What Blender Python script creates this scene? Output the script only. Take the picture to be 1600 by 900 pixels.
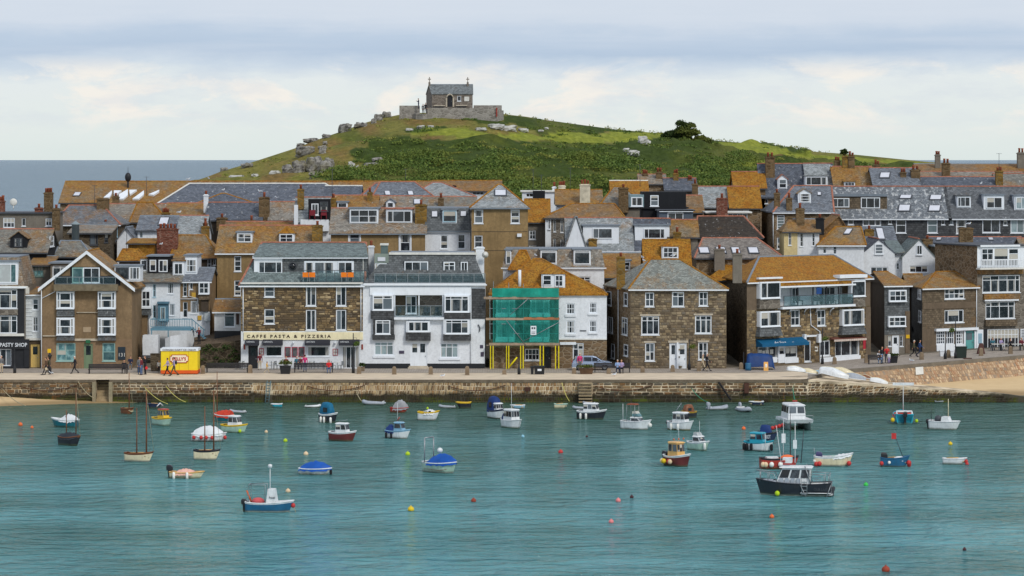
import bpy,bmesh,math,random
import numpy as np
from mathutils import Vector,Matrix,noise as mnoise
R = math.radians
rnd = random.Random(7)
for o in list(bpy.data.objects): bpy.data.objects.remove(o)
SC = bpy.context.scene; COL = SC.collection
# ---------------------------------------------------------------- camera (metres; eye 23.7 m above the harbour water, looking along +Y)
H = 23.7; FPX = 4800.0; HZ = 249.5
cam_d = bpy.data.cameras.new('camera'); cam = bpy.data.objects.new('camera',cam_d); COL.objects.link(cam)
cam.location = (0,0,H); cam.rotation_euler = (R(90),0,0)
cam_d.sensor_width = 36.0; cam_d.lens = 36.0*FPX/1600.0
cam_d.shift_y = -(450-HZ)/1600.0; cam_d.clip_start = 1.0; cam_d.clip_end = 400000.0
SC.camera = cam
SC.view_settings.view_transform = 'Standard'; SC.view_settings.look = 'None'
SC.view_settings.exposure = 0.0; SC.view_settings.gamma = 1.0
# ---------------------------------------------------------------- sun and sky
SUN_EL,SUN_AZ = R(42),R(148)      # azimuth measured from +Y (north) clockwise: behind the camera, to the right
sd = bpy.data.lights.new('sun','SUN'); sd.energy = 1.9; sd.angle = R(12); sd.color = (1.0,.95,.87)
sun = bpy.data.objects.new('sun',sd); COL.objects.link(sun)
sdir = Vector((math.sin(SUN_AZ)*math.cos(SUN_EL),math.cos(SUN_AZ)*math.cos(SUN_EL),math.sin(SUN_EL)))
sun.rotation_euler = sdir.to_track_quat('Z','Y').to_euler(); sun.location = (60,-60,90)

class NT:
    def __init__(s,nt): s.nt = nt; s.L = nt.links
    def n(s,t,ins=None,**kw):
        nd = s.nt.nodes.new(t)
        for k,v in kw.items(): setattr(nd,k,v)
        if ins:
            for k,v in ins.items(): s.set(nd,k,v)
        return nd
    def set(s,nd,k,v):
        sk = nd.inputs[k]
        if isinstance(v,bpy.types.NodeSocket): s.L.new(v,sk)
        else: sk.default_value = v
    def math(s,op,a,b=0.0,c=None,clamp=False):
        nd = s.nt.nodes.new('ShaderNodeMath'); nd.operation = op; nd.use_clamp = clamp
        s.set(nd,0,a); s.set(nd,1,b)
        if c is not None: s.set(nd,2,c)
        return nd.outputs[0]
    def mix(s,f,a,b,bt='MIX'):
        nd = s.nt.nodes.new('ShaderNodeMix'); nd.data_type = 'RGBA'; nd.blend_type = bt
        s.set(nd,0,f); s.set(nd,6,c4(a)); s.set(nd,7,c4(b)); return nd.outputs[2]
    def ramp(s,f,pts,interp='LINEAR'):
        nd = s.nt.nodes.new('ShaderNodeValToRGB'); cr = nd.color_ramp; cr.interpolation = interp
        while len(cr.elements) < len(pts): cr.elements.new(0.5)
        for e,(p,c) in zip(cr.elements,pts):
            e.position = p; e.color = c4(c) if not isinstance(c,(int,float)) else (c,c,c,1)
        s.set(nd,0,f); return nd.outputs[0]
    def noise(s,vec,scale,detail=3,rough=.5,out=0,dist=0.0):
        nd = s.n('ShaderNodeTexNoise',{'Scale': scale,'Detail': detail,'Roughness': rough,'Distortion': dist})
        if vec is not None: s.set(nd,'Vector',vec)
        return nd.outputs[out]
    def vmath(s,op,a,b):
        nd = s.nt.nodes.new('ShaderNodeVectorMath'); nd.operation = op
        s.set(nd,0,a); s.set(nd,1,b); return nd.outputs[0]
def c4(c):
    if isinstance(c,bpy.types.NodeSocket): return c
    return (c[0],c[1],c[2],1.0)
def lin(r,g,b):
    f = lambda v: (v/255/12.92) if v <= 10 else (((v/255)+.055)/1.055)**2.4
    return (f(r),f(g),f(b))

W = bpy.data.worlds.new('World'); SC.world = W; W.use_nodes = True
W.node_tree.nodes.clear(); T = NT(W.node_tree)
sky = T.n('ShaderNodeTexSky',sky_type='NISHITA',sun_disc=False,sun_elevation=SUN_EL,sun_rotation=SUN_AZ)
tc = T.n('ShaderNodeTexCoord').outputs['Generated']
sep = T.n('ShaderNodeSeparateXYZ',{0: tc})
SX,SY,SZ = sep.outputs
v1 = T.vmath('MULTIPLY',tc,(14,14,60))
n1 = T.noise(v1,1.0,5,.55); n2 = T.noise(T.vmath('MULTIPLY',tc,(24,24,62)),1.0,7,.62,dist=.4); n5 = T.noise(T.vmath('MULTIPLY',tc,(40,40,130)),1.0,6,.65)
n4 = T.noise(T.vmath('MULTIPLY',tc,(3.5,3.5,12)),1.0,4,.5)
e = T.math('ADD',SZ,T.math('MULTIPLY',T.math('SUBTRACT',n1,.5),.012))
e = T.math('ADD',e,T.math('MULTIPLY',T.math('SUBTRACT',n4,.5),.010))
e = T.math('ADD',e,T.math('MULTIPLY',T.math('SUBTRACT',n5,.5),.007))
er = T.math('MULTIPLY',e,10.0)      # 1.0 = 0.1 rad up
band = T.ramp(er,[(0,lin(225,235,233)),(.10,lin(230,238,236)),(.255,lin(230,237,239)),(.30,lin(204,218,233)),(.345,lin(182,201,224)),
                   (.40,lin(190,207,228)),(.45,lin(208,219,234)),(.53,lin(214,223,236)),(.62,lin(190,206,228)),(.8,lin(214,221,234)),(1,lin(198,208,226))])
# puffs of brighter cumulus just above the horizon haze
pf = T.ramp(n2,[(.5,0.0),(.6,1.0)])
pz = T.ramp(T.math('MULTIPLY',SZ,10.0),[(.06,0.0),(.16,1.0),(.28,.9),(.34,0.0)])
band = T.mix(T.math('MULTIPLY',T.math('MULTIPLY',pf,pz),.9),band,lin(250,244,236))
band = T.mix(T.math('MULTIPLY',T.ramp(n5,[(.45,0.0),(.62,1.0)]),T.math('MULTIPLY',pz,.35)),band,lin(212,221,232))
st = T.noise(T.vmath('MULTIPLY',tc,(8,8,160)),1.0,4,.55)
band = T.mix(T.math('MULTIPLY',T.ramp(st,[(.45,0.0),(.7,1.0)]),T.ramp(T.math('MULTIPLY',SZ,10.0),[(.28,0.0),(.4,.45),(1,.4)])),band,lin(218,226,238))
# the cloud deck overhead: broken grey and white, the same cover carried on above and behind
inv = T.math('DIVIDE',1.0,T.math('MAXIMUM',SZ,.06))
deck = T.n('ShaderNodeCombineXYZ',{0: T.math('MULTIPLY',SX,inv),1: T.math('MULTIPLY',SY,inv),2: 0.0}).outputs[0]
dn = T.noise(deck,.9,5,.55)
dcol = T.ramp(dn,[(.3,lin(178,192,216)),(.5,lin(205,212,226)),(.68,lin(232,234,238))])
allc = T.mix(T.ramp(SZ,[(.07,0.0),(.16,1.0)]),band,dcol)
allc = T.mix(1.0,allc,(10,10,10),'MULTIPLY')
skc = T.mix(.93,sky.outputs[0],allc)
bg = T.n('ShaderNodeBackground',{0: skc,1: .1})
T.L.new(bg.outputs[0],T.n('ShaderNodeOutputWorld').inputs[0])

# ---------------------------------------------------------------- picture-to-place helpers: a pixel of the 1600x900 picture at distance Y
def P(px,py,Y): return Vector(((px-800)*Y/FPX,Y,H-(py-HZ)*Y/FPX))
def X(px,Y): return (px-800)*Y/FPX
def Z(py,Y): return H-(py-HZ)*Y/FPX
def ray_plane(px,py,p0,n):
    d = Vector(((px-800)/FPX,1.0,-(py-HZ)/FPX)); o = Vector((0,0,H))
    return o + d*((p0-o).dot(n)/d.dot(n))

# ---------------------------------------------------------------- tags and parents
def tag(o,label=None,cat=None,group=None,kind=None):
    if label: o['label'] = label
    if cat: o['category'] = cat
    if group: o['group'] = group
    if kind: o['kind'] = kind
    return o
def thing(name,label,cat,loc=(0,0,0),rz=0.0,group=None):
    o = bpy.data.objects.new(name,None); COL.objects.link(o); o.empty_display_size = .5
    o.location = loc; o.rotation_euler = (0,0,rz)
    return tag(o,label,cat,group)
def kids(o): return [c for c in COL.objects if c.parent == o]
def copy_tree(src,loc,rz,label=None):
    ch = src.get('_k')
    def cp(o,par):
        c = o.copy(); COL.objects.link(c); c.parent = par
        for k in KIDS.get(o.name,[]): cp(k,c)
        return c
    r = cp(src,None); r.location = loc; r.rotation_euler = (0,0,rz)
    if label: r['label'] = label
    return r
KIDS = {}
def worldloc(o):
    v = Vector((0,0,0))
    while o is not None: v += Vector(o.location); o = o.parent
    return v

class MB:
    """collects shapes; build() links them as one mesh object. Points are world points unless local=True."""
    def __init__(s): s.v = []; s.f = []; s.m = []; s.sm = []
    def add(s,vs,fs,mi=0,smooth=False):
        b = len(s.v); s.v += [tuple(p) for p in vs]
        for f in fs: s.f.append(tuple(b+i for i in f)); s.m.append(mi); s.sm.append(smooth)
        return s
    def poly(s,pts,mi=0): return s.add(pts,[tuple(range(len(pts)))],mi)
    def hexa(s,p,mi=0):   # 8 points: bottom 0-3 counterclockwise, top 4-7
        return s.add(p,[(3,2,1,0),(4,5,6,7),(0,1,5,4),(1,2,6,5),(2,3,7,6),(3,0,4,7)],mi)
    def box(s,x0,y0,z0,x1,y1,z1,mi=0):
        return s.hexa([(x0,y0,z0),(x1,y0,z0),(x1,y1,z0),(x0,y1,z0),(x0,y0,z1),(x1,y0,z1),(x1,y1,z1),(x0,y1,z1)],mi)
    def fbox(s,fr,u0,u1,w0,w1,z0,z1,mi=0):   # box in a facade frame: u along, w outward, z up
        q = lambda u,w,z: fr.o + fr.u*u + fr.n*w + Vector((0,0,z))
        return s.hexa([q(u0,w1,z0),q(u1,w1,z0),q(u1,w0,z0),q(u0,w0,z0),q(u0,w1,z1),q(u1,w1,z1),q(u1,w0,z1),q(u0,w0,z1)],mi)
    def slab(s,pts,off,mi=0):    # polygon thickened by vector off
        n = len(pts); a = [Vector(p) for p in pts]; b = [p+Vector(off) for p in a]
        fs = [tuple(range(n)),tuple(range(2*n-1,n-1,-1))]+[(i,n+i,n+(i+1) % n,(i+1) % n) for i in range(n)]
        return s.add(a+b,fs,mi)
    def tube(s,path,r,n=6,mi=0,cap=True,smooth=True):
        path = [Vector(p) for p in path]; k = len(path); rs = r if isinstance(r,(list,tuple)) else [r]*k
        vs = []; up = Vector((0,0,1))
        for i,p in enumerate(path):
            d = (path[min(i+1,k-1)]-path[max(i-1,0)])
            d = d.normalized() if d.length > 1e-9 else Vector((0,0,1))
            a = d.cross(up if abs(d.z) < .95 else Vector((1,0,0))).normalized(); b = a.cross(d)
            for j in range(n):
                t = 2*math.pi*j/n; vs.append(p+a*(math.cos(t)*rs[i])+b*(math.sin(t)*rs[i]))
        fs = [(i*n+j,i*n+(j+1) % n,(i+1)*n+(j+1) % n,(i+1)*n+j) for i in range(k-1) for j in range(n)]
        if cap: fs += [tuple(range(n-1,-1,-1)),tuple((k-1)*n+j for j in range(n))]
        return s.add(vs,fs,mi,smooth)
    def lathe(s,prof,n=10,c=(0,0,0),mi=0,smooth=True):
        vs = [(c[0]+r*math.cos(2*math.pi*j/n),c[1]+r*math.sin(2*math.pi*j/n),c[2]+z) for r,z in prof for j in range(n)]
        k = len(prof); fs = [(i*n+j,i*n+(j+1) % n,(i+1)*n+(j+1) % n,(i+1)*n+j) for i in range(k-1) for j in range(n)]
        fs += [tuple(range(n-1,-1,-1)),tuple((k-1)*n+j for j in range(n))]
        return s.add(vs,fs,mi,smooth)
    def ball(s,c,rx,ry=None,rz=None,n=8,m=6,mi=0,jit=0.0,seed=0):
        ry = ry or rx; rz = rz or rx; vs = []; rr = random.Random(seed)
        for i in range(m+1):
            a = math.pi*i/m
            for j in range(n):
                b = 2*math.pi*j/n; k = 1+jit*(rr.random()-.5)*2 if 0 < i < m else 1
                vs.append((c[0]+rx*k*math.sin(a)*math.cos(b),c[1]+ry*k*math.sin(a)*math.sin(b),c[2]-rz*k*math.cos(a)))
        fs = [(i*n+j,i*n+(j+1) % n,(i+1)*n+(j+1) % n,(i+1)*n+j) for i in range(m) for j in range(n)]
        return s.add(vs,fs,mi,True)
    def build(s,name,mats,parent=None,local=False,smooth=None,kind=None,uv=True,label=None):
        me = bpy.data.meshes.new(name)
        off = Vector((0,0,0)) if (local or parent is None) else worldloc(parent)
        vs = [(a-off.x,b-off.y,c-off.z) for a,b,c in s.v]
        me.from_pydata(vs,[],s.f)
        if not isinstance(mats,(list,tuple)): mats = [mats]
        for m in mats: me.materials.append(m)
        nf = len(me.polygons)
        if len(mats) > 1: me.polygons.foreach_set('material_index',s.m[:nf])
        me.polygons.foreach_set('use_smooth',[bool(x) if smooth is None else smooth for x in s.sm[:nf]])
        if uv: metre_uv(me,off)
        me.update()
        o = bpy.data.objects.new(name,me); COL.objects.link(o)
        if parent is not None:
            o.parent = parent; KIDS.setdefault(parent.name,[]).append(o)
        if kind: o['kind'] = kind
        if label: o['label'] = label
        return o
def metre_uv(me,off):
    n = len(me.polygons)
    if not n: return
    uvl = me.uv_layers.new(name='UVMap')
    nrm = np.empty(n*3); me.polygons.foreach_get('normal',nrm); nrm = nrm.reshape(n,3)
    lt = np.empty(n,int); me.polygons.foreach_get('loop_total',lt)
    lv = np.empty(len(me.loops),int); me.loops.foreach_get('vertex_index',lv)
    co = np.empty(len(me.vertices)*3); me.vertices.foreach_get('co',co); co = co.reshape(-1,3)+np.array(off)
    nl = np.repeat(nrm,lt,axis=0); h = np.stack([-nl[:,1],nl[:,0],np.zeros(len(nl))],1)
    L = np.linalg.norm(h,axis=1); h[L < .05] = (1,0,0); h /= np.linalg.norm(h,axis=1)[:,None]
    vv = np.cross(nl,h); p = co[lv]
    uv = np.stack([(p*h).sum(1),(p*vv).sum(1)],1)
    uvl.data.foreach_set('uv',uv.astype(np.float32).ravel())

# ---------------------------------------------------------------- materials
MATS = {}
def mat(name):
    m = bpy.data.materials.new(name); m.use_nodes = True; m.node_tree.nodes.clear()
    T = NT(m.node_tree); out = T.n('ShaderNodeOutputMaterial'); p = T.n('ShaderNodeBsdfPrincipled')
    T.L.new(p.outputs[0],out.inputs[0]); return m,T,p
def bump(T,p,h,strength=.5,dist=.03):
    b = T.n('ShaderNodeBump',{'Strength': strength,'Distance': dist,'Height': h}); T.L.new(b.outputs[0],p.inputs['Normal'])
def UV(T): return T.n('ShaderNodeUVMap').outputs[0]
def POS(T): return T.n('ShaderNodeNewGeometry').outputs['Position']
def ISL(T): return T.n('ShaderNodeNewGeometry').outputs['Random Per Island']
def hsvj(T,col,f,v=.25,h=.02,s=.2):
    """shift value/hue/saturation by a 0..1 socket"""
    nd = T.n('ShaderNodeHueSaturation',{'Color': c4(col)})
    T.set(nd,'Value',T.math('MULTIPLY_ADD',f,2*v,1-v))
    T.set(nd,'Hue',T.math('MULTIPLY_ADD',f,2*h,.5-h))
    return nd.outputs[0]
def plain(name,col,rough=.6,metal=0.0,var=.12,spec=.3,scale=1.5,streak=True):
    """painted or plain surface with uneven tone and weather streaks"""
    if name in MATS: return MATS[name]
    m,T,p = mat(name); v = POS(T)
    f = T.noise(v,scale,4,.6)
    c = T.mix(T.ramp(f,[(.3,0.0),(.7,1.0)]),tuple(x*(1-var) for x in col),tuple(min(1,x*(1+var)) for x in col))
    if streak:
        g = T.noise(T.vmath('MULTIPLY',v,(5,5,.5)),1.0,3,.6)
        c = T.mix(T.math('MULTIPLY',T.ramp(g,[(.55,0.0),(.75,1.0)]),.35),c,tuple(x*.62 for x in col))
    T.set(p,'Base Color',c); T.set(p,'Roughness',rough); T.set(p,'Metallic',metal); T.set(p,'Specular IOR Level',spec)
    MATS[name] = m; return m
LICHEN = lin(156,102,20); LICHEN2 = lin(166,130,52)
def hullpaint(name,col,rough=.35):
    if name in MATS: return MATS[name]
    m,T,p = mat(name); v = POS(T); z = T.n('ShaderNodeSeparateXYZ',{0: v}).outputs[2]
    c = T.mix(T.ramp(T.noise(v,2.2,5,.65),[(.35,0.0),(.7,1.0)]),tuple(x*.84 for x in col),tuple(min(1,x*1.08) for x in col))
    st = T.noise(T.vmath('MULTIPLY',v,(7,7,.6)),1.0,4,.65)
    c = T.mix(T.math('MULTIPLY',T.ramp(st,[(.52,0.0),(.7,1.0)]),.45),c,tuple(x*.5+y for x,y in zip(col,(.03,.02,.01))))
    zz = T.math('ADD',z,T.math('MULTIPLY',T.math('SUBTRACT',T.noise(v,3.0,4,.7),.5),.16))
    c = T.mix(T.ramp(zz,[(.05,.8),(.2,0.0)]),c,lin(74,84,62))
    T.set(p,'Base Color',c); T.set(p,'Roughness',rough); T.set(p,'Specular IOR Level',.5); MATS[name] = m; return m
def slate(name,tone=lin(98,104,112),lich=.3,white=.1,dark=.0,course=.24):
    """roof slates: courses and joints, patchy orange lichen and white lime"""
    if name in MATS: return MATS[name]
    m,T,p = mat(name); uv = UV(T); v = POS(T)
    br = T.n('ShaderNodeTexBrick',{'Vector': uv,'Scale': 1.0,'Mortar Size': .018,'Mortar Smooth': .3,'Bias': 0.0,'Brick Width': .34,'Row Height': course,
                                   'Color1': c4([x*.55 for x in tone]),'Color2': c4([x*1.35 for x in tone]),'Mortar': c4([x*.35 for x in tone])})
    fine = T.noise(v,3.2,6,.72); big = T.noise(v,.28,4,.6)
    c = T.mix(T.math('MULTIPLY',T.ramp(fine,[(.35,0.0),(.7,1.0)]),.5),br.outputs[0],[x*1.35 for x in tone])
    run = T.noise(T.vmath('MULTIPLY',uv,(1.1,.22,1)),1.3,4,.65)
    grain = T.noise(v,4.6,4,.75); mid = T.noise(T.vmath('MULTIPLY',uv,(1,.7,1)),1.1,5,.7)
    msk = T.math('ADD',T.math('MULTIPLY',big,.5),T.math('ADD',T.math('MULTIPLY',run,.2),T.math('MULTIPLY',mid,.3)))
    msk = T.math('ADD',msk,T.math('MULTIPLY',T.math('SUBTRACT',grain,.5),.42))
    th = .64-.36*lich
    lm = T.ramp(msk,[(max(0,th-.03),0.0),(th+.11,1.0)])
    lc = T.mix(T.ramp(T.noise(v,.9,4,.65),[(.35,0.0),(.65,1.0)]),LICHEN,LICHEN2)
    lc = T.mix(T.math('MULTIPLY',T.ramp(T.noise(v,2.6,5,.7),[(.5,0.0),(.68,1.0)]),.75),lc,lin(118,84,46))
    lc = T.mix(T.math('MULTIPLY',T.ramp(grain,[(.46,0.0),(.62,1.0)]),.72),lc,[x*.34 for x in LICHEN])
    lc = T.mix(T.math('MULTIPLY',T.ramp(T.noise(v,5.5,4,.75),[(.54,0.0),(.66,1.0)]),.5),lc,lin(206,164,84))
    lc = T.mix(T.math('MULTIPLY',T.ramp(T.noise(v,.55,5,.7),[(.58,0.0),(.66,1.0)]),.5),lc,[x*1.15 for x in tone])
    lc = T.mix(.5,lc,T.mix(1.0,T.mix(.5,br.outputs[0],(.5,.5,.5)),(2.9,2.6,2.0),'MULTIPLY'),'MULTIPLY')
    c = T.mix(T.math('MULTIPLY',lm,min(.96,.4+lich*.6)),c,lc)
    if white > 0:
        wn = T.noise(T.vmath('MULTIPLY',uv,(1,.6,1)),2.3,5,.7)
        c = T.mix(T.math('MULTIPLY',T.ramp(wn,[(.64-.12*white,0.0),(.74-.12*white,1.0)]),.75),c,lin(205,208,208))
    c = T.mix(T.math('MULTIPLY',T.ramp(grain,[(.5,0.0),(.64,1.0)]),.35),c,[x*.4 for x in tone])
    T.set(p,'Base Color',c); T.set(p,'Roughness',.7); T.set(p,'Specular IOR Level',.15)
    hgt = T.math('ADD',T.math('MULTIPLY',br.outputs['Fac'],-1.0),T.math('MULTIPLY',fine,.8))
    bump(T,p,hgt,.6,.03); MATS[name] = m; return m
def render_wall(name,col,stain=.5,rough=.85):
    """pebbledash / painted render with stains running down and uneven patches"""
    if name in MATS: return MATS[name]
    m,T,p = mat(name); v = POS(T)
    big = T.noise(v,.45,5,.6); fine = T.noise(v,4.2,5,.75)
    c = T.mix(T.ramp(big,[(.32,0.0),(.68,1.0)]),[x*(1-.28*stain) for x in col],[min(1,x*(1+.2*stain)) for x in col])
    st = T.noise(T.vmath('MULTIPLY',v,(2.2,2.2,.22)),1.0,5,.65)
    c = T.mix(T.math('MULTIPLY',T.ramp(st,[(.5,0.0),(.74,1.0)]),.55*stain),c,[x*.42 for x in col])
    c = T.mix(T.math('MULTIPLY',T.ramp(fine,[(.42,0.0),(.62,1.0)]),.28+.3*stain),c,[x*.62 for x in col])
    T.set(p,'Base Color',c); T.set(p,'Roughness',rough); T.set(p,'Specular IOR Level',.2)
    bump(T,p,fine,.5,.02); MATS[name] = m; return m
def rubble(name,col,mortar,scale=2.6,mix=.5,stretch=1.7):
    """coursed rubble seen from far off"""
    if name in MATS: return MATS[name]
    m,T,p = mat(name); uv = UV(T)
    w = T.vmath('ADD',T.vmath('MULTIPLY',uv,(1/stretch,1,1)),T.vmath('MULTIPLY',T.noise(uv,1.5,2,out=1),(.25,.25,.25)))
    vo = T.n('ShaderNodeTexVoronoi',{'Vector': w,'Scale': scale}); ed = T.n('ShaderNodeTexVoronoi',{'Vector': w,'Scale': scale},feature='DISTANCE_TO_EDGE')
    r = T.n('ShaderNodeSeparateXYZ',{0: vo.outputs['Color']}).outputs[0]
    c = T.mix(r,[x*(1-mix) for x in col],[min(1,x*(1+mix)) for x in col])
    c = T.mix(T.math('MULTIPLY',T.noise(uv,.5,4),.6),c,[col[0]*.5,col[1]*.48,col[2]*.42])
    c = T.mix(T.ramp(ed.outputs[0],[(.02,1.0),(.09,0.0)]),c,mortar)
    T.set(p,'Base Color',c); T.set(p,'Roughness',.9); T.set(p,'Specular IOR Level',.2)
    bump(T,p,T.ramp(ed.outputs[0],[(.0,0.0),(.15,1.0)]),.7,.05); MATS[name] = m; return m
def blocks(name,cols,algae=False,var=.3):
    """separate stones: each island its own tone; green and black growth near the water where algae"""
    if name in MATS: return MATS[name]
    m,T,p = mat(name); v = POS(T); r = ISL(T)
    k = len(cols); c = T.ramp(r,[(i/k,cc) for i,cc in enumerate(cols)],'CONSTANT')
    c = hsvj(T,c,T.noise(v,2.5,4,.65),var)
    c = T.mix(T.math('MULTIPLY',T.ramp(T.noise(v,.35,4,.6),[(.4,0.0),(.65,1.0)]),.5),c,[x*.55 for x in cols[0]])
    if algae:
        z = T.n('ShaderNodeSeparateXYZ',{0: v}).outputs[2]
        nz = T.math('ADD',z,T.math('MULTIPLY',T.math('SUBTRACT',T.noise(T.vmath('MULTIPLY',v,(1,1,2)),.8,4,.6),.5),1.1))
        c = T.mix(T.ramp(nz,[(.7,.95),(1.3,0.0)]),c,lin(48,43,33))
        c = T.mix(T.math('MULTIPLY',T.ramp(nz,[(.2,.9),(.65,0.0)]),T.ramp(T.noise(v,.35,3),[(.42,0.0),(.6,1.0)])),c,lin(84,92,34))
        c = T.mix(T.math('MULTIPLY',T.ramp(T.noise(T.vmath('MULTIPLY',v,(1.2,1.2,.35)),.7,4,.6),[(.6,0.0),(.72,1.0)]),.5),c,lin(176,108,52))
    T.set(p,'Base Color',c); T.set(p,'Roughness',.9); T.set(p,'Specular IOR Level',.2)
    bump(T,p,T.noise(v,8,3,.6),.4,.03); MATS[name] = m; return m

WHITE = plain('white_paint',lin(226,232,238),.45,var=.05)
UPVC = plain('white_frame',lin(228,234,240),.35,var=.03,streak=False)
OFFW = plain('off_white',lin(214,214,208),.6)
BLACK = plain('black_paint',lin(38,40,44),.5)
DKGREY = plain('dark_grey',lin(70,74,80),.6)
LEAD = plain('lead_sheet',lin(118,128,138),.5)
CONC = plain('concrete',lin(186,176,158),.85,var=.2)
CLAY = plain('clay_tile',lin(160,106,86),.85,var=.35,scale=2.5)
POT = plain('clay_pot',lin(140,76,52),.8,var=.25)
WOOD = plain('timber',lin(96,74,56),.75,var=.25)
STEEL = plain('galvanised_steel',lin(150,156,160),.4,.6)
RUST = plain('rusted_iron',lin(78,52,42),.85,var=.3)
RW_BROWN = render_wall('brown_pebbledash',lin(138,116,88),.95)
RW_BROWN2 = render_wall('ochre_brown_pebbledash',lin(150,126,88),.95)
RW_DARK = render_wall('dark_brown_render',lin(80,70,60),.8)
RW_WHITE = render_wall('white_render',lin(226,231,236),.26)
RW_CREAM = render_wall('cream_render',lin(214,196,146),.4)
RW_GREY = render_wall('grey_render',lin(126,120,110),.7)
RW_BLACK = render_wall('black_cladding',lin(36,38,42),.4)
ST_BROWN = rubble('brown_rubble',lin(126,106,82),lin(146,132,112),2.4,.4)
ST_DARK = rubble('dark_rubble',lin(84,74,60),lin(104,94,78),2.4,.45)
ST_GREY = rubble('grey_rubble',lin(118,112,104),lin(136,130,120),2.6,.35)
SLH = slate('slate_hung',lin(98,102,104),.1,.1)
SLH_B = slate('slate_hung_brown',lin(106,94,78),.14,.0)
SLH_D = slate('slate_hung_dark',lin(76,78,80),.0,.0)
S_BLUE = slate('slate_blue',lin(112,118,126),.1,.3)
S_DKB = slate('slate_dark_blue',lin(90,96,106),.08,.4)
S_PALE = slate('slate_pale',lin(142,148,150),.22,.5)
S_GRN = slate('slate_green',lin(112,124,124),.12,.15)
S_MIX = slate('slate_mixed',lin(122,122,116),.42,.25)
S_OCH = slate('slate_ochre',lin(126,116,98),.62,.1)
S_ORG = slate('slate_orange',lin(130,104,66),.98,.0)
S_BRN = slate('slate_brown',lin(126,108,86),.5,.05)
S_MOSS = slate('slate_mossy_black',lin(62,56,50),.08,.28)
S_GLIC = slate('slate_grey_lichen',lin(134,130,122),.42,.35)
def glass_mat(name,col,curt_refl,rough=.06):
    m,T,p = mat(name); v = POS(T); orr = T.n('ShaderNodeObjectInfo').outputs['Random']
    w = T.noise(T.vmath('ADD',T.vmath('MULTIPLY',v,(1.6,1.6,1.1)),T.n('ShaderNodeCombineXYZ',{0: T.math('MULTIPLY',orr,40.0)}).outputs[0]),1.0,4,.65)
    c = T.mix(T.ramp(w,[(.48,0.0),(.6,.8)]),col,curt_refl)
    c = T.mix(T.ramp(orr,[(.70,0.0),(.72,.7),(.8,.7),(.82,0.0)]),c,[min(.55,x*2.0) for x in curt_refl])  # some panes paler: reflected sky painted into the glass colour
    c = T.mix(T.ramp(orr,[(.0,.7),(.2,.7),(.22,0.0)]),c,[x*.35 for x in col])
    g = T.n('ShaderNodeSeparateXYZ',{0: T.n('ShaderNodeTexCoord').outputs['Generated']}); gx,gz = g.outputs[0],g.outputs[2]
    side = T.math('GREATER_THAN',T.math('ABSOLUTE',T.math('SUBTRACT',gx,.5)),T.math('MULTIPLY_ADD',orr,.3,.18))
    fold = T.ramp(T.noise(T.vmath('MULTIPLY',v,(18,18,.3)),1.0,2),[(.3,lin(128,130,130)),(.7,lin(206,204,198))])
    c = T.mix(T.math('MULTIPLY',side,T.ramp(orr,[(.34,0.0),(.35,.8),(.52,.8),(.53,0.0)])),c,fold)
    c = T.mix(T.math('MULTIPLY',T.math('GREATER_THAN',gz,.55),T.ramp(orr,[(.85,0.0),(.86,.85)])),c,lin(196,192,180))
    T.set(p,'Base Color',c); T.set(p,'Roughness',rough); T.set(p,'Specular IOR Level',.5)
    bump(T,p,T.noise(v,.8,2),.2,.06); return m
GLASS = glass_mat('window_glass',lin(34,38,44),lin(80,88,94))
GLASSP = glass_mat('window_glass_net_curtain',lin(150,168,172),lin(120,140,146))
GLASST = glass_mat('window_glass_teal',lin(80,120,126),lin(146,186,188))
SKYL = plain('rooflight_glass',lin(205,208,216),.15,var=.08,spec=.6,streak=False)  # pale base colour stands in for the sky reflected in the panes
def clear_glass(name,col=(.75,.88,.9)):
    m = bpy.data.materials.new(name); m.use_nodes = True; m.node_tree.nodes.clear(); T = NT(m.node_tree)
    a = T.n('ShaderNodeBsdfTransparent',{0: c4(col)}); b = T.n('ShaderNodeBsdfGlossy',{'Color': (.8,.9,.95,1),'Roughness': .05})
    fr = T.math('ADD',T.math('MULTIPLY',T.n('ShaderNodeFresnel',{0: 1.45}).outputs[0],.45),.03)
    mx = T.n('ShaderNodeMixShader',{0: fr,1: a.outputs[0],2: b.outputs[0]})
    T.L.new(mx.outputs[0],T.n('ShaderNodeOutputMaterial').inputs[0]); return m
CLEAR = clear_glass('balustrade_glass',(.9,.95,.96))
RW_MUD = render_wall('mud_render',lin(112,98,82),.8)
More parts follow.
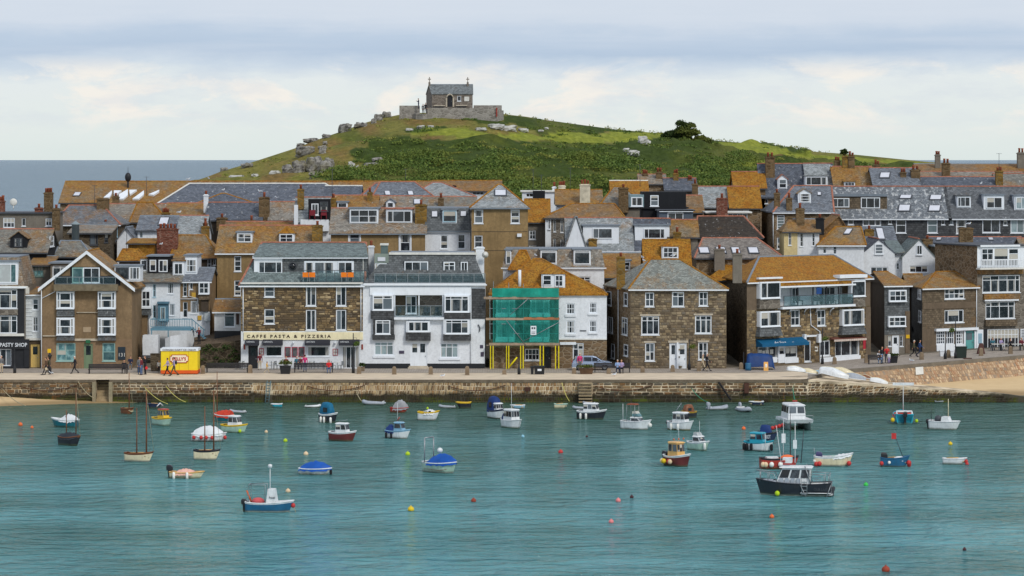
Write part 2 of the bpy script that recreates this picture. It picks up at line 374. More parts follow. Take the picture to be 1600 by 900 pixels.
# ================================================================= SETTING
# ---- water
def water_mat(name,deep,deep2,tint,rough,s1,bstr,refl,farfade=False):
    m = bpy.data.materials.new(name); m.use_nodes = True; m.node_tree.nodes.clear(); T = NT(m.node_tree)
    v = POS(T); mp = T.vmath('MULTIPLY',v,(1,1.15,0))
    a = T.noise(T.vmath('MULTIPLY',v,(.62,1.0,0)),s1,3,.5,dist=.6); b = T.noise(T.vmath('MULTIPLY',v,(.5,.8,0)),s1*.32,3,.55); c = T.noise(mp,s1*3.6,3,.65)
    hgt = T.math('ADD',T.math('MULTIPLY',a,1.0),T.math('ADD',T.math('MULTIPLY',b,1.3),T.math('MULTIPLY',c,.17)))
    bp = T.n('ShaderNodeBump',{'Strength': 1.0,'Distance': bstr,'Height': hgt})
    big = T.noise(T.vmath('MULTIPLY',v,(.03,.06,0)),1.0,6,.62)
    col = T.mix(T.ramp(big,[(.35,0.0),(.68,1.0)]),deep,deep2)
    sy = T.n('ShaderNodeSeparateXYZ',{0: v}).outputs[1]
    if farfade:   # colour turns to a greyer green with distance, towards the quay
        col = T.mix(T.ramp(T.math('DIVIDE',sy,320.0),[(.62,0.0),(.80,.5),(.92,1.0)]),col,lin(64,92,80))
    d = T.n('ShaderNodeBsdfDiffuse',{0: col,'Normal': bp.outputs[0]})
    g = T.n('ShaderNodeBsdfGlossy',{'Color': c4(tint),'Roughness': rough,'Normal': bp.outputs[0]})
    fr = T.n('ShaderNodeFresnel',{0: 1.33,'Normal': bp.outputs[0]}).outputs[0]
    mx = T.n('ShaderNodeMixShader',{0: T.math('MULTIPLY',fr,refl,clamp=True),1: d.outputs[0],2: g.outputs[0]})
    T.L.new(mx.outputs[0],T.n('ShaderNodeOutputMaterial').inputs[0]); return m
HARBW = water_mat('harbour_water',lin(62,113,112),lin(102,166,174),(.77,.95,.97),.05,.72,1.25,1.15,True)
SEAW = water_mat('sea_water',lin(92,110,120),lin(112,130,138),(.78,.86,.9),.15,.12,3.0,.75)
b = MB(); b.poly([(-600,-60,0),(600,-60,0),(600,420,0),(-600,420,0)]); b.build('harbour_water',HARBW,kind='structure')
b = MB()
ys = [420,700,1500,4000,12000,60000,180000]
for i in range(len(ys)-1):
    for s0,s1 in ((-1,0),(0,1)):
        xa = max(1200,ys[i]*3); xb = max(1200,ys[i+1]*3)
        b.poly([(xa*s0,ys[i],0),(xa*s1,ys[i],0),(xb*s1,ys[i+1],0),(xb*s0,ys[i+1],0)])
b.build('sea',SEAW,kind='structure')
b = MB(); b.poly([(-600,-60,-4),(600,-60,-4),(600,1200,-4),(-600,1200,-4)])
b.build('sea_bed',plain('sea_bed_sand',lin(120,110,86),.9),kind='structure')

# ---- the island hill: crest line read from the photograph, slope coming down to the town
def interp(tab,x):
    xs = [t[0] for t in tab]; ys = [t[1] for t in tab]; return float(np.interp(x,xs,ys))
SIL = [(100,500),(180,420),(230,335),(300,284),(322,277),(345,268),(380,258),(420,245),(460,232),(505,215),(540,203),(570,192),(590,186),(625,179),
       (645,176.5),(700,175.5),(778,176),(792,179),(820,182),(850,187),(900,194),(960,202),(1040,209),(1090,217),(1180,225),(1260,236),(1330,241),(1400,248),(1450,253),(1520,258),(1760,270)]
YC = [(100,500),(300,505),(500,540),(620,560),(800,560),(1040,585),(1400,640),(1760,660)]
def foot(px): return (interp([(100,540),(200,480),(300,345),(1760,345)],px))
YF = 415.0
def hill_pt(px,t,rough=True):
    sy = interp(SIL,px); fy = foot(px); yc = interp(YC,px)
    py = sy+(fy-sy)*t; Y = yc+(YF-yc)*(t**.85 if t > 0 else 0)
    p = P(px,py,Y)
    if rough and t > .001:
        k = min(1,t*12)
        p.z += k*(mnoise.noise(Vector((p.x*.06,p.y*.06,3)))*1.6+mnoise.noise(Vector((p.x*.22,p.y*.22,9)))*.5)
    return p,py
def hill_at(px,py):
    sy = interp(SIL,px); p = hill_pt(px,max(0,min(1,(py-sy)/(foot(px)-sy))))[0]
    if py > 226 and any(inpoly(px,py,g) for g in SCRUB): p.z += .9*abs(mnoise.noise(Vector((p.x*.11,p.y*.16,21))))*2
    return p
def inpoly(x,y,pg):
    c = False; j = len(pg)-1
    for i in range(len(pg)):
        if (pg[i][1] > y) != (pg[j][1] > y) and x < (pg[j][0]-pg[i][0])*(y-pg[i][1])/(pg[j][1]-pg[i][1])+pg[i][0]: c = not c
        j = i
    return c
LAWN = [[(632,212),(700,206),(760,208),(870,206),(960,209),(1000,204),(1045,208),(1040,218),(1000,222),(930,222),(860,215),(780,216),(730,222),(690,216)],
        [(1095,222),(1180,227),(1260,240),(1340,246),(1440,253),(1440,262),(1330,254),(1240,248),(1180,240),(1110,234)],
        [(1150,257),(1200,256),(1190,270),(1150,270)]]
SCRUB = [[(575,228),(640,215),(690,220),(730,226),(790,217),(860,217),(930,224),(1010,224),(1045,216),(1090,226),(1180,243),(1240,250),(1330,257),(1440,262),(1500,300),(1200,345),(700,345),(600,290),(560,262)],
         [(505,300),(520,262),(540,262),(560,300)],[(790,180),(850,186),(960,202),(1040,208),(1038,213),(960,209),(860,207),(830,198),(790,190)],
         [(725,183),(790,186),(790,194),(735,192)],[(1095,217),(1180,224),(1270,236),(1270,242),(1180,229),(1095,222)],[(615,205),(680,200),(700,207),(640,213)]]
bm_v = []; bm_c = []; NX = 400; NTT = 70
GR = [lin(128,128,66),lin(144,136,76),lin(104,112,52)]; BR = lin(140,112,72); LW = [lin(140,150,58),lin(152,158,68)]; SCB = lin(72,88,40)
for i in range(NX+1):
    px = 100+1660*i/NX
    for j in range(-4,NTT+2):
        if j < 0:
            p0,py = hill_pt(px,0); k = -j
            p = Vector((p0.x*(1+.04*k),p0.y+k*k*9,p0.z-[0,.6,5,14,40][k])); py = interp(SIL,px)
        elif j > NTT:
            p0,py = hill_pt(px,1); p = Vector((p0.x,YF-25,-2.0))
        else: p,py = hill_pt(px,j/NTT)
        n = mnoise.noise(Vector((px*.03,py*.08,1))); n2 = mnoise.noise(Vector((px*.012,py*.03,5))); n3 = mnoise.noise(Vector((px*.15,py*.4,2)))
        sc_ = any(inpoly(px,py,g) for g in SCRUB) and py > 226 and 0 <= j <= NTT
        if sc_: p.z += .9*abs(mnoise.noise(Vector((p.x*.11,p.y*.16,21))))*2+.5*mnoise.noise(Vector((p.x*.4,p.y*.4,5)))
        if any(inpoly(px+n*12,py+n*2,g) for g in LAWN): c = Vector(LW[0]).lerp(Vector(LW[1]),.5+n3)
        elif any(inpoly(px+n*14+30*mnoise.noise(Vector((px*.03,py*.1,7))),py+n*4,g) for g in SCRUB): c = Vector(SCB).lerp(Vector(GR[0]),max(0,n2*.9))
        else:
            c = Vector(GR[0]).lerp(Vector(GR[1]),max(0,min(1,.5+n))).lerp(Vector(GR[2]),max(0,n2*1.6))
            b_ = max(0,min(1,mnoise.noise(Vector((px*.02,py*.06,12)))*2.2-.05+n3*.5)); c = c.lerp(Vector(BR),b_*.85)
        bm_v.append(p); bm_c.append(c*(1+.22*n3))
b = MB(); b.v = [tuple(p) for p in bm_v]; rows = NTT+6
for i in range(NX):
    for j in range(rows-1):
        a = i*rows+j; b.f.append((a,a+1,a+rows+1,a+rows)); b.m.append(0); b.sm.append(True)
m,T,p = mat('hill_turf'); vc = T.n('ShaderNodeVertexColor',layer_name='Col').outputs[0]
v = POS(T); f = T.noise(v,1.1,6,.7); c = T.mix(T.ramp(f,[(.35,.75),(.62,0.0)]),vc,T.mix(1.0,vc,(.42,.46,.36),'MULTIPLY'))
c = T.mix(T.math('MULTIPLY',T.ramp(T.noise(v,.25,5,.7),[(.5,0.0),(.7,1.0)]),.5),c,T.mix(1.0,vc,(1.3,1.2,.8),'MULTIPLY'))
T.set(p,'Base Color',c); T.set(p,'Roughness',.95); T.set(p,'Specular IOR Level',.1); bump(T,p,f,1.0,.6)
hill = b.build('hill',m,kind='structure',uv=False)
ca = hill.data.color_attributes.new('Col','FLOAT_COLOR','POINT')
ca.data.foreach_set('color',np.array([(c.x,c.y,c.z,1) for c in bm_c],dtype=np.float32).ravel())

# ---- leafy scrub: many small leaf faces gathered in bushes
def leaf_mat(name,c0,c1,c2):
    if name in MATS: return MATS[name]
    m,T,p = mat(name); r = ISL(T); v = POS(T)
    big = T.noise(v,.12,3,.6)
    c = T.ramp(r,[(0,c0),(.5,c1),(1,c2)]); c = T.mix(T.ramp(big,[(.48,0.0),(.66,.55)]),c,lin(122,126,56))
    T.set(p,'Base Color',c); T.set(p,'Roughness',.8); T.set(p,'Specular IOR Level',.15); MATS[name] = m; return m
LEAF = leaf_mat('scrub_leaves',lin(66,88,42),lin(86,108,50),lin(114,130,62))
LEAFD = leaf_mat('tree_leaves',lin(36,50,26),lin(52,70,34),lin(78,92,48))
def leaves(name,centers,mats,per=90,size=.3,parent=None,kind=None,seed=1,inner=.55,label=None):
    """centers: (point, rx, rz). small random quads in the volume of each clump"""
    rg = np.random.RandomState(seed); C = []; 
    for (c,rx,rz) in centers:
        n = max(6,int(per*(rx/1.5)**2)) if per > 0 else -per
        d = rg.normal(size=(n,3)); d /= np.linalg.norm(d,axis=1)[:,None]; d[:,2] = np.abs(d[:,2])*1.0-.15
        rad = inner+(1-inner)*rg.rand(n)**.6; rad *= 1+.25*rg.normal(size=n)*.5
        C.append(np.array([c.x,c.y,c.z])+d*rad[:,None]*np.array([rx,rx,rz]))
    C = np.concatenate(C); N = len(C)
    a = rg.normal(size=(N,3)); a /= np.linalg.norm(a,axis=1)[:,None]; b_ = np.cross(a,rg.normal(size=(N,3))); b_ /= np.linalg.norm(b_,axis=1)[:,None]
    s = (size*(.6+.8*rg.rand(N)))[:,None]
    V = np.stack([C-a*s,C+b_*s*.6,C+a*s,C-b_*s*.6],1).reshape(-1,3)
    if parent is not None: V -= np.array(worldloc(parent))
    me = bpy.data.meshes.new(name); me.vertices.add(N*4); me.vertices.foreach_set('co',V.astype(np.float32).ravel())
    me.loops.add(N*4); me.loops.foreach_set('vertex_index',np.arange(N*4,dtype=np.int32))
    me.polygons.add(N); me.polygons.foreach_set('loop_start',np.arange(0,N*4,4,dtype=np.int32)); me.update(calc_edges=True)
    me.materials.append(mats); o = bpy.data.objects.new(name,me); COL.objects.link(o)
    if parent is not None: o.parent = parent; KIDS.setdefault(parent.name,[]).append(o)
    if kind: o['kind'] = kind
    if label: o['label'] = label
    return o
def bush_field(n,size,seed,polys,rmin,rmax,per,name,label,mt,pyr=(178,335),pred=None):
    cs = []; rr = random.Random(seed); tries = 0
    while len(cs) < n and tries < 60000:
        tries += 1; px = rr.uniform(480,1500); py = rr.uniform(*pyr)
        jx,jy = 30*mnoise.noise(Vector((px*.03,py*.1,7))),7*mnoise.noise(Vector((px*.02,py*.08,17)))
        if not any(inpoly(px+jx,py+(jy if py > 232 else 0),g) for g in polys): continue
        if pred and not pred(px,py,rr): continue
        edge = py < interp(SIL,px)+9; r = (rr.uniform(.25,.6) if edge else rmin+(rmax-rmin)*rr.random()**1.8)
        if py < 242 and not edge: r = min(r,.75)
        cs.append((hill_at(px,py+r*4),r*1.5,r*.55))
    return tag(leaves(name,cs,mt,per,size,kind='stuff',seed=seed),label,'scrub')
LEAF2 = leaf_mat('bracken_leaves',lin(104,116,50),lin(130,136,62),lin(156,150,84))
pn = lambda px,py: mnoise.noise(Vector((px*.011,py*.035,4)))
bush_field(1150,.16,5,SCRUB,.6,2.8,100,'scrub','dark green scrub covering the slope of the hill',LEAF,pred=lambda x,y,r: pn(x,y) < .12)
bush_field(260,.13,6,SCRUB,.4,1.3,120,'bracken','yellow-green bracken in patches among the dark scrub',LEAF2,pyr=(215,335),pred=lambda x,y,r: pn(x,y) > .02)
cs = []; rr = random.Random(8)
for k in range(150):
    px = rr.uniform(340,1000); py = rr.uniform(interp(SIL,px)+2,280)
    if any(inpoly(px,py,g) for g in LAWN+SCRUB): continue
    cs.append((hill_at(px,py),rr.uniform(.3,1.3),rr.uniform(.12,.35)))
for k in range(70):
    px = rr.choice([rr.uniform(790,1045),rr.uniform(1095,1300),rr.uniform(1170,1260)]); cs.append((hill_at(px,interp(SIL,px)+.5),rr.uniform(.3,.9),rr.uniform(.25,.75)))
tag(leaves('rough_grass',cs,LEAF2,70,.15,kind='stuff',seed=9),'rough grass and low tufts on the crest and left slope','grass')

# ---- trees on the hill
def tree(px,py,w,h,label,cat='tree',seed=1,nm='hill_tree'):
    base = hill_at(px,py); t = thing(nm,label,cat,base)
    b = MB(); rr = random.Random(seed)
    b.tube([base,base+Vector((.1,0,h*.35)),base+Vector((-.1,.1,h*.7))],[.28,.2,.08],7)
    cl = []
    for k in range(20):
        a = rr.uniform(0,6.28); k_ = rr.random()**.6; q = base+Vector((math.cos(a)*w*.42*k_,math.sin(a)*w*.3*k_,h*rr.uniform(.12,.9-.45*k_)))
        b.tube([base+Vector((0,0,h*.28)),q],[.12,.03],5); cl.append((q,w*rr.uniform(.11,.2),h*rr.uniform(.14,.24)))
    cl += [(base+Vector((0,0,h*.5)),w*.27,h*.3),(base+Vector((w*.2,0,h*.36)),w*.22,h*.24),(base+Vector((-w*.2,0,h*.34)),w*.22,h*.22)]
    b.build('trunk',WOOD,t); leaves('crown',cl,LEAFD,1100,.17,t,seed=seed,inner=.3)
tree(1069,226,6.0,4.9,'dark wind-shaped tree standing alone on the crest of the hill',seed=4)
tree(1044,220,3.2,1.8,'low round bush leaning on the left of the dark hilltop tree','bush',5,'hill_bush')
tree(1098,232,5.0,2.6,'low spreading dark bush downhill to the right of the hilltop tree','bush',6,'hill_bush')
tree(1319,243,1.8,1.8,'small dark tree on the skyline above the chimneys on the right','tree',8)

# ---- rocks
m,T,p = mat('granite'); v = POS(T)
f = T.noise(v,1.4,6,.7); g = T.noise(v,.5,3,.6)
c = T.ramp(f,[(.34,lin(50,48,46)),(.47,lin(118,115,110)),(.7,lin(178,176,168))]); c = T.mix(T.math('MULTIPLY',T.ramp(g,[(.55,0.0),(.7,1.0)]),.5),c,lin(120,112,70))
T.set(p,'Base Color',c); T.set(p,'Roughness',.9); bump(T,p,f,.9,.3); GRANITE = m
m,T,p = mat('pale_granite'); v = POS(T); f = T.noise(v,1.2,6,.7)
T.set(p,'Base Color',T.ramp(f,[(.32,lin(92,90,84)),(.45,lin(170,170,164)),(.7,lin(212,212,206))])); T.set(p,'Roughness',.9); bump(T,p,f,.9,.2); PALEG = m
def rock_mesh(b,c,rx,ry,rz,seed,n=16,m_=10):
    o = Vector((seed*7.3,seed*3.1,seed*1.7)); vs = []
    for i in range(m_+1):
        a = math.pi*i/m_
        for j in range(n):
            t = 2*math.pi*j/n; d = Vector((math.sin(a)*math.cos(t),math.sin(a)*math.sin(t),-math.cos(a)))
            k = 1+.38*mnoise.noise(d*1.6+o)+.22*mnoise.noise(d*3.7+o); q = Vector((max(-.8,min(.8,d.x)),d.y,max(-.82,min(.82,d.z))))*k
            vs.append((c[0]+q.x*rx,c[1]+q.y*ry,c[2]+q.z*rz))
    b.add(vs,[(i*n+j,i*n+(j+1) % n,(i+1)*n+(j+1) % n,(i+1)*n+j) for i in range(m_) for j in range(n)],0,False)
def rocks(label,spec,mt,seed=1,nm='rock_outcrop'):
    t = None
    if len(spec) > 1: t = thing(nm,label,'rock',hill_at(spec[0][0],spec[0][1]))
    for k,(px,py,w,h) in enumerate(spec):
        b = MB(); g = hill_at(px,py); s = g.y/FPX; rock_mesh(b,(g.x,g.y,g.z+h*s*.25),w*s/2,w*s*.4,h*s*.55,seed*10+k)
        o = b.build('boulder',mt,t)
    if t is None: tag(o,label,'rock')
rocks('rounded granite boulder on the skyline halfway up the left slope',[(539,206,24,17)],GRANITE,1,'boulder')
rocks('low flat rock just right of the skyline boulder',[(564,199,22,11)],GRANITE,2,'boulder')
rocks('tumbled skyline boulders below the left end of the chapel wall',[(592,187,16,14),(604,183,16,12),(584,192,10,10)],GRANITE,3)
rocks('thin rock ledge on the left skyline of the hill',[(486,222,26,8),(470,226,14,6)],GRANITE,4)
rocks('small dark rock low on the left skyline',[(510,216,16,8)],GRANITE,5,'boulder')
rocks('rock at the lower left edge of the hill above the sea',[(386,259,22,9),(350,266,14,7)],GRANITE,6)
rocks('big cluster of split granite boulders above the long roofs',[(478,248,34,18),(468,265,28,26),(490,262,30,32),(508,264,24,28),(449,270,20,18),(504,246,14,12),(515,256,16,22),(496,276,30,14)],GRANITE,7)
rocks('line of stacked stones climbing from the boulder cluster',[(508,222,8,7),(508,229,8,8),(506,236,8,7),(501,242,10,6)],GRANITE,8)
rocks('leaning granite slab to the right of the boulder cluster',[(549,262,14,24),(556,272,12,18)],PALEG,9)
rocks('isolated granite tor beside the dark scrub',[(580,262,30,16),(576,271,24,14),(590,254,20,10)],GRANITE,10)
rocks('scattered pale flat stones low on the left slope',[(370,272,30,8),(430,266,20,8),(398,277,12,5)],PALEG,11)
rocks('standing pale rock in the grass in front of the chapel wall',[(729,181,20,20),(721,185,12,12)],PALEG,12,'boulder')
rocks('long whitish rock outcrop in the grass below the chapel',[(752,206,20,6),(775,203,28,10),(795,204,28,11),(817,206,20,7)],PALEG,13)
rocks('small pale stones at the left of the lawn',[(640,209,14,5),(658,205,16,6),(673,206,12,4)],PALEG,14)
rocks('two pale stones on the right end of the outcrop',[(845,203,10,4),(853,201,10,4)],PALEG,15)
rocks('pale craggy outcrop in the scrub on the right of the hill',[(1004,238,18,16),(990,247,22,10),(978,243,12,8),(1012,234,10,12),(1000,250,16,6)],PALEG,16)
rocks('small whitish stone at the foot of the scrub',[(690,276,10,4)],PALEG,17,'boulder')

# ---- town ground under the houses, the quay and the road
def zq(px): return interp([(-400,2.22),(1240,2.22),(1350,2.5),(1600,3.05),(2000,3.4)],px)
QE = [(-700,300.0),(1262,300.0)]          # quay edge on the harbour side (px, Y)
QR = [(1262,309.0),(1350,312.0),(1470,317.5),(1600,324.0),(1900,338.0)]
BF = [(-700,317.5),(1170,318.5),(1380,331),(1440,334),(1530,338),(1900,352)]   # building line
def road_z(px,Y):
    return zq(px)
b = MB()
xs = list(range(-700,1901,50))
# rough hillside the town stands on
for i in range(len(xs)-1):
    for (ya,za),(yb,zb) in (((0,0),(30,1.8)),((30,1.8),(70,7)),((70,7),(110,10))):
        a0 = interp(BF,xs[i])-1.5; a1 = interp(BF,xs[i+1])-1.5; z0 = zq(xs[i])-.02; z1 = zq(xs[i+1])-.02
        b.poly([(X(xs[i],a0+ya),a0+ya,z0+za),(X(xs[i+1],a1+ya),a1+ya,z1+za),(X(xs[i+1],a1+yb),a1+yb,z1+zb),(X(xs[i],a0+yb),a0+yb,z0+zb)])
b.build('town_ground',plain('packed_ground',lin(104,98,86),.95,var=.3),kind='structure')
# quay body
m,T,p = mat('quay_mortar'); v = POS(T); z = T.n('ShaderNodeSeparateXYZ',{0: v}).outputs[2]
c = T.mix(T.ramp(T.noise(v,.5,5,.65),[(.35,0.0),(.6,1.0)]),lin(128,112,88),lin(226,208,178))
nz = T.math('ADD',z,T.math('MULTIPLY',T.math('SUBTRACT',T.noise(T.vmath('MULTIPLY',v,(1,1,2)),.8,4,.6),.5),1.1))
c = T.mix(T.ramp(nz,[(.7,.95),(1.25,0.0)]),c,lin(54,52,40)); T.set(p,'Base Color',c); T.set(p,'Roughness',.95); bump(T,p,T.noise(v,5,4),.6,.05); MORTAR = m
xr0 = X(1262,300)
b = MB(); b.box(X(-700,300),300.0,-3,X(150,300),331,2.0); b.box(X(171,300),300.0,-3,xr0,331,2.0); b.box(X(150,300),302.2,-3,X(171,300),331,2.0)
b.build('quay',MORTAR,kind='structure')
b = MB(); b.box(X(-700,300),299.9,1.96,X(150,300),300.8,2.2); b.box(X(171,300),299.9,1.96,xr0,300.8,2.2)
b.build('quay_coping',plain('dark_coping',lin(112,100,84),.9,var=.3),kind='structure')
# paving: pale concrete strip at the edge, granite setts behind, asphalt patch by the houses
m,T,p = mat('granite_setts'); uv = POS(T)
br = T.n('ShaderNodeTexBrick',{'Vector': uv,'Scale': 1.0,'Mortar Size': .03,'Brick Width': .5,'Row Height': .35,'Color1': c4(lin(178,168,156)),'Color2': c4(lin(136,126,116)),'Mortar': c4(lin(104,96,86))})
c = T.mix(T.math('MULTIPLY',T.noise(uv,.4,4,.6),.7),br.outputs[0],lin(160,150,138)); T.set(p,'Base Color',c); T.set(p,'Roughness',.85); SETTS = m
def strip(b,pxs,fa,fb,za,zb):
    for i in range(len(pxs)-1):
        q = []
        for px,f,zo in ((pxs[i],fa,za),(pxs[i+1],fa,za),(pxs[i+1],fb,zb),(pxs[i],fb,zb)):
            Y = f(px); q.append((X(px,Y),Y,zq(px)+zo))
        b.poly(q)
edge = lambda px: 300.0 if px <= 1262 else interp(QR,px)
mid = lambda px: (309.2 if px <= 1150 else min(interp([(1150,309.2),(1262,312.6)],px),312.6) if px <= 1262 else interp(QR,px)+3.4)
back = lambda px: interp(BF,px)+.5
P1 = list(range(-700,1251,50))+[1262]; P2 = [1262,1300,1350,1400,1470,1540,1600,1700,1900]
b = MB(); strip(b,P1,lambda p: 300.0,mid,0,0); strip(b,P2,edge,lambda p: edge(p)+1.1,0,0)
b.build('promenade',plain('pale_concrete',lin(206,190,166),.85,var=.14,streak=False,scale=.8),kind='structure')
b = MB(); strip(b,P1,mid,back,.004,.004)
strip(b,P2,lambda p: edge(p)+1.1,back,.004,.004)
b.build('street',SETTS,kind='structure')
# kerb line between strip and setts
b = MB()
for px in range(-700,1240,50):
    b.box(X(px,309.2),mid(px)-.08,2.2,X(px+49.6,309.2),mid(px)+.08,2.26)
b.build('kerb',plain('kerb_granite',lin(150,142,128),.85),kind='structure')
# right-hand wall of the promenade (leans back), slipway and beach
def wall_face(px,t):  # t 0 foot, 1 top
    Yt = edge(px) if px > 1262 else 309.0; zt = zq(px)-.18; zf = interp([(1262,1.2),(1390,.45),(1600,.95),(1900,1.3)],px)
    a = Vector((X(px,Yt),Yt,zt)); f = Vector((X(px,Yt),Yt-1.1,zf-.3)); return f.lerp(a,t)
b = MB()
for i in range(len(P2)-1):
    a,c_ = P2[i],P2[i+1]; q = [wall_face(a,0),wall_face(c_,0),wall_face(c_,1),wall_face(a,1)]; b.slab(q,(0,1.2,-.02))
b.build('promenade_wall',plain('wall_mortar',lin(160,134,108),.95,var=.2),kind='structure')
b = MB()
for i in range(len(P2)-1):
    a,c_ = P2[i],P2[i+1]; A0,A1 = edge(a),edge(c_)
    b.hexa([(X(a,A0),A0-.12,zq(a)-.34),(X(c_,A1),A1-.12,zq(c_)-.34),(X(c_,A1),A1+.6,zq(c_)-.34),(X(a,A0),A0+.6,zq(a)-.34),
            (X(a,A0),A0-.12,zq(a)+.03),(X(c_,A1),A1-.12,zq(c_)+.03),(X(c_,A1),A1+.6,zq(c_)+.03),(X(a,A0),A0+.6,zq(a)+.03)])
b.build('promenade_coping',plain('grey_coping',lin(118,110,98),.9,var=.2),kind='structure')
# slipway: a ramp in front of that wall, going down to the right
def slip(px): return interp([(1262,2.2),(1330,1.9),(1400,1.6),(1470,1.3),(1560,.9),(1640,.2)],px)
b = MB(); sp = [1262,1300,1340,1400,1470,1520,1560,1640]
for i in range(len(sp)-1):
    a,c_ = sp[i],sp[i+1]; w = lambda p: interp([(1262,309.2),(1400,305.5),(1560,301.2),(1640,300.8)],p)
    q = [(X(a,300),300),(X(c_,300),300),(X(c_,300),w(c_)),(X(a,300),w(a))]
    b.hexa([(x,y,-2) for x,y in q]+[(q[0][0],q[0][1],slip(a)),(q[1][0],q[1][1],slip(c_)),(q[2][0],q[2][1],slip(c_)),(q[3][0],q[3][1],slip(a))])
b.build('slipway',MORTAR,kind='structure')
# sand
def sandmat(n='sand'):
    m,T,p = mat(n); v = POS(T); z = T.n('ShaderNodeSeparateXYZ',{0: v}).outputs[2]
    f = T.noise(v,.6,5,.65); c = T.mix(f,lin(196,168,124),lin(218,192,148))
    zz = T.math('ADD',z,T.math('MULTIPLY',T.math('SUBTRACT',T.noise(v,.25,3),.5),.35))
    c = T.mix(T.ramp(zz,[(.12,.85),(.32,0.0)]),c,lin(140,116,78)); T.set(p,'Base Color',c); T.set(p,'Roughness',.85); bump(T,p,T.noise(v,2,4),.5,.08); return m
SAND = sandmat()
b = MB(); n = 24
def sgrid(px,k,back_,front):
    Y = back_+(front-back_)*k; return Y
for (xa,xb,fb,ff,fz) in ((1380,1950,lambda p: wall_face(p,0).y+.15,lambda p: interp([(1380,301),(1560,301.5),(1600,301.0),(1950,296)],p),lambda p: interp([(1380,.55),(1600,1.0),(1950,1.3)],p)),
                             (-700,260,lambda p: 300.2,lambda p: interp([(-700,286),(0,291),(120,294),(260,297)],p),lambda p: interp([(-700,1.0),(0,.66),(60,.36),(120,.2),(200,.08),(260,-.1)],p))):
    g = []
    for i in range(n+1):
        px = xa+(xb-xa)*i/n
        for j in range(13):
            k = j/12; Y = fb(px)+(ff(px)-fb(px))*k; zz = fz(px)*(1-k)**1.1+(-.5)*k+.05*mnoise.noise(Vector((px*.02,Y*.4,0)))
            g.append((X(px,Y),Y,zz))
    base = len(b.v); b.v += g
    for i in range(n):
        for j in range(12):
            a = base+i*13+j; b.f.append((a,a+1,a+14,a+13)); b.m.append(0); b.sm.append(True)
b.build('beach',SAND,kind='structure')

# ---- the stones of the quay wall: every block its own piece of geometry
SEAST = blocks('quay_stone',[lin(112,94,72),lin(136,112,82),lin(92,78,62),lin(150,122,88),lin(104,96,84),lin(128,96,64)],True)
PROMST = blocks('promenade_wall_stone',[lin(190,160,128),lin(164,142,118),lin(204,180,148),lin(174,136,106),lin(146,134,120),lin(186,164,138)],False)
def course(b,fr,u0,u1,z0,z1,hs,ws,gap,proud,rr,holes=(),skew=0.0):
    z = z0
    while z < z1-.08:
        h = min(rr.uniform(*hs),z1-z)
        u = u0-rr.uniform(0,ws[0])
        while u < u1:
            w = rr.uniform(*ws); a = max(u,u0)+gap/2; c = min(u+w,u1)-gap/2; za = z+gap/2; zc = z+h-gap/2; u += w
            if c-a < .06: continue
            if any(a < H_[2] and c > H_[0] and za < H_[3] and zc > H_[1] for H_ in holes):
                hit = [H_ for H_ in holes if a < H_[2] and c > H_[0] and za < H_[3] and zc > H_[1]][0]
                if a < hit[0]-.08: c = hit[0]-.01
                elif c > hit[2]+.08: a = hit[2]+.01
                else: continue
            pr = rr.uniform(*proud); j = lambda: rr.uniform(-gap*.55,gap*.55); s = skew*(zc-za)
            q = lambda uu,ww,zz: fr.o+fr.u*uu+fr.n*ww+fr.up*zz
            p0 = [q(a+j(),0,za+j()),q(c+j(),0,za+j()),q(c+j()+s,0,zc+j()),q(a+j()+s,0,zc+j())]
            ins = min(.03,(c-a)*.12); p1 = [q(a+ins,pr,za+ins),q(c-ins,pr,za+ins),q(c-ins+s,pr,zc-ins),q(a+ins+s,pr,zc-ins)]
            b.add(p0+p1,[(4,5,6,7),(0,1,5,4),(1,2,6,5),(2,3,7,6),(3,0,4,7)])
        z += h
class Frame:
    def __init__(s,A,B,z0=0.0,up=None):
        s.o = Vector((A[0],A[1],z0)); d = Vector((B[0]-A[0],B[1]-A[1],0)); s.L = d.length; s.u = d.normalized()
        s.n = Vector((s.u.y,-s.u.x,0)); s.up = up or Vector((0,0,1)); s.p0 = Vector((A[0],A[1],0))
    def uz(s,px,py):
        p = ray_plane(px,py,s.p0,s.n); return (p-s.p0).dot(s.u),p.z
SEAV = blocks('quay_stone_upright',[lin(176,146,106),lin(142,114,82),lin(200,172,130),lin(116,94,70),lin(160,124,84),lin(184,160,126)],True)
rr = random.Random(11); b = MB(); fr = Frame((X(-60,300),300.0),(xr0,300.0)); b2 = MB()
U = lambda px: X(px,300)-X(-60,300)
course(b,fr,0,U(150),-.3,1.95,(.16,.34),(.22,.75),.035,(.01,.09),rr)
course(b,fr,U(171),U(395),-.3,1.95,(.24,.32),(.4,.8),.07,(.02,.06),rr)
course(b2,fr,U(395),U(720),-.3,1.95,(.42,.62),(.14,.3),.06,(.02,.08),rr,holes=[(U(415),-1,U(425),3)],skew=.15)
course(b2,fr,U(720),U(903),-.3,1.95,(.26,.46),(.2,.4),.08,(.02,.08),rr,skew=.05)
b2.build('quay_upright_stones',SEAV,kind='stuff')['label'] = 'upright narrow stones in the middle of the quay wall'
course(b,fr,U(926),U(1262),-.3,1.95,(.27,.36),(.4,.95),.09,(.02,.07),rr)
b.build('quay_wall_stones',SEAST,kind='stuff')['label'] = 'courses of dark weathered stones facing the harbour wall'
b = MB(); fr = Frame((xr0,300.0),(X(1600,300),300.0))
for i in range(16):   # slipway side wall
    a = 1262+(1590-1262)*i/16; c_ = 1262+(1590-1262)*(i+1)/16
    course(b,fr,X(a,300)-xr0,X(c_,300)-xr0,-.3,slip(c_)-.12,(.22,.3),(.3,.5),.06,(.02,.06),rr,skew=.5)
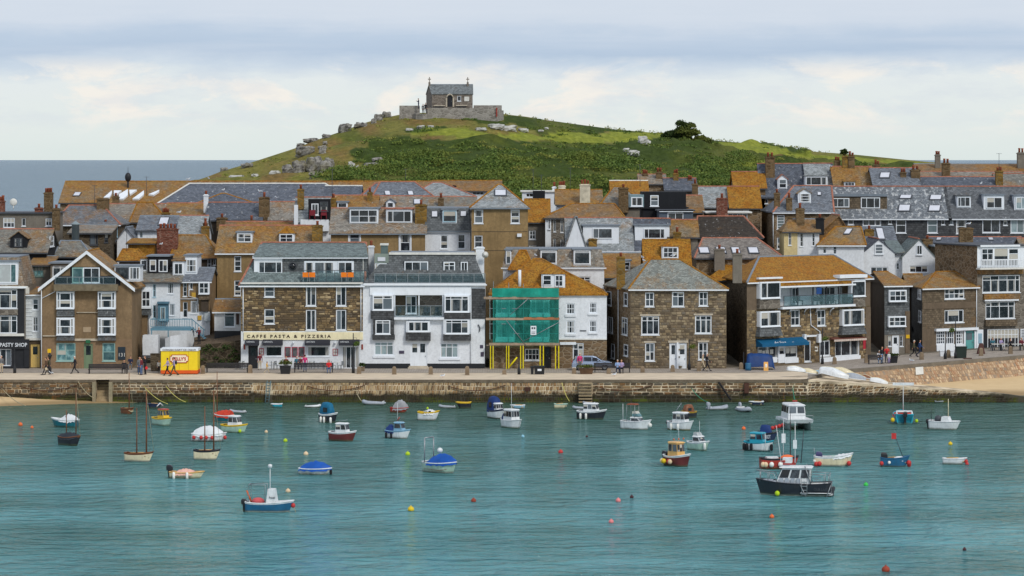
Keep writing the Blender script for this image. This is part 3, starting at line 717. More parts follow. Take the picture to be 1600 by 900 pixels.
b.build('slipway_stones',SEAST,kind='stuff')['label'] = 'sloping stones and weed on the side of the slipway'
b = MB()
for i in range(14):
    a = 1270+(1640-1270)*i/14; c_ = 1270+(1640-1270)*(i+1)/14
    f0,f1,t0 = wall_face(a,0),wall_face(c_,0),wall_face(a,1)
    fr = Frame((f0.x,f0.y),(f1.x,f1.y),f0.z); fr.up = (t0-f0).normalized(); fr.n = fr.u.cross(fr.up).normalized()*1.0
    if fr.n.y > 0: fr.n = -fr.n
    course(b,fr,0,fr.L,0,(t0-f0).length,(.3,.5),(.16,.4),.03,(.01,.07),rr,skew=-.45)
b.build('promenade_wall_stones',PROMST,kind='stuff')['label'] = 'pinkish stones set on a slant in the wall above the sand'
# ================================================================= BUILDING KIT
def cell_edges(a,b,spec):
    if isinstance(spec,(tuple,list)): return [a]+[a+(b-a)*f for f in spec]+[b]
    return [a+(b-a)*i/spec for i in range(spec+1)]
FRM = {'w': UPVC,'g': UPVC,'t': UPVC,'k': BLACK,'n': UPVC}
FRM['T'] = plain('teal_frame',lin(150,186,180),.5); FRM['B'] = plain('blue_frame',lin(168,200,214),.5)
FRM['D'] = DKGREY; FRM['G'] = plain('grey_green_frame',lin(104,128,122),.5)
GLS = {'w': GLASS,'g': GLASSP,'t': GLASST,'k': GLASS,'n': GLASSP,'T': GLASST,'B': GLASS,'D': GLASS,'G': GLASST}
def window(par,fr,u0,u1,z0,z1,c=1,r=2,k='w',w=-.13,sill=True,name='window',label=None):
    W_,H_ = u1-u0,z1-z0; fw = max(.05,min(.1,W_*.13,H_*.13)); mw = fw*.62
    if r == 't': r = (.72,)
    elif r == 'T': r = (.8,)
    xs,zs = cell_edges(u0,u1,c),cell_edges(z0,z1,r)
    b = MB(); d = .07
    b.fbox(fr,u0,u0+fw,w,w+d,z0,z1); b.fbox(fr,u1-fw,u1,w,w+d,z0,z1)
    b.fbox(fr,u0+fw,u1-fw,w,w+d,z0,z0+fw); b.fbox(fr,u0+fw,u1-fw,w,w+d,z1-fw,z1)
    for x in xs[1:-1]: b.fbox(fr,x-mw/2,x+mw/2,w,w+d-.01,z0+fw,z1-fw)
    for i in range(len(xs)-1):
        a = xs[i]+(fw if i == 0 else mw/2); e_ = xs[i+1]-(fw if i == len(xs)-2 else mw/2)
        for z in zs[1:-1]: b.fbox(fr,a,e_,w,w+d-.015,z-mw/2,z+mw/2)
    if sill: b.fbox(fr,u0-.06,u1+.06,w,.07 if w < 0 else w+.14,z0-.09,z0-.003)
    o = b.build(name,FRM[k],par,uv=False,label=label)
    small = (xs[1]-xs[0])*FPX/fr.o.y < 7 or (zs[1]-zs[0])*FPX/fr.o.y < 6
    g = MB()
    for i in range(len(xs)-1):
        for j in range(len(zs)-1):
            g.fbox(fr,xs[i]+(fw*.8 if i == 0 else .01),xs[i+1]-(fw*.8 if i == len(xs)-2 else .01),w+.012,w+.03,
                   zs[j]+(fw*.8 if j == 0 else .01),zs[j+1]-(fw*.8 if j == len(zs)-2 else .01))
            if not small: g.build('pane',GLS[k],o if par.parent is None else par,uv=False); g = MB()
    if small: g.build('glazing',GLS[k],o if par.parent is None else par,uv=False)
    return o
DOORC = {}
def door(par,fr,u0,u1,z0,z1,col='white',w=-.13,glass=.4,leaf2=False):
    if col not in DOORC:
        DOORC[col] = {'white': WHITE,'cream': plain('cream_door',lin(222,192,118),.5),'green': plain('green_door',lin(112,132,104),.5),'teal': plain('teal_door',lin(92,158,156),.5),
                      'dark': BLACK,'blue': plain('blue_door',lin(96,132,154),.5),'brown': WOOD}[col]
    m = DOORC[col]; b = MB(); f = .08
    b.fbox(fr,u0,u0+f,w,w+.09,z0,z1); b.fbox(fr,u1-f,u1,w,w+.09,z0,z1); b.fbox(fr,u0+f,u1-f,w,w+.09,z1-f,z1)
    b.fbox(fr,u0+f,u1-f,w,w+.045,z0,z1-f)
    us = [(u0+f,u1-f)] if not leaf2 else [(u0+f,(u0+u1)/2-.02),((u0+u1)/2+.02,u1-f)]
    for a,c in us:
        b.fbox(fr,a+.12,c-.12,w+.045,w+.06,z0+.2,z0+(z1-z0)*.42)
    o = b.build('door',m,par,uv=False)
    tgt = o if par.parent is None else par
    if glass:
        for a,c in us:
            g = MB(); g.fbox(fr,a+.14,c-.14,w+.045,w+.062,z0+(z1-z0)*(1-glass)-.1,z1-f-.14); g.build('door_glass',GLASS,tgt,uv=False)
    g = MB(); g.fbox(fr,us[-1][1]-.14,us[-1][1]-.08,w+.06,w+.12,z0+.95,z0+1.07); g.build('door_handle',STEEL,tgt,uv=False)
    return o
def px_rect(fr,x0,y0,x1,y1):
    u0,z1 = fr.uz(x0,y0); u1,_ = fr.uz(x1,y0); _,z0 = fr.uz((x0+x1)/2,y1); _,z1 = fr.uz((x0+x1)/2,y0); return u0,z0,u1,z1
def bpx(b,fr,x0,y0,x1,y1,w0,w1,mi=0):
    u0,z0,u1,z1 = px_rect(fr,x0,y0,x1,y1); b.fbox(fr,u0,u1,w0,w1,z0,z1,mi)
def part(par,name,m,fr,rects,w0=0.0,w1=.1,label=None,kind=None):
    b = MB(); o = None
    for r in rects:
        bpx(b,fr,r[0],r[1],r[2],r[3],r[4] if len(r) > 4 else w0,r[5] if len(r) > 5 else w1)
        if par is not None and kind is None: o = b.build(name,m,par,label=label); b = MB()
    return o if o is not None else b.build(name,m,par,label=label,kind=kind)
def pwin(par,fr,x0,y0,x1,y1,c=1,r=2,k='w',w=.03,sill=True,name='window'):
    u0,z0,u1,z1 = px_rect(fr,x0,y0,x1,y1)
    if k.startswith('d:'): return door(par,fr,u0,u1,z0,z1,k[2:].split('/')[0],w,glass=0 if '/0' in k else .4,leaf2='/2' in k)
    return window(par,fr,u0,u1,z0,z1,c,r,k,w,sill,name)
def wall_grid(b,fr,u0,u1,z0,z1,holes,bands=None,depth=.16):
    """front wall with openings; bands: [(z_low, mat index)] from the top down"""
    xs = sorted({u0,u1}|{h[0] for h in holes}|{h[2] for h in holes}); zs = {z0,z1}|{h[1] for h in holes}|{h[3] for h in holes}
    bands = bands or [(z0-1,0)]; zs |= {z for z,_ in bands if z0 < z < z1}; zs = sorted(z for z in zs if z0 <= z <= z1); xs = [x for x in xs if u0 <= x <= u1]
    q = lambda u,w,z: fr.o+fr.u*u+fr.n*w+Vector((0,0,z-fr.o.z))
    for j in range(len(zs)-1):
        zc = (zs[j]+zs[j+1])/2; mi = next((m for z,m in bands if zc > z),bands[-1][1]); run = None
        for i in range(len(xs)-1):
            xc = (xs[i]+xs[i+1])/2
            inside = any(h[0] < xc < h[2] and h[1] < zc < h[3] for h in holes)
            if not inside and run is None: run = xs[i]
            if run is not None and (inside or i == len(xs)-2):
                e_ = xs[i] if inside else xs[i+1]; b.poly([q(run,0,zs[j]),q(e_,0,zs[j]),q(e_,0,zs[j+1]),q(run,0,zs[j+1])],mi); run = None
    for h in holes:
        a,c,e_,f = h[:4]; dp = h[4] if len(h) > 4 else depth; zc = (c+f)/2; mi = next((m for z,m in bands if zc > z),bands[-1][1])
        b.poly([q(a,0,c),q(e_,0,c),q(e_,-dp,c),q(a,-dp,c)],mi); b.poly([q(a,-dp,f),q(e_,-dp,f),q(e_,0,f),q(a,0,f)],mi)
        b.poly([q(a,-dp,c),q(a,-dp,f),q(a,0,f),q(a,0,c)],mi); b.poly([q(e_,0,c),q(e_,0,f),q(e_,-dp,f),q(e_,-dp,c)],mi)
        b.poly([q(a,-dp,c),q(e_,-dp,c),q(e_,-dp,f),q(a,-dp,f)],h[5] if len(h) > 5 else mi)
def ridge_tiles(par,segs,m=None,r=.1):
    b = MB(); rr = random.Random(len(segs))
    for a,c in segs:
        a,c = Vector(a),Vector(c); L = (c-a).length
        if L < .3: continue
        n = max(1,int(L/.48)); d = (c-a)/n; s = Vector((d.y,-d.x,0)); s = s.normalized()*r*1.25 if s.length > .01 else Vector((r,0,0))
        for i in range(n):
            p = a+d*i; e_ = a+d*(i+.96); up = Vector((0,0,r*rr.uniform(.8,1.05))); dn = Vector((0,0,-r*.45))
            b.add([p-s+dn,p+up*.8-s*.5,p+up*.8+s*.5,p+s+dn,e_-s+dn,e_+up*.8-s*.5,e_+up*.8+s*.5,e_+s+dn],[(0,1,2,3),(7,6,5,4),(0,4,5,1),(1,5,6,2),(2,6,7,3)])
    return b.build('ridge_tiles',m or CLAY,par,kind='stuff')
CH = {'s': rubble('chimney_stone',lin(112,92,66),lin(120,104,80),3.2,.4),'b': rubble('chimney_brick',lin(122,74,60),lin(140,110,96),5,.3,3.0),'w': RW_WHITE,'g': RW_GREY,'k': RW_BLACK,
      'o': rubble('chimney_lichen',lin(136,106,52),lin(120,104,70),2.4,.4),'p': plain('peeling_chimney',lin(204,196,174),.85,var=.3)}
def chimney(par,x,yt,yb,wpx,m,pots,Y,potm=None,pk=1.0):
    s = Y/FPX; cx = X(x,Y); zt,zb = Z(yt,Y),Z(yb,Y); hw = wpx*s/2; hd = min(hw*1.0,.55)
    ph = .55*pk if pots else 0; b = MB(); zt2 = zt-ph; zb = min(zb,zt2-.4)-.8
    b.box(cx-hw,Y-hd,zb,cx+hw,Y+hd,zt2-.16); b.box(cx-hw-.07,Y-hd-.07,zt2-.16,cx+hw+.07,Y+hd+.07,zt2-.04); b.box(cx-hw*.86,Y-hd*.86,zt2-.04,cx+hw*.86,Y+hd*.86,zt2+.04)
    o = b.build('chimney',CH[m],par)
    for i in range(pots):
        px_ = cx+(i-(pots-1)/2)*min(.48,1.7*hw/max(1,pots)); g = MB(); hh = ph*random.Random(int(x*7+i)).uniform(.75,1.1)
        g.lathe([(.15,0),(.13,hh*.7),(.17,hh*.85),(.14,hh)],8,(px_,Y,zt2+.02)); g.build('chimney_pot',potm or POT,o,uv=False)
    return o
class House: pass
def house(label,xa,xb,Y,eave,d,roof,wall,wins=(),base=1.2,Yb=None,side=None,chim=(),dorm=(),sky=(),cat='house',gut='k',bl=None,br=None,swins=(),bands=None,holes=(),stones=None,ridge='c',name='house',ohs=.22,ohf=.25,zmin=None,group=None):
    Yb = Yb or Y; h = House(); A = (X(xa,Y),Y); B = (X(xb,Yb),Yb); fr = Frame(A,B); h.fr = fr
    ze = Z(eave,Y); h.ze = ze; nb = -fr.n
    BL = Vector((A[0],A[1],0))+nb*d if bl is None else Vector((X(bl[0],bl[1]),bl[1],0)); BR = Vector((B[0],B[1],0))+nb*d if br is None else Vector((X(br[0],br[1]),br[1],0))
    A3,B3 = Vector((A[0],A[1],0)),Vector((B[0],B[1],0)); mid = (A3+B3)/2
    t = thing(name,label,cat,(mid.x,mid.y,base),0,group); h.t = t
    side = side or wall; mats = [wall,side]
    bd = None
    if bands:
        bd = []
        for py,m in bands:
            if m not in mats: mats.append(m)
            bd.append((fr.uz((xa+xb)/2,py)[1],mats.index(m)))
    hs = [px_rect(fr,*w_[:4]) for w_ in wins]; hh = []
    for r in holes:
        q = px_rect(fr,*r[:4]); mi = 0
        if len(r) > 5:
            if r[5] not in mats: mats.append(r[5])
            mi = mats.index(r[5])
        hh.append((*q,r[4],mi))
    b = MB(); wall_grid(b,fr,0,fr.L,base,ze,hs+hh,bd)
    z = lambda v,zz: (v.x,v.y,zz)
    b.poly([z(BL,base),z(A3,base),z(A3,ze),z(BL,ze)],1); b.poly([z(B3,base),z(BR,base),z(BR,ze),z(B3,ze)],1); b.poly([z(BR,base),z(BL,base),z(BL,ze),z(BR,ze)],1)
    # ---- roof
    L = fr.L; q = lambda u,w,zz: Vector((fr.o.x,fr.o.y,0))+fr.u*u+fr.n*w+Vector((0,0,zz))
    kind = roof[0]; rb = MB(); segs = []; cx = (xa+xb)/2; th = Vector((0,0,-.14))
    bu = lambda v: (v-A3).dot(fr.u)   # u of the back corners
    ul,ur = bu(BL),bu(BR); o1 = ohf; o2 = ohs
    def zat(px,py,w): return ray_plane(px,py,fr.p0+fr.n*w,fr.n).z
    def uat(px,py,w): return (ray_plane(px,py,fr.p0+fr.n*w,fr.n)-fr.p0).dot(fr.u)
    if kind in 'gh':
        rd = d/2; zr = zat(cx,roof[1],-rd); k = (zr-ze)/rd
        e0,e1 = q(-o2,o1,ze-k*o1),q(L+o2,o1,ze-k*o1); b0,b1 = q(ul-o2,-d-o1,ze-k*o1),q(ur+o2,-d-o1,ze-k*o1)
        if kind == 'g': r0,r1 = q(ul/2-o2,-rd,zr),q((ur+L)/2+o2,-rd,zr)
        else: r0,r1 = q(uat(roof[3],roof[1],-rd),-rd,zr),q(uat(roof[4],roof[1],-rd),-rd,zr)
        rb.slab([e0,e1,r1,r0],th); rb.slab([b1,b0,r0,r1],th)
        if kind == 'h': rb.slab([b0,e0,r0],th); rb.slab([e1,b1,r1],th); segs += [(e0,r0),(e1,r1)]
        else:
            b.poly([q(0,0,ze),q(ul/2,-rd,zr-.1),q(ul,-d,ze)][::-1],1); b.poly([q(L,0,ze),q((ur+L)/2,-rd,zr-.1),q(ur,-d,ze)],1)
        segs.append((r0,r1)); h.plane = (e0,(e1-e0).cross(r0-e0).normalized())
        h.zr = zr
    elif kind == 'v':      # gable towards the harbour, apex at pixel
        ax,ay = roof[1],roof[2]; ua = uat(ax,ay,0); zr = zat(ax,ay,0)
        kl,kr = (zr-ze)/ua,(zr-ze)/(L-ua)
        f0,f1,fa = q(-o2,o1,ze-kl*o2),q(L+o2,o1,ze-kr*o2),q(ua,o1,zr); g0,g1,ga = q(-o2+ul,-d,ze-kl*o2),q(L+o2+ur-L,-d,ze-kr*o2),q(ua+(ul+ur-L)/2,-d,zr)
        rb.slab([f0,fa,ga,g0][::-1],th); rb.slab([fa,f1,g1,ga][::-1],th); segs.append((fa,ga))
        b.poly([q(0,0,ze),q(L,0,ze),q(ua,0,zr-.12)],0); h.plane = (f1,(f1-fa).cross(ga-fa).normalized()); h.plane_l = (f0,(ga-fa).cross(f0-fa).normalized())
        h.gable = (f0,fa,f1); h.zr = zr
    elif kind == 'm':      # mansard: steep front and sides, flat top
        il,ir,sb = roof[3],roof[4],roof[5]; zt = zat(cx,roof[1],-sb)
        e0,e1 = q(-o2*.3,o1*.6,ze),q(L+o2*.3,o1*.6,ze); r0,r1 = q(uat(xa+il,roof[1],-sb),-sb,zt),q(uat(xb-ir,roof[1],-sb),-sb,zt)
        c0,c1 = q(ul+(r0-q(0,-sb,zt)).dot(fr.u),-d,zt),q(ur-(q(L,-sb,zt)-r1).dot(fr.u),-d,zt); b0,b1 = q(ul,-d,ze),q(ur,-d,ze)
        rb.slab([e0,e1,r1,r0],fr.n*-.14); rb.poly([b0,e0,r0,c0],0); rb.poly([e1,b1,c1,r1],0); rb.poly([b1,b0,c0,c1],0)
        rb.slab([r0,r1,c1,c0],(0,0,.1),1); h.plane = (e0,(e1-e0).cross(r0-e0).normalized()); h.zr = zt; h.top = (r0,r1)
    elif kind == 's':
        zr = zat(cx,roof[1],-d); k = (zr-ze)/d; rb.slab([q(-o2,o1,ze-k*o1),q(L+o2,o1,ze-k*o1),q(ur+o2,-d,zr),q(ul-o2,-d,zr)],th)
        b.poly([q(ul,-d,ze),q(0,0,ze),q(ul,-d,zr)],1); b.poly([q(L,0,ze),q(ur,-d,ze),q(ur,-d,zr)],1); b.poly([q(ul,-d,ze),q(ur,-d,ze),q(ur,-d,zr),q(ul,-d,zr)][::-1],1)
        h.plane = (q(0,0,ze),(q(L,0,ze)-q(0,0,ze)).cross(q(0,-d,zr)-q(0,0,ze)).normalized()); segs.append((q(ul,-d,zr),q(ur,-d,zr))); h.zr = zr
    else:                  # flat with a slab edge
        rb.slab([q(-o2,o1,ze),q(L+o2,o1,ze),q(ur+o2,-d,ze),q(ul-o2,-d,ze)],(0,0,.16)); h.zr = ze+.16; h.plane = (q(0,0,ze+.16),Vector((0,0,1)))
    b.build('wall',mats,t)
    rmat = roof[2] if kind in 'ghms' else roof[3] if kind == 'v' else roof[1]
    rb.build('roof',[rmat,LEAD],t)
    if segs and ridge: ridge_tiles(t,segs,{'c': CLAY,'g': LEAD,'o': S_ORG,'w': OFFW,'k': DKGREY}[ridge])
    if gut and kind in 'ghsm':
        g = MB(); k_ = 0 if kind in 'm' else (h.zr-ze)/(d/2 if kind != 's' else d)*o1; gd = o1 if kind != 'm' else o1*.6
        g.fbox(Frame(A,B),-o2,L+o2,gd+.0,gd+.11,ze-k_-.2,ze-k_-.07); g.build('gutter',{'k': DKGREY,'w': WHITE,'l': LEAD}[gut],t,uv=False)
    for w_,r in zip(wins,hs):
        c = w_[4] if len(w_) > 4 else 1; rr_ = w_[5] if len(w_) > 5 else 2; k_ = w_[6] if len(w_) > 6 else 'w'
        if k_.startswith('d:'): door(t,fr,r[0],r[2],r[1],r[3],k_[2:].split('/')[0],glass=0 if '/0' in k_ else .4,leaf2='/2' in k_)
        else: window(t,fr,r[0],r[2],r[1],r[3],c,rr_,k_)
    if stones:
        sb_ = MB(); rg = random.Random(int(xa)); allh = [(u0-.04,a-.1,u1+.04,c+.04) for (u0,a,u1,c) in hs]+[x[:4] for x in hh]
        for (y0,y1,mt,hr,wr,gp) in stones[:1]:
            zlo,zhi = fr.uz(cx,y1)[1],fr.uz(cx,y0)[1]; course(sb_,Frame(A,B),0,L,zlo,zhi,hr,wr,gp,(.015,.06),rg,holes=allh)
        sb_.build('wall_stones',mt,t,kind='stuff')
    # ---- dormers
    for D in dorm:
        x0,y0,x1,y1,kd,dw,cm,rm = D[:8]; n_ = h.plane
        pt = ray_plane((x0+x1)/2,y1,n_[0],n_[1]); wd = (pt-fr.p0).dot(fr.n)+.04
        f2 = Frame(A,B); f2.o = fr.o+fr.n*wd; f2.p0 = fr.p0+fr.n*wd
        u0,z0,u1,z1 = px_rect(f2,x0,y0,x1,y1)
        # inward length until the main slope reaches the dormer top
        nn = n_[1]; inv = -fr.n; den = nn.dot(inv); p_top = f2.o+f2.u*((u0+u1)/2)+Vector((0,0,z1)); dl = (n_[0]-p_top).dot(nn)/den if abs(den) > 1e-4 else 2.5
        dl = max(.25,min(dl,4.5)) if dl > 0 else 2.5
        db = MB(); mi = 0; Q = lambda u,w,zz: f2.o+f2.u*u+f2.n*w+Vector((0,0,zz))
        db.fbox(f2,u0,u1,-dl,0,z0-.05,z1)
        if kd == 'f': db.fbox(f2,u0-.15,u1+.15,-dl-.1,.18,z1,z1+.14,1)
        elif kd == 'F': db.fbox(f2,u0-.05,u1+.05,-dl-.1,.2,z1,z1+.3,1)
        elif kd[0] == 'g':    # little gable; kd[1]: apex py
            za = f2.uz((x0+x1)/2,kd[1])[1]; um = (u0+u1)/2; dl2 = dl+(za-z1)*1.2; ov = .15
            db.add([Q(u0,0,z1),Q(u1,0,z1),Q(um,0,za-.05)],[(0,1,2)])
            db.slab([Q(u0-ov,ov,z1-.08),Q(um,ov,za),Q(um,-dl2,za),Q(u0-ov,-dl2,z1-.08)][::-1],(0,0,-.08),1); db.slab([Q(um,ov,za),Q(u1+ov,ov,z1-.08),Q(u1+ov,-dl2,z1-.08),Q(um,-dl2,za)][::-1],(0,0,-.08),1)
        elif kd[0] == 'h':    # hipped little roof
            za = f2.uz((x0+x1)/2,kd[1])[1]; um = (u0+u1)/2; ov = .15; bk = -dl-(za-z1)*1.2
            ap,bp_ = Q(um,-(u1-u0)*.35,za),Q(um,bk,za); c0,c1,c2,c3 = Q(u0-ov,ov,z1-.02),Q(u1+ov,ov,z1-.02),Q(u1+ov,bk,z1-.02),Q(u0-ov,bk,z1-.02)
            db.add([c0,c1,c2,c3,ap,bp_],[(0,1,4),(1,2,5,4),(3,0,4,5),(3,2,1,0)],1)
        db.build('dormer',[cm,rm],t)
        for w_ in dw:
            r = px_rect(f2,*w_[:4]); k_ = w_[6] if len(w_) > 6 else 'w'
            if k_.startswith('d:'): door(t,f2,r[0],r[2],r[1],r[3],k_[2:].split('/')[0],w=.02)
            else: window(t,f2,r[0],r[2],r[1],r[3],w_[4] if len(w_) > 4 else 1,w_[5] if len(w_) > 5 else 2,k_,w=.02,sill=False)
    for s_ in sky:
        n_ = h.plane; sk = s_[4] if len(s_) > 4 else 0; c_ = [ray_plane(s_[0],s_[3],*n_),ray_plane(s_[2],s_[3],*n_),ray_plane(s_[2]-sk,s_[1],*n_),ray_plane(s_[0]-sk,s_[1],*n_)]
        nn = n_[1] if n_[1].dot(Vector((0,-1,1))) > 0 else -n_[1]; g = MB(); g.slab([p-nn*.02 for p in c_],nn*.12); o = g.build('rooflight',DKGREY,t,uv=False)
        ce = sum(c_,Vector())/4; g = MB(); g.slab([ce+(p-ce)*.8+nn*.105 for p in c_],nn*.02); g.build('pane',SKYL,o,uv=False)
    for c_ in chim:
        x,yt,yb,wpx,m_,pots = c_[:6]; dep = c_[6] if len(c_) > 6 else d/2; chimney(t,x,yt,yb,wpx,m_,pots,Y+dep)
    BLx,ALx = BL,A3
    h.fl = Frame((BL.x,BL.y),(A[0],A[1])); h.frr = Frame((B[0],B[1]),(BR.x,BR.y))
    for s_ in swins:
        f3 = h.fl if s_[0] == 'l' else h.frr; pwin(t,f3,*s_[1:5],*(s_[5:] if len(s_) > 5 else (1,2)))
    return h
def pipe(par,pts,fr,r=.05,m=None,w=.1,name='drainpipe'):
    b = MB(); ps = []
    for px,py in pts: u,z_ = fr.uz(px,py); ps.append(fr.o+fr.u*u+fr.n*w+Vector((0,0,z_)))
    b.tube(ps,r,6); return b.build(name,m or WHITE,par,uv=False)
def text_obj(s,par,fr,x0,x1,yb,hpx,m,w=.05,name='lettering',bold=0.0,fit=True,ext=.015):
    """lettering as thin solid letters between pixels x0..x1 with baseline yb"""
    cu = bpy.data.curves.new('lettering','FONT'); cu.body = s; cu.size = 1.0; cu.extrude = .02; cu.offset = bold; cu.resolution_u = 2
    tmp = bpy.data.objects.new('lettering_source',cu); COL.objects.link(tmp); dg = bpy.context.evaluated_depsgraph_get(); me = bpy.data.meshes.new_from_object(tmp.evaluated_get(dg))
    COL.objects.unlink(tmp); bpy.data.objects.remove(tmp)
    n = len(me.vertices); co = np.empty(n*3); me.vertices.foreach_get('co',co); co = co.reshape(-1,3); mn,mx = co.min(0),co.max(0)
    u0,z0 = fr.uz(x0,yb); u1,_ = fr.uz(x1,yb); z1 = fr.uz(x0,yb-hpx)[1]
    sx = (u1-u0)/(mx[0]-mn[0]); sz = (z1-z0)/(mx[1]-max(mn[1],0)) if fit else sx
    off = np.array(worldloc(par)) if par else 0
    uu = u0+(co[:,0]-mn[0])*sx; zz = z0+co[:,1]*sz; ww = w+(co[:,2]/.02)*ext
    U_,N_,O_ = np.array(fr.u),np.array(fr.n),np.array(fr.o); V = O_+uu[:,None]*U_+ww[:,None]*N_+zz[:,None]*np.array([0,0,1.0]); V = V-off
    me.vertices.foreach_set('co',V.ravel()); me.update(); me.materials.clear(); me.materials.append(m)
    o = bpy.data.objects.new(name,me); COL.objects.link(o)
    if par: o.parent = par; KIDS.setdefault(par.name,[]).append(o)
    return o
# ================================================================= FRONT ROW, from the left
STN_CAFE = blocks('cafe_stone',[lin(126,108,80),lin(98,84,66),lin(148,128,96),lin(86,76,62),lin(140,118,84),lin(108,98,84),lin(184,164,128)],var=.4)
STN_GREY = blocks('cottage_stone',[lin(126,112,92),lin(104,92,76),lin(146,132,108),lin(92,82,68),lin(134,118,92),lin(116,108,96),lin(158,142,116)],var=.3)
MORT_D = plain('dark_mortar',lin(88,76,60),.95,var=.2); MORT_G = plain('grey_mortar',lin(112,100,82),.95,var=.2)
def balustrade(par,fr,x0,y0,x1,y1,w=.6,n=6,rail=STEEL,name='balustrade'):
    """glass panels between posts with a top rail"""
    u0,z0,u1,z1 = px_rect(fr,x0,y0,x1,y1); b = MB()
    b.fbox(fr,u0,u1,w-.03,w+.03,z1-.06,z1); b.fbox(fr,u0,u1,w-.02,w+.02,z0,z0+.05)
    for i in range(n+1): u = u0+(u1-u0)*i/n; b.fbox(fr,u-.025,u+.025,w-.025,w+.025,z0+.05,z1-.06)
    o = b.build(name,rail,par,uv=False); tgt = o if par.parent is None else par
    for i in range(n):
        g = MB(); a = u0+(u1-u0)*i/n+.03; c = u0+(u1-u0)*(i+1)/n-.03; g.fbox(fr,a,c,w-.008,w+.008,z0+.06,z1-.07); g.build('glass_panel',CLEAR,tgt,uv=False)
    return o
def oriel(par,fr,x0,y0,x1,y1,pb,proj,win,pm=SLH,flare=0,body=WHITE):
    """projecting window box over a hung-slate apron down to pixel pb"""
    b = MB(); bpx(b,fr,x0,y0,x1,y1,0,proj); 
    b.build('bay',body,par)
    if pb:
        u0,z0,u1,z1 = px_rect(fr,x0,y1,x1,pb); b = MB(); f = flare
        q = lambda u,w,z_: fr.o+fr.u*u+fr.n*w+Vector((0,0,z_))
        b.hexa([q(u0-f,proj+f,z0),q(u1+f,proj+f,z0),q(u1+f,-.02,z0),q(u0-f,-.02,z0),q(u0+.04,proj-.03,z1-.01),q(u1-.04,proj-.03,z1-.01),q(u1-.04,-.02,z1-.01),q(u0+.04,-.02,z1-.01)])
        b.build('apron',pm,par)
    pwin(par,fr,x0+.7,y0+.7,x1-.7,y1-.5,*win,w=proj+.01) if len(win) <= 3 else None
# --- F1 pasty shop
h = house('tall slate and stone shop at the far left with big windows over a black shopfront',-62,38,316,447,8,('m',402,S_GLIC,0,9,1.0),RW_GREY,cat='shop',name='pasty_shop',
          wins=[(-58,452,-34,482,(.7,),'t'),(-4,452,27,482,(.7,),'t'),(-58,493,-34,521,(.7,),'t'),(-4,493,27,521,(.7,),'t'),(-50,545,-28,570,2,1),(-8,545,18,572,3,1),(33,548,44,572,1,1)][:6],
          dorm=[(-5,409,28,444,'f',[(-2,412,26,442,(.68,),1,'t')],WHITE,LEAD),(-60,409,-30,444,'f',[(-58,412,-32,442,(.68,),1,'t')],WHITE,LEAD)],bands=[(447,RW_GREY),(524,BLACK)],gut='w')
part(h.t,'slate_band',ST_GREY,h.fr,[(-60,483,28,492)],0,.12)
part(h.t,'cornice',OFFW,h.fr,[(-60,447,44,451),(-60,521,38,525)],0,.2)
part(h.t,'shop_sign',BLACK,h.fr,[(-60,530,46,545)],0,.22)
part(h.t,'stall_riser',BLACK,h.fr,[(-60,572,46,580)],0,.1)
text_obj('CORNISH PASTY SHOP',h.t,h.fr,-35,43,541.5,6,WHITE,w=.24,bold=.01)
part(h.t,'shop_front_frame',BLACK,h.fr,[(18,545,22,574),(38,545,46,574),(-12,545,-9,574)],0,.15)
# --- F2 narrow white house
h = house('narrow white weatherboarded house with a cream door squeezed beside the pasty shop',38,64.5,317,459,7,('s',449,S_OCH),plain('white_boards',lin(206,212,214),.6),bands=[(531,plain('white_boards',lin(206,212,214),.6)),(590,MORT_D)],
          wins=[(51,467,60,484,1,2),(51,495,60,518,2,(.45,)),(48,538,62,574,1,1,'d:cream')],gut='w',name='narrow_house')
part(h.t,'board',WHITE,h.fr,[(38.5,y,50.5,y+.7) for y in range(463,530,6)],0,.05,kind='stuff')
part(h.t,'corner_board',RW_BROWN,h.fr,[(30,463,37,525)],0,.05)
part(h.t,'fascia',OFFW,h.fr,[(38,528,64,531.5),(30,449,46,459)],0,.18)
# --- F3 brown gabled house
h = house('brown pebbledashed house with white bargeboards and a balcony in its gable',65.5,206,316,447,9,('v',136,392,S_OCH),RW_BROWN,cat='house',name='gabled_house',ohs=.35,
          wins=[(88,536,118,564,2,(.6,),'T'),(131,537,145,577,1,1,'d:green'),(160,536,180,564,1,2,'T')],
          bands=[(530,RW_BROWN),(590,render_wall('tan_render',lin(142,118,92),.6))],ridge='o',
          dorm=[(179,416,219,439,'f',[(202,417,219,437,3,1),(181,418,201,436,1,1,'D')],WHITE,LEAD)])
g = MB(); f0,fa,f1 = h.gable
for a,c in ((f0,fa),(fa,f1)):
    nn = h.fr.n; a2,c2 = a+nn*.02,c+nn*.02; g.slab([a2+Vector((0,0,-.32)),c2+Vector((0,0,-.32)),c2+Vector((0,0,.04)),a2+Vector((0,0,.04))],nn*.1)
g.build('bargeboard',WHITE,h.t)
part(h.t,'recess_shade_panel',RW_BLACK,h.fr,[(110,417,157,443),(84,431,110,446),(157,431,188,446)],0,.04)  # flat black panels on the wall stand in for the recess's shade
pwin(h.t,h.fr,113,418,130,442,1,1,'T',w=.06); pwin(h.t,h.fr,130,418,156,442,2,1,'w',w=.06)
part(h.t,'balcony',plain('lichened_concrete',lin(122,112,92),.9,var=.3),h.fr,[(86,444,185,454)],0,.95)
balustrade(h.t,h.fr,88,432,182,443.5,.85,5)
for x0 in (89,153.5):
    oriel(h.t,h.fr,x0,455,x0+28,482,494,.45,(1,),SLH); oriel(h.t,h.fr,x0,496,x0+28,523,532,.45,(1,),SLH)
    pwin(h.t,h.fr,x0+5,457,x0+23,481,1,2,w=.47); pwin(h.t,h.fr,x0+5,498,x0+23,522,1,2,w=.47)
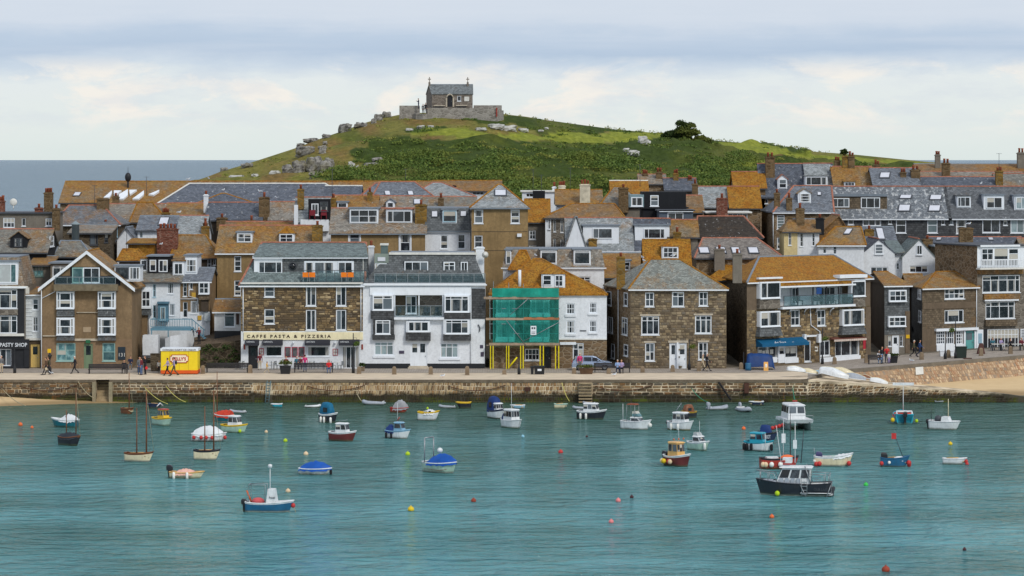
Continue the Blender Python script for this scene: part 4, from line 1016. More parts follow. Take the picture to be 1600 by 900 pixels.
part(h.t,'plaque',plain('stone_plaque',lin(164,144,118)),h.fr,[(130,511,142,519)],0,.04)
part(h.t,'ledge',CONC,h.fr,[(117,529,156,532.5),(67,524,88,525.5),(120,487.5,153,488.5)],0,.15)
sb = part(h.t,'menu_blackboard',plain('blackboard',lin(40,52,62),.6),h.fr,[(184.5,542,196,562)],0,.08)
text_obj('131',h.t,h.fr,186,195,557,5.5,OFFW,w=.09,name='house_number')
part(h.t,'door_lamp',plain('green_lamp',lin(40,104,70),.5),h.fr,[(134.5,531,141.5,536)],0,.3)
pipe(h.t,[(65,448),(65,577)],h.fr); pipe(h.t,[(87,455),(66,466)],h.fr,.04)
# --- alley group at the left: white cottage row, blue railing, ramp
h = house('white cottage with a pale blue porch behind the ice cream kiosk',219,281,325,439,9,('g',418,S_MIX),RW_WHITE,wins=[(262,442,271,459,3,1),(239,444,243.5,464,1,2,'B'),(239,477,243.5,497,1,2,'B'),(265,475,273,493,3,1)],ridge='g',name='cottage',
          dorm=[(231,401,263,427,'f',[(234,406,244,424,1,1),(248,406,262,425,2,1)],RW_BLACK,LEAD),(219,404,231,425,'f',[(220,406,230,423,1,1)],OFFW,S_ORG)],chim=[])
part(h.t,'porch',plain('blue_paint',lin(84,122,142),.5),h.fr,[(248,473,264,502),(247,471,265,474,0,.9)],0,.7)
pwin(h.t,h.fr,251.5,479,260,499,2,1,'B',w=.72)
oriel(h.t,h.fr,221,452,237,481,492,.6,(1,)); pwin(h.t,h.fr,222.5,454,236,479,2,(.45,),w=.62)
part(h.t,'bay_skirt',RW_BROWN,h.fr,[(222,492,231,524)],0,.3)
pipe(h.t,[(233,480),(233,522)],h.fr)
h = house('brown and white cottage with a projecting upper bay beside the white one',281.5,328,325.5,438,8,('g',418,S_BLUE),RW_BROWN,wins=[(286,441,292,463,1,3),(297,440,301,452,1,1),(286,472,293,496,1,2),(298,470,308,490,3,1)],
          bands=[(487,RW_BROWN),(530,RW_WHITE)],name='cottage',ridge='g',dorm=[(270,408,288,431,'f',[(272,411,286,429,2,1)],WHITE,S_BRN),(289,400,308,428,'f',[(291,405,307,425,3,(.5,))],WHITE,LEAD)],gut='w')
oriel(h.t,h.fr,311,440,328,459,468,.6,(2,),SLH_B); part(h.t,'bay_post',RW_DARK,h.fr,[(315,468,326,486)],0,.4)
part(h.t,'hanging_sign',plain('gold_sign',lin(196,158,62)),h.fr,[(299.5,457,306,465),(309,493,315,500)],.05,.12)
pipe(h.t,[(296,438),(295,463),(309,466),(310,487)],h.fr,.05); pipe(h.t,[(282,467),(310,467)],h.fr,.04,name='pipe')
part(h.t,'meter_box',plain('grey_box',lin(176,184,188)),h.fr,[(320,489,329,501)],.1,.5)
# blue walkway and stair with railings
t = thing('walkway','pale blue timber walkway and stair with railings in front of the white cottage','walkway',(X(270,322),322,4),0)
BLU = plain('blue_rail_paint',lin(98,142,162),.6); fw_ = Frame((X(234,321.5),321.5),(X(320,321.5),321.5))
part(t,'deck',BLU,fw_,[(235,513,299,516.5,-2.4,.05)]); part(t,'handrail',BLU,fw_,[(235,498,299,499.3),(235,510,299,511)],-.03,.05)
for i in range(25): part(t,'baluster',BLU,fw_,[(235+i*2.65,499.3,235.7+i*2.65,510)],0,.04)
g = MB()
for i in range(8):
    u0,z0,u1,z1 = px_rect(fw_,299+i*2.7,512.5+i*2.2,301.8+i*2.7,514+i*2.2); g.fbox(fw_,u0,u1,-1.2,0,z0,z1)
g.build('stair',BLU,t); q0,q1 = fw_.uz(299,498),fw_.uz(320,516)
g = MB(); g.tube([fw_.o+fw_.u*q0[0]+Vector((0,0,q0[1])),fw_.o+fw_.u*q1[0]+Vector((0,0,q1[1]))],.05); g.build('stair_rail',BLU,t)
for i in range(5):
    k = (i+.5)/5; g = MB(); u = q0[0]+(q1[0]-q0[0])*k; zz = q0[1]+(q1[1]-q0[1])*k; g.fbox(fw_,u-.03,u+.03,-.03,.03,zz-.85,zz-.03); g.build('baluster',BLU,t)
part(t,'post',BLU,fw_,[(236,516.5,237.5,535),(262,516.5,263.5,530),(297,516.5,298.5,530)],-.1,.02)
g = MB(); fr = Frame((X(222,320),320),(X(248,320),320)); bpx(g,fr,223,524,247,555,-1.5,0); tag(g.build('yard_wall',RW_WHITE),'square white rendered wall beside the foot of the brown gabled house','wall')
g = MB(); pts = [(258,529),(266,525.5),(280,523),(292,521),(303,514)]; Yw = [319.5,319.2,319.6,320.5,322]
for i in range(4):
    a,c = pts[i],pts[i+1]; p0,p1 = P(a[0],a[1],Yw[i]),P(c[0],c[1],Yw[i+1]); g.slab([Vector((p0.x,p0.y,2)),Vector((p1.x,p1.y,2)),p1,p0],(0,.35,0))
tag(g.build('ramp_wall',RW_WHITE),'curved white rendered wall sweeping up the cobbled ramp','wall')
# cobbled ramp and retaining wall
g = MB(); g.hexa([Vector((X(303,318.2),318.2,1)),Vector((X(380,318.2),318.2,1)),Vector((X(380,330),330,1)),Vector((X(303,330),330,1)),P(303,543,318.2),P(380,531,318.2),P(380,505,330),P(303,518,330)])
g.build('cobbled_ramp',rubble('ramp_cobbles',lin(116,100,82),lin(94,82,70),5,.25),kind='structure')
g = MB(); g.slab([Vector((X(250,317.6),317.6,1.5)),Vector((X(380,317.6),317.6,1.5)),P(380,531,317.6),P(303,541.5,317.6),P(250,545,317.6)],(0,.5,0))
tag(g.build('retaining_wall',ST_DARK),'dark overgrown stone retaining wall under the cobbled ramp','wall')
rr = random.Random(5); tag(leaves('wall_plants',[(P(rr.uniform(318,372),rr.uniform(540,574),317.4),rr.uniform(.3,.7),rr.uniform(.2,.5)) for _ in range(26)],LEAFD,-60,.09,kind='stuff',seed=9),'creeping plants growing on the dark retaining wall','plants')
h = house('small white single-storey building with a slate roof at the top of the ramp',335,378,322,485,6,('g',467,S_BRN),plain('whitewashed_stone',lin(206,210,212),.8,var=.15),wins=[(350,487,367,511,1,(.72,))],bands=[(517,plain('whitewashed_stone',lin(206,210,212),.8,var=.15)),(540,BLACK)],base=2.5,gut='w',ridge='g',name='outbuilding')
part(h.t,'notice_board',plain('brown_board',lin(70,52,46)),h.fr,[(369,488,373.5,507)],0,.08)
# --- F5 café
ORNG = plain('orange_fabric',lin(232,124,30),.7)
h = house('stone-built seafront cafe with a white ground floor and slate attic',376.5,567,316,442,9,('h',378.5,S_GRN,409,572),MORT_D,cat='cafe',name='cafe',side=ST_BROWN,
          wins=[(413,446,429,464,1,2),(413,483,429,506,1,2),(478,446,494,478,(.5,),1),(525,446,541,478,(.5,),1),(478,484,494,516,(.5,),1),(525,484,541,516,(.5,),1),
                (388,540,403,576,1,1,'d:dark'),(415,541,441,557,1,1),(480,541,515,557,1,1),(534,541,562,576,4,1)],
          bands=[(517.5,MORT_D),(590,RW_WHITE)],stones=[(444,517,STN_CAFE,(.14,.3),(.2,.75),.045)],gut='w')
# full-width attic dormer: box in front of the slope
fa = Frame((X(397,317.2),317.2),(X(575,317.2),317.2)); g = MB(); bpx(g,fa,398,400,574,440,-3.6,0); g.build('attic_storey',SLH,h.t)
part(h.t,'attic_cheek',WHITE,fa,[(397,404,441,408.3),(397,408.3,404.5,425)],0,.05)
part(h.t,'fascia',WHITE,fa,[(395,399.5,575,404)],.0,.3)
g = MB(); c = lambda x,y,Y: P(x,y,Y); g.slab([c(396,399.5,316.8),c(575,399.5,316.8),c(572,378.5,320.8),c(408,378.5,320.8)],(0,0,-.12)); g.build('attic_roof',S_GRN,h.t)
pwin(h.t,fa,404,408.5,441,430.5,(.25,.75),(.2,),w=.03); 
u0,z0,u1,z1 = px_rect(fa,452,409,463,422); g = MB(); g.tube([fa.o+fa.u*((u0+u1)/2)+fa.n*w_+Vector((0,0,(z0+z1)/2)) for w_ in (-.02,.1)],.42,20); o = g.build('porthole',DKGREY,h.t)
g = MB(); g.tube([fa.o+fa.u*((u0+u1)/2)+fa.n*w_+Vector((0,0,(z0+z1)/2)) for w_ in (.1,.115)],.32,20); g.build('pane',GLASS,o)
part(h.t,'attic_door_surround',WHITE,fa,[(475,408,553,438)],0,.05)
pwin(h.t,fa,476.5,409,490,437,1,1,w=.06); pwin(h.t,fa,491,409,522,437,2,1,w=.06); pwin(h.t,fa,528,409,551,437,2,1,w=.06)
part(h.t,'downpipe',OFFW,fa,[(567,404,568,426)],0,.08)
fb = Frame((X(376.5,316),316),(X(567,316),316)); balustrade(h.t,fb,470,422,576,441,-.05,8,DKGREY)
part(h.t,'eaves_board',OFFW,h.fr,[(376,441,567,443.5)],.2,.34)
part(h.t,'fascia_sign',plain('cream_sign',lin(232,222,184),.5),h.fr,[(381,519,567,531)],0,.12)
text_obj('C A F F E   P A S T A   &   P I Z Z E R I A',h.t,h.fr,386,517,527.6,4.8,plain('brown_letters',lin(64,50,40)),w=.13,bold=.03)
AWN = plain('charcoal_awning',lin(44,46,54),.8)
for x0,x1 in ((384,405),(411,442),(477,516),(530,562)):
    u0,z0,u1,z1 = px_rect(h.fr,x0,529.5,x1,539); q = lambda u,w,z_: h.fr.o+h.fr.u*u+h.fr.n*w+Vector((0,0,z_)); g = MB()
    g.hexa([q(u0,1.0,z0),q(u1,1.0,z0),q(u1,.02,z0),q(u0,.02,z0),q(u0,.95,z0+.22),q(u1,.95,z0+.22),q(u1,.02,z1),q(u0,.02,z1)]); g.build('awning',AWN,h.t)
    text_obj('CAFFE PASTA',h.t,h.fr,x0+2,x0+2+min(14,(x1-x0)*.6),534.6,2.2,WHITE,w=.86)
RED = plain('red_frame',lin(170,50,70)); 
for x0 in (445,456,466.5): o = part(h.t,'poster',RED,h.fr,[(x0,542,x0+9.2,558)],0,.06); part(h.t,'poster_print',plain('poster_print',lin(86,88,90),.5,var=.5,scale=3),h.fr,[(x0+1,543,x0+8.2,557)],.06,.075)
for x0,y0,x1,y1 in ((405,544,412,555),(520,545,528,555.5)):
    part(h.t,'menu_case',RED,h.fr,[(x0,y0,x1,y1)],0,.06); part(h.t,'menu',OFFW,h.fr,[(x0+1,y0+1,(x0+x1)/2-.3,(y0+y1)/2-.3),((x0+x1)/2+.3,y0+1,x1-1,(y0+y1)/2-.3),(x0+1,(y0+y1)/2+.3,(x0+x1)/2-.3,y1-1),((x0+x1)/2+.3,(y0+y1)/2+.3,x1-1,y1-1)],.06,.08)
for x in (382,566): part(h.t,'wall_plaque',plain('rust_plaque',lin(140,60,50)),h.fr,[(x-1.3,538,x+1.3,546)],.02,.08)
for x in (459,524): part(h.t,'wall_lamp',WHITE,h.fr,[(x-1.2,533,x+1.2,536)],.1,.4)
chimney(h.t,580,376,440,9,'w',1,320,POT); pipe(h.t,[(380,443),(380,517)],h.fr); pipe(h.t,[(564,443),(564,517)],h.fr)
for i,(x0,x1) in enumerate(((473,482),(483,492.5),(533,542),(543,552.5))):
    o = part(None,'patio_chair',ORNG,fb,[(x0,425.5,x1,431.5,.1,.16),(x0,431.5,x1,433,-.4,.16)]); 
    g = MB(); u0,z0,u1,z1 = px_rect(fb,x0,433,x1,440)
    t = thing('patio_chair_set',['orange chair at the left end of the cafe balcony','second orange chair from the left on the cafe balcony','orange chair on the right part of the cafe balcony, left of a pair','orange chair at the right end of the cafe balcony'][i],'chair',(0,0,0),0,'orange chairs on the cafe balcony')
    t.name = 'balcony_chair'; o.parent = t; o.name = 'seat_and_back'; KIDS.setdefault(t.name,[]).append(o)
    for uu in (u0+.03,u1-.09):
        for ww in (.08,-.38): g.fbox(fb,uu,uu+.05,ww,ww+.05,z0,z1)
    g.build('leg',STEEL,t)
# --- F6 white guest house
h = house('large white guest house with a slate mansard and black plinth',567,757.5,316,443,9,('m',397,SLH,40,17,1.3),RW_WHITE,cat='guest house',name='guest_house',gut='w',
          wins=[(585,534,615,555,3,(.72,),'g'),(688,536,716,559,3,(.72,),'g'),(641,534,667.5,572,1,1,'d:white/2')],bands=[(568,RW_WHITE),(590,BLACK)],
          holes=[(617,461.5,692,494,1.3,STN_GREY)],ridge=None)
part(h.t,'cornice',WHITE,h.fr,[(578,448,736,461,0,.15),(568,442.5,759,446,0,.35)])
part(h.t,'mansard_coping',OFFW,h.fr,[(607,395,745,398.5)],-1.45,-1.1)
mf = Frame((X(567,316.6),316.6),(X(757.5,316.6),316.6))
part(h.t,'attic_dormer',SLH,mf,[(631,407,670,442),(692,408,712,434),(719,408,733,442)],-.9,0)
pwin(h.t,mf,632,408.5,669,441,3,1); pwin(h.t,mf,693,409,711,433,2,(.75,)); pwin(h.t,mf,720,409,731,441,2,1)
part(h.t,'attic_porch',plain('green_lead',lin(128,140,132)),mf,[(585,397,607,411,-2.4,-.2)]); part(h.t,'attic_porch_wall',RW_WHITE,mf,[(585,411,606,442,-2.4,-.3)])
pwin(h.t,mf,586,412,590,440,1,1,w=-.28); pwin(h.t,mf,591,411.5,604,440,1,(.25,),w=-.28)
part(h.t,'rooflight',SKYL,mf,[(590,402,602,408)],-.2,-.12)
o = part(h.t,'roof_vent',plain('vent_metal',lin(92,108,106)),mf,[(594,384,605,397)],-2.2,-1.4); part(h.t,'vent_cowl',OFFW,mf,[(593,381,606,384)],-2.3,-1.3)
balustrade(h.t,h.fr,585,427,758,442,.1,10)
chimney(h.t,750,386,440,13,'w',0,318)
g = MB(); dc = P(758,398,317); g.lathe([(.02,0),(.2,.05),(.34,.17)],14,(0,0,0)); g.v = [(dc.x+v[0],dc.y-v[2],dc.z+v[1]) for v in g.v]; g.build('satellite_dish',OFFW,h.t)
pwin(h.t,h.fr,583,461,614,484,2,(.78,),w=.42); part(h.t,'bay',WHITE,h.fr,[(582,460,615,485),(694,461,734,488)],0,.4); part(h.t,'apron',SLH_D,h.fr,[(579.5,485.5,616,498),(694,488.5,735.5,498),(582,522.5,617,530.5),(634,519,673,532),(692.5,522,736,532)],0,.46)
part(h.t,'lower_bay',SLH_D,h.fr,[(583,499,616,522)],0,.38); part(h.t,'lower_bay',WHITE,h.fr,[(635,501,672,519),(693,498.5,734,522)],0,.38)
pwin(h.t,h.fr,695,462,732.5,487,(.25,.72),(.8,),w=.42); pwin(h.t,h.fr,587,500,610,521.5,2,(.8,),w=.4); pwin(h.t,h.fr,638,502,670,517.5,(.28,.66),1,w=.4); pwin(h.t,h.fr,696,499,732,521,(.28,.7),(.78,),w=.4)
fi = Frame((X(617,317.2),317.2),(X(692,317.2),317.2)); pwin(h.t,fi,634,462,651,490,2,1,w=.02)
part(h.t,'balcony_wall',ST_GREY,fi,[(652,462,692,494)],0,.02)
part(h.t,'balcony_post',WHITE,h.fr,[(653.7,461,655.6,494),(616,461,617.6,494),(691,461,692.6,494)],0,.1)
part(h.t,'balcony_ledge',WHITE,h.fr,[(616,495.5,694,499)],0,.55); balustrade(h.t,h.fr,618,477,691,495,.3,4)
for k,x in enumerate((622,662,668,680)):
    g = MB(); fi2 = Frame((X(617,316.8),316.8),(X(692,316.8),316.8)); bpx(g,fi2,x,486,x+5,488,-.3,.1); bpx(g,fi2,x,480,x+5,486,-.3,-.26); bpx(g,fi2,x,488,x+.6,493.5,0,.1); bpx(g,fi2,x+4.4,488,x+5,493.5,0,.1)
    tag(g.build('garden_chair',DKGREY),['dark chair at the left end of the guest house balcony','dark chair in the middle of the guest house balcony, left of two','dark chair in the middle of the guest house balcony, right of two','dark chair at the right end of the guest house balcony'][k],'chair','chairs on the recessed balcony')
part(h.t,'slate_panel',SLH_D,h.fr,[(737,451,758,498)],0,.06)
part(h.t,'window_ledge',WHITE,h.fr,[(583,556.5,617,559),(686,560.5,719,562.5)],0,.12)
part(h.t,'wall_plaque',plain('purple_plaque',lin(72,66,86)),h.fr,[(623.5,548,631.5,552.5),(750,539,755,544),(751,550,756,557)],0,.05)
for i in range(3): part(h.t,'step',CONC,h.fr,[(639-i*1.5,571.5+i*2.2,669+i*1.5,580)],0,.35+.35*i)
pipe(h.t,[(747,507),(750,512),(749,518)],h.fr,.06,DKGREY); pipe(h.t,[(735.5,446),(735.5,568)],h.fr,.04)
# --- F7 house in scaffolding and its white half
G_NET = mat('green_debris_net'); m,T,p = G_NET; v = POS(T); T.set(p,'Base Color',T.mix(T.noise(v,1.2,4,.6),lin(20,130,118),lin(40,160,146))); T.set(p,'Roughness',.7)
uv = UV(T); wv = T.noise(T.vmath('MULTIPLY',v,(2.5,1,.8)),1.0,4,.7); T.set(p,'Alpha',1.0); o_ = [n for n in m.node_tree.nodes if n.type == 'OUTPUT_MATERIAL'][0]; tr = T.n('ShaderNodeBsdfTransparent',{0: (.32,.92,.85,1)}); mx = T.n('ShaderNodeMixShader',{0: T.ramp(wv,[(.35,.22),(.65,.5)]),1: tr.outputs[0],2: p.outputs[0]}); T.L.new(mx.outputs[0],o_.inputs[0]); NET = m
h = house('orange-roofed house with a white rendered right half over a stone shop',765,948,316.5,457,10,('h',404,S_ORG,834,846),RW_WHITE,cat='house',name='corner_house',gut=None,ridge='o',ohs=.1,
          wins=[(885,474,898,491,3,2),(921,473,932,489,3,2),(885,501,898,521,3,2),(921,501,932,519,3,2),(776,468,804,490,(.28,.72),1,'g'),(829,468,858,490,(.28,.72),1,'g'),(776,505,803,528,(.3,.6),1,'g'),(829,505,857,528,(.3,.6),1,'g'),
                (820,545,843,563,4,2),(895,536,912,574,2,(.75,)),(849,542,861,575,1,1,'d:dark')],bands=[(530,RW_WHITE),(590,ST_BROWN)],
          dorm=[(846,428,883,449,('h',414),[(848,429.5,862,446,1,2),(867,429.5,880,448,2,2)],WHITE,S_ORG)],chim=[])
g = MB(); g.tube([P(812,437,317.5)+Vector((0,0,1)),P(812,452,317.5)],.16,8); g.build('flue',WHITE,h.t)
part(h.t,'netted_wall',RW_DARK,h.fr,[(766,457,873,467.5),(766,467.5,775,530),(805,467.5,828,530),(859,467.5,873,530)],0,.02)
part(h.t,'shop_sign',WHITE,h.fr,[(875,534.5,900,538.5)],0,.25); part(h.t,'string_course',OFFW,h.fr,[(873,529,948,531)],0,.1)
part(h.t,'window_sill',RW_WHITE,h.fr,[(883,491,900,495),(919,490,934,492.5),(883,521.5,900,524.5),(919,519.5,934,522),(774,490.5,806,495),(827,490.5,860,495),(774,528.5,804,534),(827,528.5,858,534)],0,.12)
part(h.t,'name_plate',DKGREY,h.fr,[(906,516,916,517.5)],0,.05)
t = thing('scaffolding','scaffolding draped in green debris netting with yellow-sleeved feet','scaffolding',(X(820,315),315,2.2)); fs = Frame((X(755,315.2),315.2),(X(880,315.2),315.2))
for (x,ya) in ((771,440),(795,442),(818,444),(849,443),(873,440)):
    for w_ in (.0,-1.1): part(t,'standard',STEEL,fs,[(x-.4,ya,x+.4,577)],w_,w_+.06)
for y in (463,482,498,506,521,536): part(t,'ledger',STEEL,fs,[(764,y-.4,875,y+.4)],.06,.12)
PLK = plain('scaffold_plank',lin(158,140,120),.8,var=.25); PLR = plain('scaffold_plank_red',lin(166,112,78),.8,var=.25)
for (x0,x1,y0,y1,m_) in ((756,874,463.5,467.2,PLK),(759,818,496.5,500,PLK),(818,874,495.5,499.5,PLR),(764,874,535.5,539.5,PLK)):
    part(t,'toe_board',m_,fs,[(x0,y0,x1,y1)],.12,.17)
for y in (467.5,500,539.5):
    for k in range(4): part(t,'plank',PLK,fs,[(760,y,874,y+.7)],-1.05+k*.27,-.82+k*.27)
for (a,c) in (((791,500),(822,540)),((797,492),(826,466)),((818,533),(874,503))):
    u0,z0 = fs.uz(*a); u1,z1 = fs.uz(*c); g = MB(); g.tube([fs.o+fs.u*u0+fs.n*.2+Vector((0,0,z0)),fs.o+fs.u*u1+fs.n*.2+Vector((0,0,z1))],.035,6); g.build('brace',STEEL,t,uv=False)
def net(x0,y0,x1,y1,w,seed):
    u0,z0,u1,z1 = px_rect(fs,x0,y0,x1,y1); b = MB(); n1_,n2_ = 26,10; vs = []
    for i in range(n1_+1):
        for j in range(n2_+1):
            u = u0+(u1-u0)*i/n1_; z_ = z0+(z1-z0)*j/n2_; vs.append(fs.o+fs.u*u+fs.n*(w+.09*mnoise.noise(Vector((u*1.4,z_*1.1,seed)))+.04*math.sin(u*5.2))+Vector((0,0,z_)))
    b.add(vs,[(i*(n2_+1)+j,(i+1)*(n2_+1)+j,(i+1)*(n2_+1)+j+1,i*(n2_+1)+j+1) for i in range(n1_) for j in range(n2_)],0,True); return b
GTOP = plain('green_sheet',lin(20,140,122),.6,var=.25)
net(769,450,873,464,.22,1).build('debris_sheet',GTOP,t); net(770,468,873,496,.16,2).build('debris_net',NET,t); net(770,500,873,535.5,.16,3).build('debris_net',NET,t)
part(t,'site_sign',WHITE,fs,[(829,509,838,523)],.26,.3); part(t,'sign_print',DKGREY,fs,[(830.5,511,833,514),(834,511,836.5,514),(830.5,518,836.5,518.8),(830.5,520.2,836.5,521)],.3,.31)
YEL = plain('yellow_sleeve',lin(226,210,20),.5)
for x,w_ in ((766.5,0),(770.5,.25),(791.5,0),(795,.25),(813.5,0),(817.5,.25),(844,0),(849,.25),(868,0),(873,.25)):
    part(t,'guard_sleeve',YEL,fs,[(x-.75,540,x+.75,577-w_*6)],w_-.02,w_+.16)
u0,z0 = fs.uz(795,574); u1,z1 = fs.uz(808,558); g = MB(); g.tube([fs.o+fs.u*u0+fs.n*.2+Vector((0,0,z0)),fs.o+fs.u*u1+fs.n*.2+Vector((0,0,z1))],.09,6); g.build('guard_sleeve',YEL,t)
# --- F8 stone house with hipped slate roof
h = house('square stone house with a hipped slate roof and white sash windows',985,1135,316,449,10,('h',405,slate('slate_hip',lin(132,136,130),.36,.2),1016,1062),MORT_G,name='stone_house',side=ST_BROWN,bl=(945,327),gut='w',ridge='o',
          wins=[(1008,457,1022,479,2,2),(1050,456,1069,479,2,(.68,)),(1092,456,1106,478,2,2),(1002,494,1030,523,3,(.75,)),(1086,493,1112,521,3,(.75,)),(1008,536,1023,564,2,2),(1091,535,1106,562,2,2),(1046,536,1058,576,1,1,'d:white'),(1059,536,1073,576,1,1,'d:white')],
          stones=[(449,575,STN_GREY,(.17,.34),(.2,.6),.05)],chim=[(970,393,440,13,'o',1,3.0)],
          swins=[('l',949,455,956,477,1,2),('l',976,457,981.5,478,1,2),('l',951,495,958,520,2,1),('l',973,496,981,523,2,(.7,)),('l',976,538,982,556,1,2),('l',956,537,961,560,1,2)])
part(h.t,'door_pillar',WHITE,h.fr,[(1057.3,535,1060,576)],0,.2); part(h.t,'lintel',CONC,h.fr,[(1000,491,1032,493.5),(1084,490,1114,492.5),(1044,532,1075,535.5),(1090,532,1108,534.5),(1006,533,1025,535.5)],0,.07)
pipe(h.t,[(968,450),(968,560)],h.fl,.05,WHITE,.15)
# --- F10 gallery house with balcony
h = house('long stone gallery building with an orange roof, balcony and two slate-hung bays',1167,1360,317,439,11,('h',399,S_ORG,1186,1302),MORT_G,Yb=328.5,cat='gallery',name='gallery_building',side=ST_DARK,bl=(1135,330),gut='w',ridge='g',  # darker stone on the left side wall puts its shade into the colour
          wins=[(1236,484,1250,509,2,2),(1277,484,1290,509,2,2),(1257,532,1267,565,1,1),(1184,541,1216,560,2,1),(1226,541,1246,559,1,1),(1305,531,1343,556,(.27,.63),1),(1281,532,1297,556,2,1)],
          holes=[(1218,446,1327,477,1.3,WHITE)],stones=[(481,566,STN_CAFE,(.15,.32),(.2,.6),.045)],
          bands=[(480,RW_MUD),(600,MORT_G)],chim=[(1152,388,430,14,'g',1,-1)])
part(h.t,'eaves_skirt',S_ORG,h.fr,[(1215,440,1330,446)],.0,.5)
part(h.t,'eaves_board',WHITE,h.fr,[(1214,445,1331,447.5,.2,.62),(1305,429,1348,434,-.3,.7),(1181,433,1218,435.5,.1,.5)])
for (x0,y0,x1,y1,pb,cfg,fl) in ((1182,440,1214,466,482,((.35,),1),0),(1182,486,1214,510,525,((.38,),1),.22),(1325,438,1347,463,479,(1,1),0),(1311,483,1345,508,522,((.33,),1),.22)):
    oriel(h.t,h.fr,x0,y0,x1,y1,pb,.5,(*cfg,),ST_GREY if not fl else SLH,fl)
gf = Frame((h.fr.o.x-h.fr.n.x*1.2,h.fr.o.y-h.fr.n.y*1.2),(h.fr.o.x+h.fr.u.x*13-h.fr.n.x*1.2,h.fr.o.y+h.fr.u.y*13-h.fr.n.y*1.2))
pwin(h.t,gf,1236,449,1248,475,2,1,w=.04); pwin(h.t,gf,1278,448,1304,476,3,1,w=.04); pwin(h.t,gf,1314,448,1322,475,1,1,w=.04)
part(h.t,'balcony_ledge',WHITE,h.fr,[(1215,477,1329,480.5)],0,.75); balustrade(h.t,h.fr,1218,460,1326,477,.65,5,DKGREY)
part(h.t,'balcony_post',BLACK,h.fr,[(x,447,x+1.3,477) for x in (1240,1264,1285,1304,1326)],.5,.6)
for x in (1233,1256,1274,1296): g = MB(); u0,z0 = h.fr.uz(x,492); g.tube([h.fr.o+h.fr.u*u0+h.fr.n*w_+Vector((0,0,z0+dz)) for w_,dz in ((.05,0),(.1,.35),(.3,.6),(.65,.75))],.07,6); g.build('balcony_bracket',WHITE,h.t)
part(h.t,'estate_sign',plain('blue_sign',lin(30,70,130)),h.fr,[(1268,449,1276,459)],.7,.74)
for k,x in enumerate((1246,1276,1298)):
    g = MB(); f5 = Frame((h.fr.o.x+.2*h.fr.n.x,h.fr.o.y+.2*h.fr.n.y),(h.fr.o.x+h.fr.u.x*13,h.fr.o.y+h.fr.u.y*13)); bpx(g,f5,x,469,x+8,470.3,-.4,.1); bpx(g,f5,x,463,x+8,469,-.4,-.35); bpx(g,f5,x,470.3,x+.8,476.5,0,.08); bpx(g,f5,x+7.2,470.3,x+8,476.5,0,.08)
    tag(g.build('balcony_chair',BLACK),['single dark chair at the left of the gallery balcony','dark chair in the middle of the gallery balcony','dark chair at the right of the gallery balcony'][k],'chair','dark chairs on the gallery balcony')
BAWN = plain('blue_awning',lin(8,84,122),.7,var=.08); u0,z0,u1,z1 = px_rect(h.fr,1181,528,1254,540); q = lambda u,w,z_: h.fr.o+h.fr.u*u+h.fr.n*w+Vector((0,0,z_)); g = MB()
g.hexa([q(u0,1.0,z0),q(u1,1.0,z0),q(u1,.02,z0),q(u0,.02,z0),q(u0,.96,z0+.3),q(u1,.96,z0+.3),q(u1,.02,z1),q(u0,.02,z1)]); g.build('awning',BAWN,h.t)
text_obj('Art Space',h.t,h.fr,1201,1219,536.8,4,WHITE,w=.86); text_obj('g a l l e r y',h.t,h.fr,1223,1240,536.8,3.4,WHITE,w=.86)
part(h.t,'shop_panel',WHITE,h.fr,[(1182,560,1214,567),(1226,560,1247,567),(1281,557,1344,565)],0,.08); pwin(h.t,h.fr,1215,541,1226,567,1,1,'d:white',w=.02)
PIC = plain('framed_picture',lin(214,214,206),.6); 
for x0,y0,w_,h_ in ((1186,547,5,6),(1192,548,4,5),(1197,547,5,6),(1204,546,5,7),(1229,544,5,8),(1236,543,8,9)): part(h.t,'framed_picture',PIC,h.fr,[(x0,y0,x0+w_,y0+h_)],-.09,-.07)
g = MB(); u0,z0,u1,z1 = px_rect(h.fr,1296,526,1347,531)
SAW = plain('striped_awning',lin(206,190,178),.7)
g.hexa([q(u0,.7,z0+.1),q(u1,.7,z0+.1),q(u1,.02,z0+.1),q(u0,.02,z0+.1),q(u0,.68,z0+.16),q(u1,.68,z0+.16),q(u1,.02,z1),q(u0,.02,z1)]); g.build('awning',plain('brown_awning',lin(110,70,60)),h.t)
for i in range(17): g = MB(); uu = u0+(u1-u0)*i/17; g.fbox(h.fr,uu+.02,uu+(u1-u0)/17-.02,.68,.71,z0-.08,z0+.13); g.build('awning_scallop',SAW,h.t)
part(h.t,'wall_banner',plain('red_banner',lin(168,44,56)),h.fr,[(1348,528,1353,545)],0,.06); part(h.t,'door_hood',WHITE,h.fr,[(1255,523.5,1272,526),(1253,522,1256,534),(1275,522,1279,535)],0,.4)
part(h.t,'notice',OFFW,h.fr,[(1273,541,1277.5,549)],0,.04); part(h.t,'lintel',CONC,h.fr,[(1234,480.5,1252,483.5),(1275,480.5,1292,483.5)],0,.06)
pipe(h.t,[(1265,481),(1266,508),(1280,518),(1280,565)],h.fr,.05)
part(h.t,'corner_post',RW_MUD,h.fr,[(1352,480,1360,568)],0,.06)
# --- F11 low wing behind the gap with orange roof
house('orange-roofed rear wing seen in the gap beside the gallery building',1106,1178,331,436,9,('h',403,S_ORG,1150,1175),RW_BROWN,ridge='o',name='rear_wing')
